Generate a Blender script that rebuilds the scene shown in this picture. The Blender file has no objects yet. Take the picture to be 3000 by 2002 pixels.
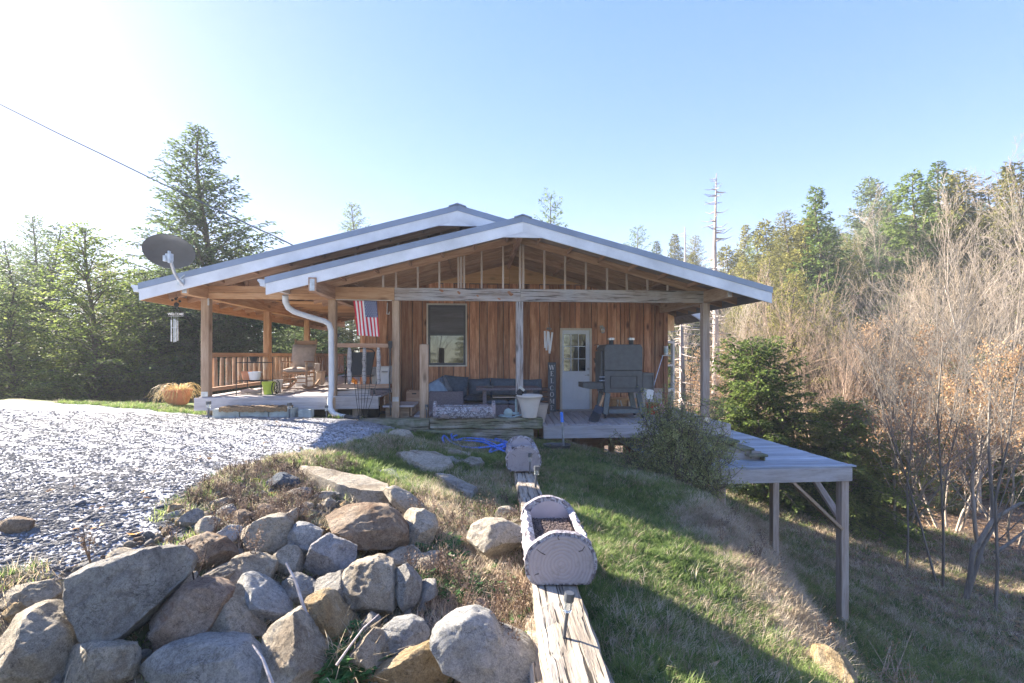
import bpy, bmesh, math, random
import numpy as np
from mathutils import Matrix, Vector
random.seed(7); rng = np.random.default_rng(7)
SC = bpy.context.scene
COL = SC.collection
R = math.radians
# ------------------------------------------------------------------ camera, sky, sun, exposure
F, CX, CY = 1400.0, 1500.0, 1040.0          # focal length and horizon of the photograph in its own pixels
cam_d = bpy.data.cameras.new('camera'); cam = bpy.data.objects.new('camera', cam_d); COL.objects.link(cam)
cam_d.sensor_width = 36; cam_d.lens = F / 3000 * 36; cam_d.shift_y = (CY - 1001) / 3000
cam.rotation_euler = (R(90), 0, 0); cam_d.clip_start = .05; cam_d.clip_end = 2000
SC.camera = cam
SUN_AZ = math.atan2(.50, -.87)               # direction towards the sun, on the ground
SUN_EL = R(25.5)
world = bpy.data.worlds.new('World'); SC.world = world; world.use_nodes = True
wn = world.node_tree; bg = wn.nodes['Background']
sky = wn.nodes.new('ShaderNodeTexSky'); sky.sky_type = 'NISHITA'; sky.sun_disc = False
sky.sun_elevation = SUN_EL; sky.sun_rotation = math.pi / 2 - SUN_AZ
sky.altitude = 300; sky.air_density = 1.0; sky.dust_density = .5; sky.ozone_density = 3.0
gm_ = wn.nodes.new('ShaderNodeGamma'); gm_.inputs[1].default_value = .38; wn.links.new(sky.outputs[0], gm_.inputs[0]); hs_ = wn.nodes.new('ShaderNodeHueSaturation'); hs_.inputs['Saturation'].default_value = 2.3; hs_.inputs['Hue'].default_value = .527; wn.links.new(gm_.outputs[0], hs_.inputs['Color']); wn.links.new(hs_.outputs[0], bg.inputs[0]); bg.inputs[1].default_value = .13
sd = bpy.data.lights.new('sun', 'SUN'); sd.energy = 4.7; sd.angle = R(.55); sd.color = (1, .90, .76)
sun = bpy.data.objects.new('sun', sd); COL.objects.link(sun)
sdir = Vector((math.cos(SUN_AZ) * math.cos(SUN_EL), math.sin(SUN_AZ) * math.cos(SUN_EL), math.sin(SUN_EL)))
sun.rotation_euler = sdir.to_track_quat('Z', 'Y').to_euler()
vs = SC.view_settings; vs.view_transform = 'Standard'; vs.look = 'None'; vs.gamma = 1; vs.exposure = 2.62
vs.use_curve_mapping = False
SC.cycles.max_bounces = 6; SC.cycles.transparent_max_bounces = 6

# ------------------------------------------------------------------ frames and helpers
TH = R(4.6); CT, ST = math.cos(TH), math.sin(TH)
HF = Matrix.Rotation(TH, 4, 'Z')             # house frame: u along the front, v away from the camera, z from eye level
def ray(px, py): return Vector(((px - CX) / F, 1, (CY - py) / F))
def HV(px, py, v):                            # where the line of sight through a pixel meets the house plane v
    d = ray(px, py); t = v / (CT - d.x * ST)
    return Vector((t * (d.x * CT + ST), v, t * d.z))
def UV(px, v): return HV(px, CY, v).x
def ZV(px, py, v): return HV(px, py, v).z
def hp(u, v, z): return HF @ Vector((u, v, z))
W = {}                                        # world matrix of every object that has children
def setp(o, label=None, cat=None, group=None, kind=None):
    if label: o['label'] = label
    if cat: o['category'] = cat
    if group: o['group'] = group
    if kind: o['kind'] = kind
    return o
def thing(name, label, cat, loc=(0, 0, 0), rz=0, group=None):
    o = bpy.data.objects.new(name, None); COL.objects.link(o)
    o.location = loc; o.rotation_euler = (0, 0, rz); o.empty_display_size = .1
    W[o] = Matrix.Translation(Vector(loc)) @ Matrix.Rotation(rz, 4, 'Z')
    return setp(o, label, cat, group)
def hthing(name, label, cat, u, v, z, rz=0, group=None):
    return thing(name, label, cat, hp(u, v, z), TH + rz, group)
def put(name, me, parent=None, frame=None, mat=None):
    o = bpy.data.objects.new(name, me); COL.objects.link(o)
    if mat is not None:
        for m in (mat if isinstance(mat, (list, tuple)) else [mat]): me.materials.append(m)
    if parent is not None:
        o.parent = parent
        mw = W[parent] if frame is None else frame
        o.matrix_local = W[parent].inverted() @ mw
    else:
        mw = Matrix() if frame is None else frame
        o.matrix_world = mw
    W[o] = mw.copy()
    return o
def np_mesh(name, v, f, smooth=False, mi=None):
    me = bpy.data.meshes.new(name)
    v = np.asarray(v, dtype=np.float32).reshape(-1, 3); f = np.asarray(f, dtype=np.int32)
    n, k = f.shape
    me.vertices.add(len(v)); me.vertices.foreach_set('co', v.ravel())
    me.loops.add(n * k); me.loops.foreach_set('vertex_index', f.ravel())
    me.polygons.add(n); me.polygons.foreach_set('loop_start', np.arange(0, n * k, k, dtype=np.int32))
    try: me.polygons.foreach_set('loop_total', np.full(n, k, dtype=np.int32))
    except Exception: pass
    if smooth: me.polygons.foreach_set('use_smooth', np.ones(n, dtype=bool))
    if mi is not None: me.polygons.foreach_set('material_index', np.asarray(mi, dtype=np.int32))
    me.update(calc_edges=True); me.validate()
    return me
def perp(d):
    d = Vector(d).normalized(); a = Vector((0, 0, 1)) if abs(d.z) < .9 else Vector((1, 0, 0))
    x = d.cross(a).normalized(); return x, x.cross(d).normalized()
class B:
    """collects shapes and links them as ONE mesh object"""
    def __init__(s): s.v = []; s.f = []; s.m = []; s.mi = 0; s.M = None
    def add(s, vs_, fs):
        k = len(s.v)
        for p in vs_:
            p = Vector(p); s.v.append(s.M @ p if s.M is not None else p)
        for f in fs: s.f.append([i + k for i in f]); s.m.append(s.mi)
        return s
    def box(s, x0, x1, y0, y1, z0, z1):
        return s.add([(x0,y0,z0),(x1,y0,z0),(x1,y1,z0),(x0,y1,z0),(x0,y0,z1),(x1,y0,z1),(x1,y1,z1),(x0,y1,z1)],
                     [(0,3,2,1),(4,5,6,7),(0,1,5,4),(1,2,6,5),(2,3,7,6),(3,0,4,7)])
    def obox(s, c, size, rot=None):
        o = s.M; M = Matrix.Translation(Vector(c)) @ (rot.to_4x4() if rot is not None else Matrix())
        s.M = (o @ M) if o is not None else M
        a, b, c_ = [k / 2 for k in size]; s.box(-a, a, -b, b, -c_, c_); s.M = o; return s
    def bar(s, a, b, w, h=None, up=None):
        a, b = Vector(a), Vector(b); h = h or w; d = (b - a); L = d.length; d.normalize()
        if up is None: x, y = perp(d)
        else: y = Vector(up).normalized(); x = d.cross(y).normalized(); y = x.cross(d).normalized()
        x = x * w / 2; y = y * h / 2
        P = [a - x - y, a + x - y, a + x + y, a - x + y]; Q = [p + (b - a) for p in P]
        return s.add(P + Q, [(0,1,2,3),(4,7,6,5),(0,4,5,1),(1,5,6,2),(2,6,7,3),(3,7,4,0)])
    def tube(s, pts, r, n=8, caps=True):
        pts = [Vector(p) for p in pts]; rs = r if isinstance(r, (list, tuple)) else [r] * len(pts)
        V = []; prev = None
        for i, p in enumerate(pts):
            d = (pts[min(i + 1, len(pts) - 1)] - pts[max(i - 1, 0)])
            if d.length < 1e-9: d = Vector((0, 0, 1))
            d.normalize()
            if prev is None: x, y = perp(d)
            else:
                x = prev - d * prev.dot(d)
                x = x.normalized() if x.length > 1e-6 else perp(d)[0]
                y = x.cross(d)
            prev = x
            for k in range(n):
                a = 2 * math.pi * k / n; V.append(p + (x * math.cos(a) + y * math.sin(a)) * rs[i])
        Fs = []
        for i in range(len(pts) - 1):
            for k in range(n):
                a, b = i * n + k, i * n + (k + 1) % n; Fs.append((a, a + n, b + n, b))
        if caps: Fs.append(tuple(range(n))); Fs.append(tuple(range(len(V) - 1, len(V) - 1 - n, -1)))
        return s.add(V, Fs)
    def lathe(s, prof, n=20, c=(0, 0, 0)):
        c = Vector(c); V = []; Fs = []
        for (r, z) in prof:
            for k in range(n):
                a = 2 * math.pi * k / n; V.append(c + Vector((r * math.cos(a), r * math.sin(a), z)))
        for i in range(len(prof) - 1):
            for k in range(n):
                a, b = i * n + k, i * n + (k + 1) % n; Fs.append((a, b, b + n, a + n))
        if prof[0][0] > 1e-6: Fs.append(tuple(range(n - 1, -1, -1)))
        if prof[-1][0] > 1e-6: Fs.append(tuple(range(len(V) - n, len(V))))
        return s.add(V, Fs)
    def prism(s, poly, y0, y1):                  # polygon in x,z pushed along y
        n = len(poly); V = [(x, y0, z) for x, z in poly] + [(x, y1, z) for x, z in poly]
        Fs = [tuple(range(n)), tuple(range(2 * n - 1, n - 1, -1))]
        for i in range(n): j = (i + 1) % n; Fs.append((i, i + n, j + n, j))
        return s.add(V, Fs)
    def slab(s, poly, z0, z1):                   # polygon in x,y pushed along z
        n = len(poly); V = [(x, y, z0) for x, y in poly] + [(x, y, z1) for x, y in poly]
        Fs = [tuple(range(n - 1, -1, -1)), tuple(range(n, 2 * n))]
        for i in range(n): j = (i + 1) % n; Fs.append((i, j, j + n, i + n))
        return s.add(V, Fs)
    def obj(s, name, mat=None, parent=None, frame=None, smooth=False, bevel=0, sub=0):
        me = bpy.data.meshes.new(name); me.from_pydata([tuple(p) for p in s.v], [], s.f); me.update()
        me.polygons.foreach_set('material_index', s.m)
        bm = bmesh.new(); bm.from_mesh(me); bmesh.ops.recalc_face_normals(bm, faces=bm.faces)
        if bevel: bmesh.ops.bevel(bm, geom=list(bm.edges), offset=bevel, segments=1 if not smooth else 2, affect='EDGES', clamp_overlap=True)
        bm.to_mesh(me); bm.free()
        if smooth:
            me.polygons.foreach_set('use_smooth', [True] * len(me.polygons))
            if hasattr(me, 'set_sharp_from_angle'): me.set_sharp_from_angle(angle=R(38))
        o = put(name, me, parent, frame, mat)
        if sub: m = o.modifiers.new('s', 'SUBSURF'); m.levels = sub; m.render_levels = sub
        return o
def plank(name, a, b, w, h, mat, parent=None, frame=HF, up=(0, 0, 1), rough=0, bevel=.004):
    """a board from a to b, width w across, thickness h along up; its own mesh runs along its local X"""
    a, b = Vector(a), Vector(b); d = b - a; L = d.length; x = d.normalized(); z = Vector(up)
    z = (z - x * z.dot(x)).normalized(); y = z.cross(x)
    M = Matrix((x, y, z)).transposed().to_4x4(); M.translation = (a + b) / 2
    q = B(); q.box(-L/2, L/2, -w/2, w/2, -h/2, h/2)
    if rough:
        q.v = [p + Vector((0, random.uniform(-rough, rough), random.uniform(-rough, rough))) for p in q.v]
    return q.obj(name, mat, parent, (frame @ M) if frame is not None else M, bevel=bevel)
# ------------------------------------------------------------------ materials
MATS = {}
def nodes(name):
    m = bpy.data.materials.new(name); m.use_nodes = True; nt = m.node_tree
    bs = nt.nodes['Principled BSDF']; MATS[name] = m
    return m, nt, bs
def N(nt, t, **kw):
    n = nt.nodes.new(t)
    for k, v in kw.items():
        if k in n.inputs: n.inputs[k].default_value = v
        else: setattr(n, k, v)
    return n
def L(nt, a, b): nt.links.new(a, b)
def ramp(nt, fac, stops):
    r = nt.nodes.new('ShaderNodeValToRGB'); e = r.color_ramp.elements
    while len(e) < len(stops): e.new(.5)
    for i, (p, c) in enumerate(stops): e[i].position = p; e[i].color = (*c, 1) if len(c) == 3 else c
    L(nt, fac, r.inputs[0]); return r.outputs[0]
def mixc(nt, fac, a, b, bt='MIX'):
    m = nt.nodes.new('ShaderNodeMix'); m.data_type = 'RGBA'; m.blend_type = bt
    for inp, val in ((m.inputs[0], fac), (m.inputs[6], a), (m.inputs[7], b)):
        if hasattr(val, 'default_value') or hasattr(val, 'is_linked'): L(nt, val, inp)
        else: inp.default_value = (*val, 1) if isinstance(val, tuple) and len(val) == 3 else val
    return m.outputs[2]
def coords(nt, scale=(1, 1, 1), rnd=True, kind='Object'):
    tc = N(nt, 'ShaderNodeTexCoord'); mp = N(nt, 'ShaderNodeMapping'); mp.inputs['Scale'].default_value = scale
    L(nt, tc.outputs[kind], mp.inputs[0])
    if rnd:
        oi = N(nt, 'ShaderNodeObjectInfo'); vm = N(nt, 'ShaderNodeVectorMath', operation='SCALE')
        cb = N(nt, 'ShaderNodeCombineXYZ'); L(nt, oi.outputs['Random'], cb.inputs[0]); L(nt, oi.outputs['Random'], cb.inputs[1])
        L(nt, cb.outputs[0], vm.inputs[0]); vm.inputs[3].default_value = 37; L(nt, vm.outputs[0], mp.inputs[1])
    return mp.outputs[0]
def bump(nt, bs, h, strength=.3, dist=.01):
    b = N(nt, 'ShaderNodeBump'); b.inputs['Strength'].default_value = strength; b.inputs['Distance'].default_value = dist
    L(nt, h, b.inputs['Height']); L(nt, b.outputs[0], bs.inputs['Normal'])
def wood(name, dark, mid, light, axis=0, grain=7, knots=.5, rough=.8, var=.35, weather=None, wamt=.5, bmp=.35, cracks=0):
    m, nt, bs = nodes(name)
    sc = [grain] * 3; sc[axis] = grain * .09
    co = coords(nt, tuple(sc))
    n1 = N(nt, 'ShaderNodeTexNoise', Scale=1.6, Detail=8, Roughness=.6, Distortion=.6); L(nt, co, n1.inputs['Vector'])
    n2 = N(nt, 'ShaderNodeTexNoise', Scale=9, Detail=4, Roughness=.7); L(nt, co, n2.inputs['Vector'])
    ad = N(nt, 'ShaderNodeMath', operation='MULTIPLY_ADD'); L(nt, n2.outputs[0], ad.inputs[0]); ad.inputs[1].default_value = .35
    mu = N(nt, 'ShaderNodeMath', operation='MULTIPLY'); L(nt, n1.outputs[0], mu.inputs[0]); mu.inputs[1].default_value = .8; L(nt, mu.outputs[0], ad.inputs[2])
    c = ramp(nt, ad.outputs[0], [(.36, dark), (.56, mid), (.76, light)])
    oi = N(nt, 'ShaderNodeObjectInfo'); mr = N(nt, 'ShaderNodeMapRange'); L(nt, oi.outputs['Random'], mr.inputs[0])
    mr.inputs[3].default_value = 1 - var; mr.inputs[4].default_value = 1 + var
    hs = N(nt, 'ShaderNodeHueSaturation'); L(nt, c, hs.inputs['Color']); L(nt, mr.outputs[0], hs.inputs['Value']); c = hs.outputs[0]
    if weather:
        cw = coords(nt, (1.1, 1.1, 1.1)); nw = N(nt, 'ShaderNodeTexNoise', Scale=1.3, Detail=5, Roughness=.65); L(nt, cw, nw.inputs['Vector'])
        rw = ramp(nt, nw.outputs[0], [(.62 - wamt * .35, (0, 0, 0)), (.80 - wamt * .3, (1, 1, 1))])
        wc = mixc(nt, n2.outputs[0], tuple(k * .6 for k in weather), tuple(min(1, k * 1.25) for k in weather))
        c = mixc(nt, rw, c, wc)
    if knots:
        sk = [3.2] * 3; sk[axis] = 1.3
        ck = coords(nt, tuple(sk)); vo = N(nt, 'ShaderNodeTexVoronoi', Scale=1.0); L(nt, ck, vo.inputs['Vector'])
        rk = ramp(nt, vo.outputs['Distance'], [(.06, (1, 1, 1)), (.16, (0, 0, 0))])
        mk = N(nt, 'ShaderNodeMath', operation='MULTIPLY'); L(nt, rk, mk.inputs[0]); mk.inputs[1].default_value = knots
        c = mixc(nt, mk.outputs[0], c, tuple(k * .35 for k in dark))
    h = ad.outputs[0]
    if cracks:
        sk = [52] * 3; sk[axis] = 1.6
        ck = coords(nt, tuple(sk)); nk = N(nt, 'ShaderNodeTexNoise', Scale=1, Detail=3, Roughness=.6, Distortion=.5); L(nt, ck, nk.inputs['Vector'])
        rk = ramp(nt, nk.outputs[0], [(.36, (0, 0, 0)), (.44, (1, 1, 1))])
        c = mixc(nt, rk, tuple(k * .16 for k in dark), c)
        m2 = N(nt, 'ShaderNodeMath', operation='MULTIPLY_ADD'); L(nt, rk, m2.inputs[0]); m2.inputs[1].default_value = cracks; L(nt, h, m2.inputs[2]); h = m2.outputs[0]
    L(nt, c, bs.inputs['Base Color']); bs.inputs['Roughness'].default_value = rough
    bump(nt, bs, h, bmp, .012)
    return m
def plain(name, col, rough=.6, metal=0, var=.12, scale=6, spec=.4, bmp=0, bscale=60, alpha=None, emit=None):
    m, nt, bs = nodes(name)
    co = coords(nt); n = N(nt, 'ShaderNodeTexNoise', Scale=scale, Detail=6, Roughness=.6); L(nt, co, n.inputs['Vector'])
    lo = tuple(max(0, k * (1 - var * 1.6)) for k in col); hi = tuple(min(1, k * (1 + var * 1.3)) for k in col)
    L(nt, ramp(nt, n.outputs[0], [(.3, lo), (.7, hi)]), bs.inputs['Base Color'])
    bs.inputs['Roughness'].default_value = rough; bs.inputs['Metallic'].default_value = metal
    bs.inputs['Specular IOR Level'].default_value = spec
    if bmp:
        n2 = N(nt, 'ShaderNodeTexNoise', Scale=bscale, Detail=4); L(nt, co, n2.inputs['Vector']); bump(nt, bs, n2.outputs[0], bmp, .01)
    return m
def leaf(name, c1, c2, c3, trans=.35, pos=2.0, rough=.6):
    m, nt, bs = nodes(name); out = nt.nodes['Material Output']
    g = N(nt, 'ShaderNodeNewGeometry'); n = N(nt, 'ShaderNodeTexNoise', Scale=pos, Detail=4, Roughness=.65); L(nt, g.outputs['Position'], n.inputs['Vector'])
    oi = N(nt, 'ShaderNodeObjectInfo'); mr = N(nt, 'ShaderNodeMapRange'); L(nt, oi.outputs['Random'], mr.inputs[0]); mr.inputs[3].default_value = -.14; mr.inputs[4].default_value = .14
    ad = N(nt, 'ShaderNodeMath', operation='ADD'); L(nt, n.outputs[0], ad.inputs[0]); L(nt, mr.outputs[0], ad.inputs[1])
    n3 = N(nt, 'ShaderNodeTexNoise', Scale=pos * 14, Detail=1); L(nt, g.outputs['Position'], n3.inputs['Vector'])
    a2 = N(nt, 'ShaderNodeMath', operation='MULTIPLY_ADD'); L(nt, n3.outputs[0], a2.inputs[0]); a2.inputs[1].default_value = .5; a2.inputs[2].default_value = -.25
    a3 = N(nt, 'ShaderNodeMath', operation='ADD'); L(nt, ad.outputs[0], a3.inputs[0]); L(nt, a2.outputs[0], a3.inputs[1])
    c = ramp(nt, a3.outputs[0], [(.3, c1), (.5, c2), (.72, c3)])
    L(nt, c, bs.inputs['Base Color']); bs.inputs['Roughness'].default_value = rough; bs.inputs['Specular IOR Level'].default_value = .25
    tr = N(nt, 'ShaderNodeBsdfTranslucent'); L(nt, c, tr.inputs[0]); mx = N(nt, 'ShaderNodeMixShader'); mx.inputs[0].default_value = trans
    L(nt, bs.outputs[0], mx.inputs[1]); L(nt, tr.outputs[0], mx.inputs[2]); L(nt, mx.outputs[0], out.inputs[0])
    return m
def rockmat(name, a, b, c, spots=(.62, .6, .55), k=.35):
    m, nt, bs = nodes(name); co = coords(nt)
    n1 = N(nt, 'ShaderNodeTexNoise', Scale=3.0, Detail=9, Roughness=.62, Distortion=.8); L(nt, co, n1.inputs['Vector'])
    n2 = N(nt, 'ShaderNodeTexNoise', Scale=34, Detail=8, Roughness=.8); L(nt, co, n2.inputs['Vector'])
    n4 = N(nt, 'ShaderNodeTexNoise', Scale=6, Detail=5, Roughness=.7, Distortion=1.5); L(nt, co, n4.inputs['Vector'])
    col = ramp(nt, n1.outputs[0], [(.34, a), (.5, b), (.68, c)])
    r4 = ramp(nt, n4.outputs[0], [(.56, (0, 0, 0)), (.66, (k, k, k))]); col = mixc(nt, r4, col, spots)
    r5 = ramp(nt, n4.outputs[0], [(.30, (.6, .6, .6)), (.40, (0, 0, 0))]); col = mixc(nt, r5, col, tuple(x * .42 for x in a))
    r2 = ramp(nt, n2.outputs[0], [(.34, (.42, .42, .42)), (.56, (1, 1, 1))]); col = mixc(nt, .8, col, r2, 'MULTIPLY')
    n6 = N(nt, 'ShaderNodeTexNoise', Scale=150, Detail=3, Roughness=.8); L(nt, co, n6.inputs['Vector']); col = mixc(nt, .7, col, ramp(nt, n6.outputs[0], [(.38, (.6, .6, .6)), (.6, (1.15, 1.12, 1.08))]), 'MULTIPLY')
    vc = N(nt, 'ShaderNodeTexVoronoi', Scale=3.2, feature='DISTANCE_TO_EDGE'); mxv = N(nt, 'ShaderNodeVectorMath', operation='MULTIPLY_ADD'); L(nt, n4.outputs['Color'], mxv.inputs[0]); mxv.inputs[1].default_value = (.5, .5, .5); L(nt, co, mxv.inputs[2]); L(nt, mxv.outputs[0], vc.inputs['Vector'])
    rc_ = ramp(nt, vc.outputs['Distance'], [(.004, (.35, .33, .31)), (.016, (1, 1, 1))]); col = mixc(nt, .7, col, rc_, 'MULTIPLY')
    L(nt, col, bs.inputs['Base Color']); bs.inputs['Roughness'].default_value = .92; bs.inputs['Specular IOR Level'].default_value = .2
    ad = N(nt, 'ShaderNodeMath', operation='MULTIPLY_ADD'); L(nt, n1.outputs[0], ad.inputs[0]); ad.inputs[1].default_value = 2.2; L(nt, n2.outputs[0], ad.inputs[2])
    bump(nt, bs, ad.outputs[0], 1.0, .045)
    return m
cedarM = wood('cedar_siding', (.19,.065,.036), (.47,.215,.115), (.70,.42,.26), 0, 8, .9, .75, .40, bmp=.4)
postM = wood('post_wood', (.27,.16,.095), (.43,.29,.19), (.57,.43,.31), 0, 9, .7, .8, .12)
orangeM = wood('new_timber', (.34,.165,.08), (.52,.29,.15), (.66,.43,.26), 0, 8, .6, .75, .14)
beamM = wood('grey_beam', (.26,.20,.17), (.42,.36,.33), (.58,.54,.52), 0, 9, .8, .85, .08, weather=(.50,.49,.50), wamt=.5, cracks=.3)
rafM = wood('rafter_wood', (.24,.125,.075), (.42,.25,.16), (.56,.38,.26), 0, 8, .4, .8, .18)
studM = wood('stud_wood', (.30,.20,.14), (.46,.36,.30), (.60,.52,.46), 0, 9, .4, .8, .1)
plyM = wood('plywood', (.48,.24,.11), (.70,.42,.21), (.80,.54,.32), 0, 3.2, .35, .75, .1)
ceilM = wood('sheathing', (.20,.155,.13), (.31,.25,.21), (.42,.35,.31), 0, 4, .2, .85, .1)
deckM = wood('deck_board_wood', (.30,.25,.24), (.44,.40,.39), (.58,.54,.54), 0, 9, .4, .8, .16, weather=(.52,.50,.52), wamt=.4)
ldeckM = wood('frosted_deck_wood', (.27,.29,.32), (.38,.41,.45), (.54,.57,.61), 0, 8, .3, .7, .22)
logM = wood('log_slat_wood', (.20,.10,.06), (.42,.26,.16), (.60,.46,.34), 0, 10, .5, .85, .15, weather=(.5,.46,.42), wamt=.3)
glogM = wood('grey_log_wood', (.22,.19,.17), (.42,.39,.37), (.60,.58,.56), 0, 12, .7, .85, .1, cracks=.2)
tieM = wood('timber_wood', (.16,.125,.09), (.33,.28,.22), (.50,.45,.39), 0, 9, .25, .9, .05, cracks=1.6, bmp=.8)
tie2M = wood('mossy_timber_wood', (.13,.11,.07), (.30,.26,.20), (.52,.47,.42), 0, 8, .3, .9, .08, weather=(.16,.18,.09), wamt=.6, cracks=1.2, bmp=.8)
sofM = wood('dark_soffit', (.09,.09,.10), (.15,.15,.17), (.22,.22,.25), 0, 5, 0, .8, .1)
whiteM = plain('white_fascia', (.76,.78,.81), .45, 0, .12, 1.6, bmp=.05, bscale=20)
metalM = plain('slate_metal_trim', (.27,.32,.41), .38, .25, .10, 1.5)
gutM = plain('white_gutter', (.66,.69,.72), .4, 0, .10, 3)
doorM = plain('white_door_paint', (.74,.79,.86), .4, 0, .05, 2)
trimM = plain('cream_trim', (.70,.64,.55), .6, 0, .1, 4)
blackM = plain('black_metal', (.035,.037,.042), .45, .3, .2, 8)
dkM = plain('charcoal_metal', (.10,.11,.125), .42, .3, .12, 10, bmp=.08, bscale=120)
dishM = plain('dish_grey', (.07,.075,.085), .5, .1, .12, 4)
galvM = plain('galvanised', (.55,.57,.60), .35, .7, .2, 12)
terraM = plain('terracotta', (.60,.26,.14), .75, 0, .14, 7, bmp=.1)
creamM = plain('cream_plastic', (.76,.68,.60), .55, 0, .06, 3)
limeM = plain('lime_glaze', (.46,.58,.07), .35, 0, .1, 5)
whitM = plain('white_plastic', (.78,.78,.78), .4, 0, .05, 4)
beigeM = plain('beige_plastic', (.56,.47,.39), .5, 0, .1, 5)
redM = plain('red_plastic', (.68,.045,.03), .35, 0, .08, 5)
pinkM = plain('pink_plastic', (.72,.33,.38), .5, 0, .08, 5)
blueM = plain('blue_rubber', (.07,.22,.78), .4, 0, .15, 9)
bhandM = plain('blue_grip', (.06,.24,.85), .35, 0, .1, 9)
tealM = plain('pale_teal_metal', (.42,.55,.58), .4, .2, .15, 9)
orM = plain('orange_plastic', (.85,.33,.03), .45, 0, .1, 5)
cushM = plain('slate_cushion', (.10,.135,.18), .9, 0, .16, 14, bmp=.25, bscale=140)
pil1M = plain('pale_blue_pillow', (.24,.34,.46), .9, 0, .1, 14, bmp=.2, bscale=120)
pil2M = plain('grey_pillow', (.17,.19,.22), .9, 0, .1, 14, bmp=.2, bscale=120)
rcM = plain('greige_cushion', (.50,.42,.36), .9, 0, .1, 14, bmp=.2, bscale=120)
wickM = plain('wicker', (.20,.17,.19), .7, 0, .3, 60, bmp=.6, bscale=130)
matM = plain('coir_mat', (.27,.18,.10), .95, 0, .3, 60, bmp=.8, bscale=160)
concM = plain('pale_concrete', (.46,.50,.47), .85, 0, .18, 9, bmp=.3)
soilM = plain('potting_soil', (.045,.03,.028), .95, 0, .4, 60, bmp=.8, bscale=90)
signM = plain('slate_sign_board', (.10,.12,.15), .6, 0, .18, 9)
fredM = plain('flag_red', (.62,.03,.06), .8, 0, .06, 4)
fwhiM = plain('flag_white', (.80,.80,.80), .8, 0, .05, 4)
fbluM = plain('flag_blue', (.035,.06,.20), .8, 0, .08, 4)
barkM = wood('bark', (.05,.04,.032), (.13,.105,.085), (.24,.20,.17), 2, 6, 0, .95, .2, bmp=.8)
paleM = wood('pale_bark', (.20,.16,.12), (.36,.30,.24), (.52,.46,.39), 2, 5, 0, .9, .2, bmp=.5)
gbarkM = wood('grey_bark', (.09,.078,.065), (.20,.175,.15), (.33,.30,.265), 2, 7, 0, .9, .15, bmp=.6)
deadM = wood('dead_bark', (.20,.16,.14), (.40,.34,.31), (.62,.56,.54), 2, 7, 0, .9, .1, bmp=.6)
twigM = plain('twig_bark', (.37,.30,.22), .9, 0, .2, 2)
redtM = plain('reddish_twig', (.36,.26,.19), .9, 0, .2, 2)
stalkM = plain('dry_stalk', (.50,.37,.27), .9, 0, .25, 20)
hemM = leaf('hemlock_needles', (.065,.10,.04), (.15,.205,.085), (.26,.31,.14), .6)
hem2M = leaf('sunlight_tint_hemlock_needles', (.07,.11,.03), (.19,.255,.065), (.34,.38,.12), .6)  # lighter, yellower copy of the hemlock needles, sunlight put into its colour
oliveM = leaf('olive_needles', (.10,.11,.03), (.25,.24,.07), (.40,.37,.12), .58)
pineM = leaf('pine_needles', (.06,.11,.03), (.15,.22,.06), (.26,.33,.10), .5)
azM = leaf('azalea_leaves', (.13,.16,.05), (.28,.31,.12), (.46,.46,.20), .35, 5)
dleafM = leaf('tan_leaves', (.24,.13,.06), (.45,.28,.14), (.62,.44,.26), .4, 3)
grM = leaf('green_grass_blades', (.07,.13,.035), (.18,.27,.075), (.34,.40,.14), .55, 1.2)
drM = leaf('dry_grass_blades', (.30,.23,.15), (.54,.44,.31), (.74,.65,.50), .45, 2)
spidM = leaf('spider_plant_leaves', (.50,.36,.16), (.74,.60,.32), (.82,.74,.50), .35, 6)
weedM = leaf('dark_dry_weed', (.06,.04,.035), (.17,.12,.09), (.36,.28,.22), .2, 9)
cloverM = leaf('clover_leaves', (.03,.10,.03), (.06,.17,.04), (.12,.26,.08), .3, 6)
mossM = plain('moss', (.30,.34,.02), .95, 0, .3, 40, bmp=.8, bscale=120)
rGrey = rockmat('grey_rock', (.30,.28,.26), (.47,.45,.41), (.63,.60,.55))
rBlue = rockmat('bluegrey_rock', (.35,.35,.34), (.52,.52,.50), (.69,.68,.65), (.80,.79,.76))
rTan = rockmat('tan_rock', (.40,.33,.25), (.60,.53,.42), (.74,.67,.56), (.80,.77,.70))
rBrn = rockmat('brown_rock', (.26,.165,.11), (.46,.35,.25), (.62,.52,.41), (.48,.25,.12))
rYel = rockmat('ochre_rock', (.34,.22,.10), (.52,.38,.21), (.66,.54,.36), (.72,.66,.54))
rRed = rockmat('rusty_rock', (.32,.21,.15), (.50,.38,.29), (.64,.53,.43), (.32,.15,.09), .6)
rPale = rockmat('pale_granite', (.44,.42,.42), (.55,.53,.53), (.64,.62,.62), (.72,.70,.70), .2)
rDark = rockmat('dark_slate_rock', (.10,.12,.15), (.17,.20,.24), (.25,.28,.33), (.3,.33,.37), .2)
pebM = rockmat('gravel_stone', (.44,.44,.46), (.58,.58,.60), (.70,.70,.73), (.80,.80,.81), .3)
def glass():
    m, nt, bs = nodes('window_glass')
    bs.inputs['Base Color'].default_value = (.035,.04,.045,1); bs.inputs['Roughness'].default_value = .04
    bs.inputs['Specular IOR Level'].default_value = 1.0; bs.inputs['Metallic'].default_value = .0
    bs.inputs['Coat Weight'].default_value = .6; bs.inputs['Coat Roughness'].default_value = .02; bs.inputs['Coat IOR'].default_value = 2.2
    return m
glassM = glass()
def clearg():
    m, nt, bs = nodes('clear_plastic'); bs.inputs['Base Color'].default_value = (.8,.85,.85,1)
    bs.inputs['Transmission Weight'].default_value = .85; bs.inputs['Roughness'].default_value = .15; return m
clearM = clearg()
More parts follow.
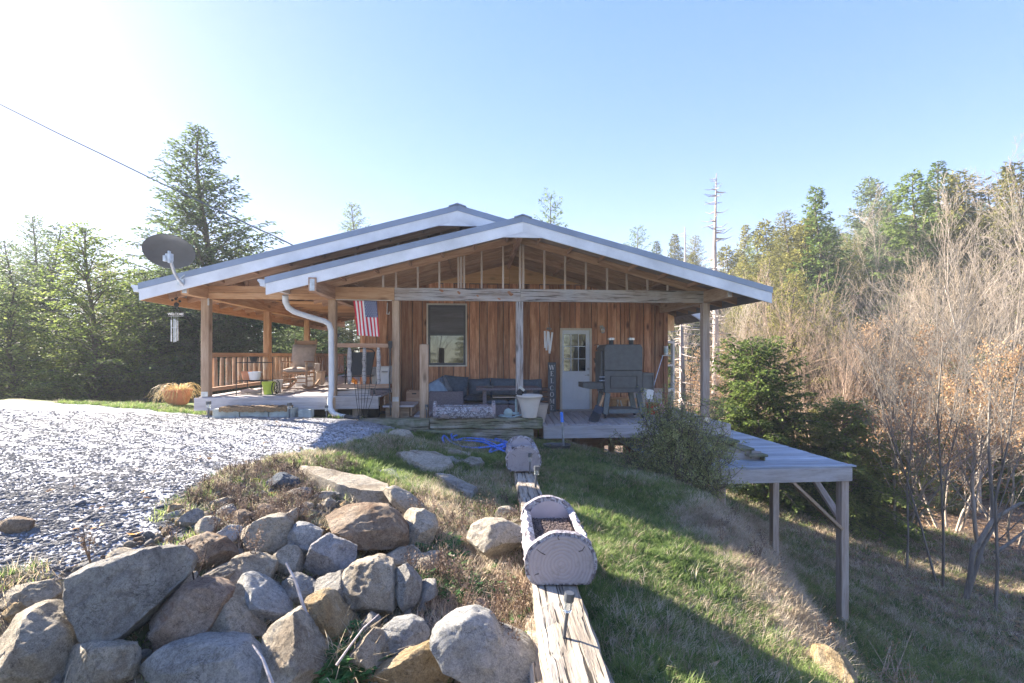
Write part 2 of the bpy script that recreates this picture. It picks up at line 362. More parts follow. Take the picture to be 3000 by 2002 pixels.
# ------------------------------------------------------------------ terrain
def PZ(px, py, z): t = -z * F / (py - CY); return (t * (px - CX) / F, t, z)
CP = [PZ(0,1180,-1.15), PZ(200,1182,-1.13), PZ(420,1185,-1.1), (-8,10.5,-1.1), (-7.3,10.9,-1.12), (-7.0,11.6,-1.2), (-5,8.6,-1.12), (-3,8.6,-1.17), (-5,6,-1.15), (-3,6,-1.17), (-7,6,-1.13), (-9,8,-1.12),
      (-4,4.5,-1.16), (-2.6,4.2,-1.17), (-6,4,-1.15), (-3,3.1,-1.17), (-4,2.6,-1.2), (-2.2,8.2,-1.2), (-12,6,-1.1), (-12,2,-1.2), (-1.9,5.5,-1.2), (-1.5,6.4,-1.25),
      # rock bank
      PZ(60,1750,-1.27), PZ(350,1640,-1.22), PZ(500,1560,-1.22), PZ(650,1460,-1.21), PZ(800,1560,-1.32), PZ(700,1720,-1.38), PZ(450,1830,-1.42), PZ(200,1950,-1.45),
      PZ(600,2000,-1.52), PZ(900,1830,-1.5), PZ(950,1640,-1.40), PZ(1000,2002,-1.58), PZ(1250,1990,-1.6), PZ(1150,1750,-1.48), PZ(1350,1750,-1.5), PZ(1350,1600,-1.46),
      PZ(1100,1550,-1.38), PZ(1100,1450,-1.33), PZ(1250,1480,-1.40), PZ(1400,1500,-1.47), PZ(900,1400,-1.23), PZ(1050,1360,-1.27), PZ(1250,1380,-1.42), PZ(1450,1400,-1.50),
      (-1.5,1,-1.75), (-.5,.8,-1.75), (-3,1.2,-1.7), (-.5,-1.5,-1.9), (-4,-1.5,-1.9), (-6,1,-1.5),
      # grass under the hose and along the timbers
      PZ(1150,1270,-1.36), PZ(1250,1292,-1.50), PZ(1400,1330,-1.60), PZ(1480,1310,-1.62), (-.6,9,-1.62), (-3,9.5,-1.3), (-1.7,9.3,-1.45),
      # lawn right of the timber
      PZ(1600,1300,-1.72), PZ(1650,1400,-1.68), PZ(1600,1440,-1.58), PZ(1750,1500,-1.66), PZ(1740,1600,-1.55), PZ(1800,1700,-1.54), PZ(1850,1850,-1.50), PZ(1900,2000,-1.50), (.65,1.2,-1.5), (.6,-1,-1.6),
      PZ(1750,1330,-1.86), PZ(1850,1390,-2.05), PZ(1965,1440,-2.3), PZ(1900,1500,-1.90), PZ(2000,1560,-1.95), PZ(2000,1700,-1.78), PZ(2150,1800,-1.88), PZ(2200,1950,-1.76), (1.6,1.2,-1.8), (2.3,2.4,-2.15),
      # crest of the bank
      PZ(2100,1500,-2.35), PZ(2200,1570,-2.3), PZ(2265,1650,-2.2), PZ(2310,1760,-2.1), PZ(2400,1880,-2.12), PZ(2480,1990,-2.15), (2.6,1.6,-2.5),
      # foot of the bank and lower lawn
      (5.6,12.5,-4.1), (5.85,10.3,-4.55), (6.0,8.4,-4.8), (4.4,7.6,-4.2), (4.1,6.0,-4.2), (3.7,4.6,-3.9), (3.7,3.3,-3.8), (4.6,2.2,-4.0), (5.2,5.4,-4.7), (4.6,9.6,-3.9), (3.9,10.5,-3.3), (3.5,9.2,-2.9),
      PZ(2600,1700,-5.15), PZ(2900,1900,-5.3), PZ(2700,1600,-5.35), PZ(2950,1650,-5.5), PZ(2600,1990,-4.75), (10.5,14.6,-5.1), (7,5,-5.0), (9,4,-5.2), (12,8,-5.5), (5,0,-4.3), (10,0,-5.4), (14,16,-5.5), (8,18,-4.8), (14,2,-5.8),
      # under and behind the house
      (0,11,-1.9), (2.5,10.3,-2.35), (2.5,12,-2.6), (4.5,13,-3.6), (0,18,-2.8), (-4,14,-1.6), (-6.5,11,-1.25), (-7,16,-2.6), (-11,13.5,-2.4), (-13,11,-1.7), (-16,14,-3.8), (-10,18,-4.2), (0,24,-4.2), (-16,5,-1.5), (-18,9,-3)]
CP = np.array(CP, dtype=float)
def _phi(r2): return .5 * r2 * np.log(r2 + 1e-9)
_n = len(CP); _d2 = ((CP[:, None, :2] - CP[None, :, :2]) ** 2).sum(-1)
_A = np.zeros((_n + 3, _n + 3)); _A[:_n, :_n] = _phi(_d2) + np.eye(_n) * .06
_A[:_n, _n] = 1; _A[:_n, _n+1:] = CP[:, :2]; _A[_n, :_n] = 1; _A[_n+1:, :_n] = CP[:, :2].T
_w = np.linalg.solve(_A, np.concatenate([CP[:, 2], [0, 0, 0]]))
def sstep(a, b, x): t = np.clip((x - a) / (b - a), 0, 1); return t * t * (3 - 2 * t)
def far_h(x, y):
    r = np.maximum(0, x * .72 + y * .62 - 27)
    hill = .34 * r * sstep(-6, 22, x) - .0010 * r * r * (r < 120) - 14.4 * (r >= 120) * 1.0
    hill = np.where(r > 150, .34 * 150 * sstep(-6, 22, x) - 22, hill)
    left = -7.0 - 1.5 * sstep(10, 60, -x)
    base = left * (1 - sstep(-8, 8, x)) + -5.6 * sstep(-8, 8, x)
    return base + np.clip(hill, 0, 17) + .5 * np.sin(x * .11 + 1) * np.cos(y * .09)
def Hh(x, y):
    x = np.asarray(x, float); y = np.asarray(y, float); sh = x.shape; x = x.ravel(); y = y.ravel()
    out = np.empty(len(x))
    for i in range(0, len(x), 20000):
        a, b = x[i:i+20000], y[i:i+20000]
        d2 = (a[:, None] - CP[None, :, 0]) ** 2 + (b[:, None] - CP[None, :, 1]) ** 2
        near = _phi(d2) @ _w[:_n] + _w[_n] + _w[_n+1] * a + _w[_n+2] * b
        near = np.clip(near, -7, -.9)
        near += .012 * np.sin(a * 5.1 + 1.3 * np.sin(b * 3.7)) * np.cos(b * 4.3 + a) + .006 * np.sin(a * 13 + 3 * np.cos(b * 9))
        w = sstep(13, 21, np.hypot(a, (b - 6)))
        out[i:i+20000] = near * (1 - w) + far_h(a, b) * w
    return out.reshape(sh)
def h1(x, y): return float(Hh(np.array([x]), np.array([y]))[0])
_ts = np.concatenate([np.arange(.8, 16, .02), np.arange(16, 140, .25)])
def GH(px, py):
    """ground point seen through a pixel"""
    d = ray(px, py); z = Hh(_ts * d.x, _ts); i = np.argmax(_ts * d.z <= z)
    if not (_ts * d.z <= z).any(): i = len(_ts) - 1
    t = _ts[i]; return Vector((t * d.x, t, float(z[i])))
def lines(lo, hi, a, b, s, g=1.09):
    c = list(np.arange(a, b, s)); x, q = a, s
    L_ = []
    while x > lo: q *= g; x -= q; L_.append(x)
    x, q = c[-1], s; Rr = []
    while x < hi: q *= g; x += q; Rr.append(x)
    return np.array(L_[::-1] + c + Rr)
gx = lines(-260, 260, -6.5, 6.5, .085); gy = lines(-30, 420, .6, 10.5, .085)
GX, GY = np.meshgrid(gx, gy); GZ = Hh(GX, GY)
nx, ny = len(gx), len(gy)
idx = np.arange(nx * ny).reshape(ny, nx)
fc = np.stack([idx[:-1, :-1], idx[:-1, 1:], idx[1:, 1:], idx[1:, :-1]], -1).reshape(-1, 4)
gme = np_mesh('ground', np.stack([GX, GY, GZ], -1).reshape(-1, 3), fc, smooth=True)
def wpoly(pts): return np.array([GH(*p)[:2] for p in pts])
def inpoly(poly, x, y):
    x = np.asarray(x); y = np.asarray(y); c = np.zeros(x.shape, bool); n = len(poly)
    for i in range(n):
        x1, y1 = poly[i]; x2, y2 = poly[(i + 1) % n]
        with np.errstate(divide='ignore', invalid='ignore'):
            c ^= ((y1 > y) != (y2 > y)) & (x < (x2 - x1) * (y - y1) / (y2 - y1 + 1e-12) + x1)
    return c
def pdist(poly, x, y):
    d = np.full(np.shape(x), 1e9); n = len(poly)
    for i in range(n):
        a = np.array(poly[i]); b = np.array(poly[(i + 1) % n]); ab = b - a
        t = np.clip(((x - a[0]) * ab[0] + (y - a[1]) * ab[1]) / (ab @ ab + 1e-12), 0, 1)
        d = np.minimum(d, np.hypot(x - a[0] - t * ab[0], y - a[1] - t * ab[1]))
    return np.where(inpoly(poly, x, y), -d, d)
gravP = np.vstack([wpoly([(1190,1262),(1130,1275),(1060,1300),(950,1325),(820,1345),(700,1375),(640,1400),(560,1430),(490,1475),(470,1530),(500,1580),(440,1620),(330,1660),(200,1690),(60,1680),(0,1690)]),
                   [(-3,.8),(-2,-1.5),(-1,-6),(2,-26),(-22,-26),(-15,1.2),(-13,10.6),(-7.5,10.4),(-5.2,8.9),(-1.9,8.9)]])  # gravel extended unseen behind the camera, to bounce light onto the porch
tieL = [(.16,1.0),(.10,6.1)]
def wob(x, y): return .22 * np.sin(x * 2.3 + y * 1.1) + .14 * np.sin(x * 5.7 - y * 4.1) + .08 * np.sin(11 * x + 7 * y)
def masks(x, y):
    g = 1 - sstep(-.10, .16, pdist(gravP, x, y) + wob(x, y) * .35)
    # stony bank is soil and dry weeds, lawn is green, the crest of the bank is straw coloured
    bank = inpoly(np.array([(-13,.2),(.16,.2),(.16,4.0),(-.4,4.6),(-2.0,5.0),(-3.2,4.8),(-13,3)]), x, y)
    soil = np.clip(bank * (1 - g), 0, 1)
    cre = np.exp(-(pdist(crestP, x, y).clip(0, 9) / .28) ** 2)
    lit = sstep(9.0, 12.5, x + .35 * y + wob(x * .6, y * .6)) * (1 - 0) * (x > 3)
    lit = np.maximum(lit, sstep(12, 16, np.hypot(x, y - 4)))
    und = inpoly(np.array([hp(-5,9.6,0)[:2], hp(5,9.6,0)[:2], hp(5,19,0)[:2], hp(-5,19,0)[:2]]), x, y)
    return g, soil, np.clip(cre + und, 0, 1), np.clip(lit * (1 - und), 0, 1)
crestP = wpoly([(2120,1500),(2200,1520),(2270,1600),(2330,1740),(2420,1860),(2330,1860),(2230,1700),(2130,1600),(2040,1530)])
m_g, m_s, m_c, m_l = masks(GX.ravel(), GY.ravel())
at = gme.color_attributes.new('mask', 'FLOAT_COLOR', 'POINT')
at.data.foreach_set('color', np.stack([m_g, m_s, m_c, m_l], -1).astype(np.float32).ravel())
def groundmat():
    m, nt, bs = nodes('ground_cover'); a = N(nt, 'ShaderNodeAttribute', attribute_name='mask'); sp = N(nt, 'ShaderNodeSeparateColor'); L(nt, a.outputs['Color'], sp.inputs[0])
    g = N(nt, 'ShaderNodeNewGeometry'); P = g.outputs['Position']
    def noise(s, d=6, r=.6): n = N(nt, 'ShaderNodeTexNoise', Scale=s, Detail=d, Roughness=r); L(nt, P, n.inputs['Vector']); return n.outputs[0]
    def vor(s): n = N(nt, 'ShaderNodeTexVoronoi', Scale=s); L(nt, P, n.inputs['Vector']); return n
    n1, n2, n3 = noise(1.3), noise(9), noise(60, 3)
    green = ramp(nt, n2, [(.3, (.05,.08,.02)), (.5, (.10,.16,.04)), (.7, (.19,.23,.07))])
    straw = ramp(nt, n3, [(.3, (.16,.12,.075)), (.6, (.36,.28,.18)), (.75, (.48,.40,.28))])
    r1 = ramp(nt, n1, [(.52, (0, 0, 0)), (.66, (.6, .6, .6))]); lawn = mixc(nt, r1, green, straw)
    soil = ramp(nt, n2, [(.3, (.06,.042,.03)), (.5, (.15,.11,.08)), (.7, (.27,.22,.17))]); soil2 = mixc(nt, ramp(nt, noise(3), [(.5, (0,0,0)), (.62, (.6,.6,.6))]), soil, green)
    litter = ramp(nt, noise(18, 8, .75), [(.32, (.07,.045,.03)), (.5, (.19,.13,.09)), (.68, (.36,.28,.21))])
    v1 = vor(26); v2 = vor(58)
    gc = mixc(nt, .5, v1.outputs['Color'], v2.outputs['Color']); bw = N(nt, 'ShaderNodeRGBToBW'); L(nt, gc, bw.inputs[0])
    grav = ramp(nt, bw.outputs[0], [(.1, (.42,.42,.43)), (.5, (.57,.57,.59)), (.9, (.70,.70,.72))])
    crk = ramp(nt, v1.outputs['Distance'], [(.3, (1, 1, 1)), (.66, (.62,.63,.65))]); grav = mixc(nt, 1.0, grav, crk, 'MULTIPLY')
    dirt = ramp(nt, noise(2.2, 7, .7), [(.60, (0, 0, 0)), (.72, (.8,.8,.8))]); grav = mixc(nt, dirt, grav, (.33,.28,.22))
    c = mixc(nt, sp.outputs[1], lawn, soil2); c = mixc(nt, sp.outputs[2], c, straw); c = mixc(nt, a.outputs['Alpha'], c, litter)
    c = mixc(nt, sp.outputs[0], c, grav)
    L(nt, c, bs.inputs['Base Color']); bs.inputs['Roughness'].default_value = .95; bs.inputs['Specular IOR Level'].default_value = .15
    hh = N(nt, 'ShaderNodeMath', operation='MULTIPLY_ADD'); L(nt, v1.outputs['Distance'], hh.inputs[0]); hh.inputs[1].default_value = -1; L(nt, n3, hh.inputs[2])
    bump(nt, bs, hh.outputs[0], .3, .012)
    return m
ground = put('ground', gme, None, None, groundmat()); ground['kind'] = 'structure'
ground['label'] = 'gravel yard, rocky bank and lawn falling away to the woods'

# ------------------------------------------------------------------ scattering (geometry nodes instances of small proto meshes)
def proto(name, v, f, mat, smooth=False, mi=None):
    me = np_mesh(name, v, f, smooth, mi)
    for m in (mat if isinstance(mat, list) else [mat]): me.materials.append(m)
    return bpy.data.objects.new(name, me)          # never linked: only instanced
def scatter(name, label, pts, rots, scl, ids, protos, kind='stuff'):
    me = bpy.data.meshes.new(name); me.from_pydata([tuple(p) for p in pts], [], [])
    for an, ty, dat in (('rot', 'FLOAT_VECTOR', rots), ('scl', 'FLOAT', scl)):
        a = me.attributes.new(an, ty, 'POINT')
        a.data.foreach_set('vector' if ty == 'FLOAT_VECTOR' else 'value', np.asarray(dat, dtype=np.float32).ravel())
    a = me.attributes.new('pid', 'INT', 'POINT'); a.data.foreach_set('value', np.asarray(ids, dtype=np.int32))
    o = put(name, me); o['kind'] = kind; o['label'] = label
    ng = bpy.data.node_groups.new(name, 'GeometryNodeTree')
    ng.interface.new_socket('Geometry', in_out='INPUT', socket_type='NodeSocketGeometry'); ng.interface.new_socket('Geometry', in_out='OUTPUT', socket_type='NodeSocketGeometry')
    gi = ng.nodes.new('NodeGroupInput'); go = ng.nodes.new('NodeGroupOutput'); jn = ng.nodes.new('GeometryNodeJoinGeometry')
    def attr(n_, t): q = ng.nodes.new('GeometryNodeInputNamedAttribute'); q.data_type = t; q.inputs['Name'].default_value = n_; return [s for s in q.outputs if s.enabled][0]
    ra, sa, ia = attr('rot', 'FLOAT_VECTOR'), attr('scl', 'FLOAT'), attr('pid', 'INT')
    for k, p in enumerate(protos):
        cmp_ = ng.nodes.new('FunctionNodeCompare'); cmp_.data_type = 'INT'; cmp_.operation = 'EQUAL'
        ii = [s for s in cmp_.inputs if s.enabled]; ng.links.new(ia, ii[0]); ii[1].default_value = k
        oi = ng.nodes.new('GeometryNodeObjectInfo'); oi.inputs[0].default_value = p
        ip = ng.nodes.new('GeometryNodeInstanceOnPoints'); ng.links.new(gi.outputs[0], ip.inputs['Points'])
        ng.links.new(cmp_.outputs[0], ip.inputs['Selection']); ng.links.new(oi.outputs['Geometry'], ip.inputs['Instance'])
        ng.links.new(ra, ip.inputs['Rotation']); ng.links.new(sa, ip.inputs['Scale']); ng.links.new(ip.outputs[0], jn.inputs[0])
    ng.links.new(jn.outputs[0], go.inputs[0])
    md = o.modifiers.new('scatter', 'NODES'); md.node_group = ng
    return o
def sample(n, box, dens):
    """points on the ground, kept with probability dens(x, y)"""
    xs, ys = [], []; k = 0
    while k < n:
        x = rng.uniform(box[0], box[1], n); y = rng.uniform(box[2], box[3], n)
        keep = rng.random(n) < dens(x, y); xs.append(x[keep]); ys.append(y[keep]); k += keep.sum()
        if len(xs) > 60: break
    x = np.concatenate(xs)[:n]; y = np.concatenate(ys)[:n]; return x, y, Hh(x, y)
def ico(sub):
    bm = bmesh.new(); bmesh.ops.create_icosphere(bm, subdivisions=sub, radius=1)
    v = np.array([p.co[:] for p in bm.verts]); f = np.array([[q.index for q in p.verts] for p in bm.faces]); bm.free(); return v, f
def facet(v, n, lo, hi, rg):
    v = v.copy()
    for _ in range(n):
        d = rg.normal(size=3); d /= np.linalg.norm(d); h = rg.uniform(lo, hi)
        k = v @ d; m = k > h; v[m] -= np.outer(k[m] - h, d)
    return v
iv1, if1 = ico(1)
iv2, if2 = ico(2)
pebs = []
for k in range(6):
    rg = np.random.default_rng(100 + k); v = facet(iv2 if k < 3 else iv1, 7, .45, .8, rg) * np.array([1, rg.uniform(.55, .9), rg.uniform(.25, .42)])
    pebs.append(proto('pebble', v, if2 if k < 3 else if1, pebM))
def gravel(n, box, r0, r1, dens, name, label):
    x, y, z = sample(n, box, dens)
    s = rng.uniform(r0, r1, len(x)) * np.exp(rng.normal(0, .28, len(x))); rot = np.stack([rng.normal(0, .2, len(x)), rng.normal(0, .2, len(x)), rng.uniform(0, 6.28, len(x))], -1)
    scatter(name, label, np.stack([x, y, z + s * .12], -1), rot, s, rng.integers(0, 6, len(x)), pebs)
def gd(x, y): return masks(x, y)[0]
gravel(4200, (-6, -.9, 1.5, 4.8), .008, .024, lambda x, y: gd(x, y) * (x / np.maximum(y, .1) > -1.5) * (1 - sstep(2.6, 4.6, y + .5 * np.sin(x * 2.1))), 'coarse_gravel', 'coarse pale blue grey crushed stone at the yard edge')
gravel(100000, (-12, -.8, 1.5, 9.2), .006, .014, lambda x, y: gd(x, y) * (x / y > -1.7) * np.clip(4.2 / y, .2, 1) ** 1.2, 'fine_gravel', 'fine pale grey gravel spread over the yard')

gravel(3500, (-5, -.9, 2.0, 8), .008, .022, lambda x, y: (pdist(gravP, x, y) > -.05) * np.exp(-np.clip(pdist(gravP, x, y), 0, 9) / .14), 'stray_gravel', 'loose stones strayed from the gravel into the weeds')
# grass: tufts of bent blades
def tuft(nb, h, w, spread, lean, seed, curl=.5):
    rg = np.random.default_rng(seed); V, Fc = [], []
    for _ in range(nb):
        a = rg.uniform(0, 6.28); r = spread * math.sqrt(rg.random()); bx, by = r * math.cos(a), r * math.sin(a)
        a2 = a + rg.normal(0, .9); ln = lean * rg.uniform(.3, 1.2); hh = h * rg.uniform(.55, 1.1); ww = w * rg.uniform(.7, 1.2)
        dx, dy = math.cos(a2), math.sin(a2); px_, py_ = -dy, dx; k = len(V)
        for j, (s_, wd) in enumerate(((0, 1), (.55, .8), (1, .1))):
            o = ln * hh * s_ ** (1 + curl); zz = hh * (s_ - .35 * ln * s_ * s_)
            V += [(bx + dx * o - px_ * ww * wd, by + dy * o - py_ * ww * wd, zz), (bx + dx * o + px_ * ww * wd, by + dy * o + py_ * ww * wd, zz)]
        Fc += [(k, k+1, k+3, k+2), (k+2, k+3, k+5, k+4)]
    return V, Fc
gt = [proto('grass_tuft', *tuft(18, .055, .0022, .05, .8, 1), grM), proto('grass_tuft', *tuft(14, .08, .0024, .05, 1.0, 2), grM), proto('grass_tuft', *tuft(16, .045, .0026, .06, 1.1, 3), grM)]
dt = [proto('dry_tuft', *tuft(18, .06, .0018, .06, 1.2, 4), drM), proto('dry_tuft', *tuft(14, .10, .0017, .05, .9, 5), drM)]
bt = [proto('blade_clump', *tuft(34, .17, .0032, .05, .9, 6), grM)]
def lawn_d(x, y):
    g, s, c, l = masks(x, y)
    return (1 - g) * (1 - s * .8) * (1 - l * .8) * np.clip(3.6 / np.maximum(y, 1), .1, 1) * (np.abs(x / y) < 1.2)
def grow(n, box, dens, name, label, smin, smax, dry, zs=0):
    x, y, z = sample(n, box, dens); d = np.array(dry(x, y)); rr = rng.random(len(x))
    ids = np.where(rr < d, 3 + rng.integers(0, 2, len(x)), rng.integers(0, 3, len(x)))
    sc = rng.uniform(smin, smax, len(x)) * (1 + .05 * y)
    rot = np.stack([rng.normal(0, .15, len(x)), rng.normal(0, .15, len(x)), rng.uniform(0, 6.28, len(x))], -1)
    scatter(name, label, np.stack([x, y, z - .004], -1), rot, sc, ids, gt + dt)
def dryf(x, y):
    g, s, c, l = masks(x, y)
    n = .5 + .5 * np.sin(x * 2.1 + 1.7 * np.sin(y * 1.3)) * np.cos(y * 1.9 + x)
    return np.clip(.05 + .35 * n ** 2 + .85 * c + .5 * l, 0, .97)
grow(60000, (.25, 5.2, .9, 9.6), lawn_d, 'lawn_grass', 'short mixed green and dry grass of the sloping lawn', .55, 1.0, dryf)
grow(30000, (3.2, 14, 2, 15), lambda x, y: lawn_d(x, y) * (x > 3.1), 'lower_lawn_grass', 'green and dead grass of the lower lawn by the deck posts', .9, 1.6, dryf)
def leftg(x, y):
    g, s, c, l = masks(x, y)
    return (1 - g) * (1 - .93 * s) * (x < .12) * np.clip(4 / np.maximum(y, 1), .3, 1) * (.35 + .65 * (np.sin(3.1 * x + 2 * y) > -.4))
grow(20000, (-3.4, .12, 1.4, 9.0), leftg, 'bank_grass', 'patchy grass and dry tufts between the rocks and the hose', .55, 1.05, lambda x, y: np.clip(.22 + .4 * (masks(x, y)[1]) + .3 * np.sin(2.7 * x - 1.9 * y), 0, .95))
grow(1500, (-10, -5.3, 8.6, 10.6), lambda x, y: ((y > 9.0 - (x + 5.3) * .30) & (y < 9.7 - (x + 5.3) * .33)) * 1.0, 'verge_grass', 'thin green grass strip beside the gravel at the porch corner', .6, .9, lambda x, y: .1 + 0 * x)
# ------------------------------------------------------------------ the house
VW, VP_, ZD, ZU = 11.75, 9.42, -1.39, -.79        # wall plane, post plane, main deck, upper porch deck
house = hthing('house', 'long low wooden cabin with cedar board walls and slate metal roof', 'house', 0, VW, ZD)
def zf(u): return 2.43 - .262 * abs(u - .86)       # front roof, top of metal
def zm(u): return 2.71 - .273 * abs(u + .29)       # main roof, top of metal
def slope_slab(q, u0, u1, v0, v1, fz, a, b):       # slab between fz-a and fz-b over u0..u1
    P = [(u0, fz(u0) - b), (u1, fz(u1) - b), (u1, fz(u1) - a), (u0, fz(u0) - a)]
    return q.prism(P, v0, v1)
def roofpart(fz, u0, u1, vf, vb, ridge, flip, raft_v, lab=None):
    q = B(); slope_slab(q, u0, u1, vf, vb, fz, 0, .035)
    r = q.obj('roof', metalM, house, HF); W[r] = HF.copy()
    if lab: r['label'] = lab
    ulo, uhi = (u0, u1)
    # ribs of the metal sheet
    for k in range(int((vb - vf) / .9)):
        v = vf + .5 + k * .9; q = B(); slope_slab(q, u0, u1, v, v + .03, fz, -.02, -.001); q.obj('seam', metalM, r, HF)
    q = B(); slope_slab(q, u0 - .012, u1 + .012, vf - .03, vf, fz, -.012, .095); q.obj('rake_trim', metalM, r, HF)
    a, b = (fz(u0), fz(u1)); q = B(); slope_slab(q, u0, u1, vf - .02, vf + .012, fz, .097, .285); q.obj('rake_fascia', whiteM, r, HF)
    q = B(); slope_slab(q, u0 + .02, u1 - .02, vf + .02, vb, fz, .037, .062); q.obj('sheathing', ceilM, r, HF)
    for v in raft_v:                               # rafters up the slope
        lo, hi = u0 + .03, u1 - .02
        pa = Vector((lo, v, fz(lo) - .064 - .07)); pb = Vector((hi, v, fz(hi) - .064 - .07))
        plank('rafter', pa, pb, .038, .14, rafM, r, HF)
    n = int((u1 - u0) / .62)
    for k in range(n):                             # lookouts carrying the overhang
        u = u0 + .4 + k * .62
        if u < u1 - .1:
            sl = (fz(u + .1) - fz(u - .1)) / .2
            plank('lookout', (u, vf + .02, fz(u) - .11), (u, raft_v[0] - .02, fz(u) - .11), .038, .085, rafM, r, HF, up=(-sl, 0, 1))
    for k in range(n):
        for a_, b_ in zip(raft_v[:-1], raft_v[1:]):
            if (k % 3) == (int(a_ * 10) % 3) and b_ - a_ < .7 and a_ < 12:
                u = u0 + .5 + k * .62; sl = (fz(u + .1) - fz(u - .1)) / .2
                if u < u1 - .1: plank('blocking', (u, a_ + .02, fz(u) - .13), (u, b_ - .02, fz(u) - .13), .038, .12, rafM, r, HF, up=(-sl, 0, 1))
    return r
rv = [VP_ + .03 + .6 * k for k in range(4)] + [11.70]
roofL = roofpart(zf, -3.48, .86, 8.35, VW - .02, .86, 0, rv)
roofR = roofpart(zf, .86, 5.44, 8.35, 15.2, .86, 0, rv + [12.4, 13.2, 14.2])
roofM = roofpart(zm, -5.73, -.29, 8.72, 19.2, -.29, 0, [VP_ + .03 + .6 * k for k in range(16)])
roofN = roofpart(zm, -.29, .78, 8.72, 15.2, -.29, 0, [VP_ + .03, 10.05, 10.65, 11.3])
for (u, fz, v0, v1) in ((.86, zf, 8.30, 15.2), (-.29, zm, 8.67, 19.2)):
    q = B(); q.prism([(u - .16, fz(u) - .02), (u, fz(u) + .035), (u + .16, fz(u) - .02), (u + .16, fz(u) - .045), (u, fz(u) + .012), (u - .16, fz(u) - .045)], v0, v1); q.obj('ridge_cap', metalM, house, HF)
    q = B(); q.prism([(u - .38, fz(u) - .375), (u + .38, fz(u) - .375), (u, fz(u) - .275)], v0 + .03, v0 + .062); q.obj('fascia_peak_plate', whiteM, house, HF)
# gutters on the left eaves
for (u, z, v0, v1) in ((-3.48, zf(-3.48), 8.33, VP_ + .3), (-5.73, zm(-5.73), 8.70, 19.2)):
    q = B(); q.prism([(u - .005, z - .03), (u - .13, z - .02), (u - .135, z - .05), (u - .10, z - .09), (u - .09, z - .14), (u - .005, z - .14)], v0, v1); q.obj('gutter', gutM, house, HF)
# eave fascia boards along the left eave
plank('eave_fascia', (-5.71, 8.74, zm(-5.71) - .2), (-5.71, 19.2, zm(-5.71) - .2), .03, .19, orangeM, house)
plank('eave_fascia', (5.42, 8.38, zf(5.42) - .14), (5.42, 15.2, zf(5.42) - .14), .03, .17, sofM, house)
# walls -------------------------------------------------------------
q = B(); q.box(-2.70, 4.80, VW + .04, VW + .12, ZD - .05, 1.80); wall = q.obj('wall', sofM, house, HF); W[wall] = HF.copy()
q = B(); q.box(-2.73, -2.65, VW + .121, 19.0, ZD, 1.2); lw = q.obj('wall', cedarM, house, HF)
q = B(); q.box(4.74, 4.82, VW + .9, 14.9, ZD - 2.4, 1.15); q.box(-.4, 4.82, 14.9, 15.0, ZD - 1.5, 1.2); q.box(-2.73, -.4, 18.9, 19.0, ZD - .5, 1.2); q.box(-.48, -.4, 15.0, 18.9, ZD - .5, 1.2); q.obj('wall', cedarM, house, HF)
WX = (UV(1254, VW), UV(1364, VW)); WZ = (ZV(1309, 1070, VW), ZV(1309, 894, VW))
DX = (UV(1641, VW), UV(1733, VW)); DZ = (ZD, ZV(1687, 962, VW))
edges = [-2.73]; rb = random.Random(3)
stops = sorted([WX[0], WX[1], DX[0], DX[1], 4.82])
for s_ in stops:
    while s_ - edges[-1] > .34:
        edges.append(edges[-1] + rb.choice([.10, .14, .19, .24, .26]))
    if s_ - edges[-1] < .05: edges[-1] = s_
    else: edges.append(s_)
for i, (a, b) in enumerate(zip(edges[:-1], edges[1:])):
    m = (a + b) / 2; segs = [(ZD + .03, 1.75)]
    if WX[0] - .01 < m < WX[1] + .01: segs = [(ZD + .03, WZ[0]), (WZ[1], 1.75)]
    if DX[0] - .01 < m < DX[1] + .01: segs = [(DZ[1], 1.75)]
    for (z0, z1) in segs:
        prd = .016 if i % 2 else 0
        plank('siding_board', (m, VW + .02 - prd, z0), (m, VW + .02 - prd, z1 - (.02 if i % 2 else 0)), b - a - .013, .028, cedarM, wall, HF, up=(0, -1, 0))
# rough board wall, foundation and corner
plank('corner_board', (4.84, VW - .01, ZD), (4.84, VW - .01, 1.1), .10, .07, cedarM, house, HF, up=(0, -1, 0))
plank('base_board', (3.95, VW - .012, ZD + .50), (4.79, VW - .012, ZD + .50), .025, .10, studM, house, HF)
for k in range(4): plank('skirt_board', (4.02 + k * .21, VW - .006, ZD + .03), (4.02 + k * .21, VW - .006, ZD + .445), .2, .022, deckM, house, HF, up=(0, -1, 0))
# plywood gable
def gable(u0, u1, v):
    pl = [(u0, 1.752)]; us = np.linspace(u0, u1, 9)
    top = [(u, min(zf(u), 9) - .075) for u in us[::-1]]
    return [(u0, 1.752), (u1, 1.752)] + [(u, max(z, 1.753)) for u, z in top]
xs_ = [-1.72, -.30, .88, 1.72, 3.4]
for a, b in zip(xs_[:-1], xs_[1:]):
    pts = [(a + .003, 1.752), (b - .003, 1.752)] + [(u, max(zf(u) - .066, 1.754)) for u in np.linspace(b - .003, a + .003, 7)]
    q = B(); q.prism(pts, VW - .015, VW + .01); o = q.obj('gable_panel', plyM, wall, HF)
q = B(); q.box(-2.73, -2.55, VP_ + .2, VW, 1.35, 1.5); q.obj('truss_plate', rafM, house, HF)
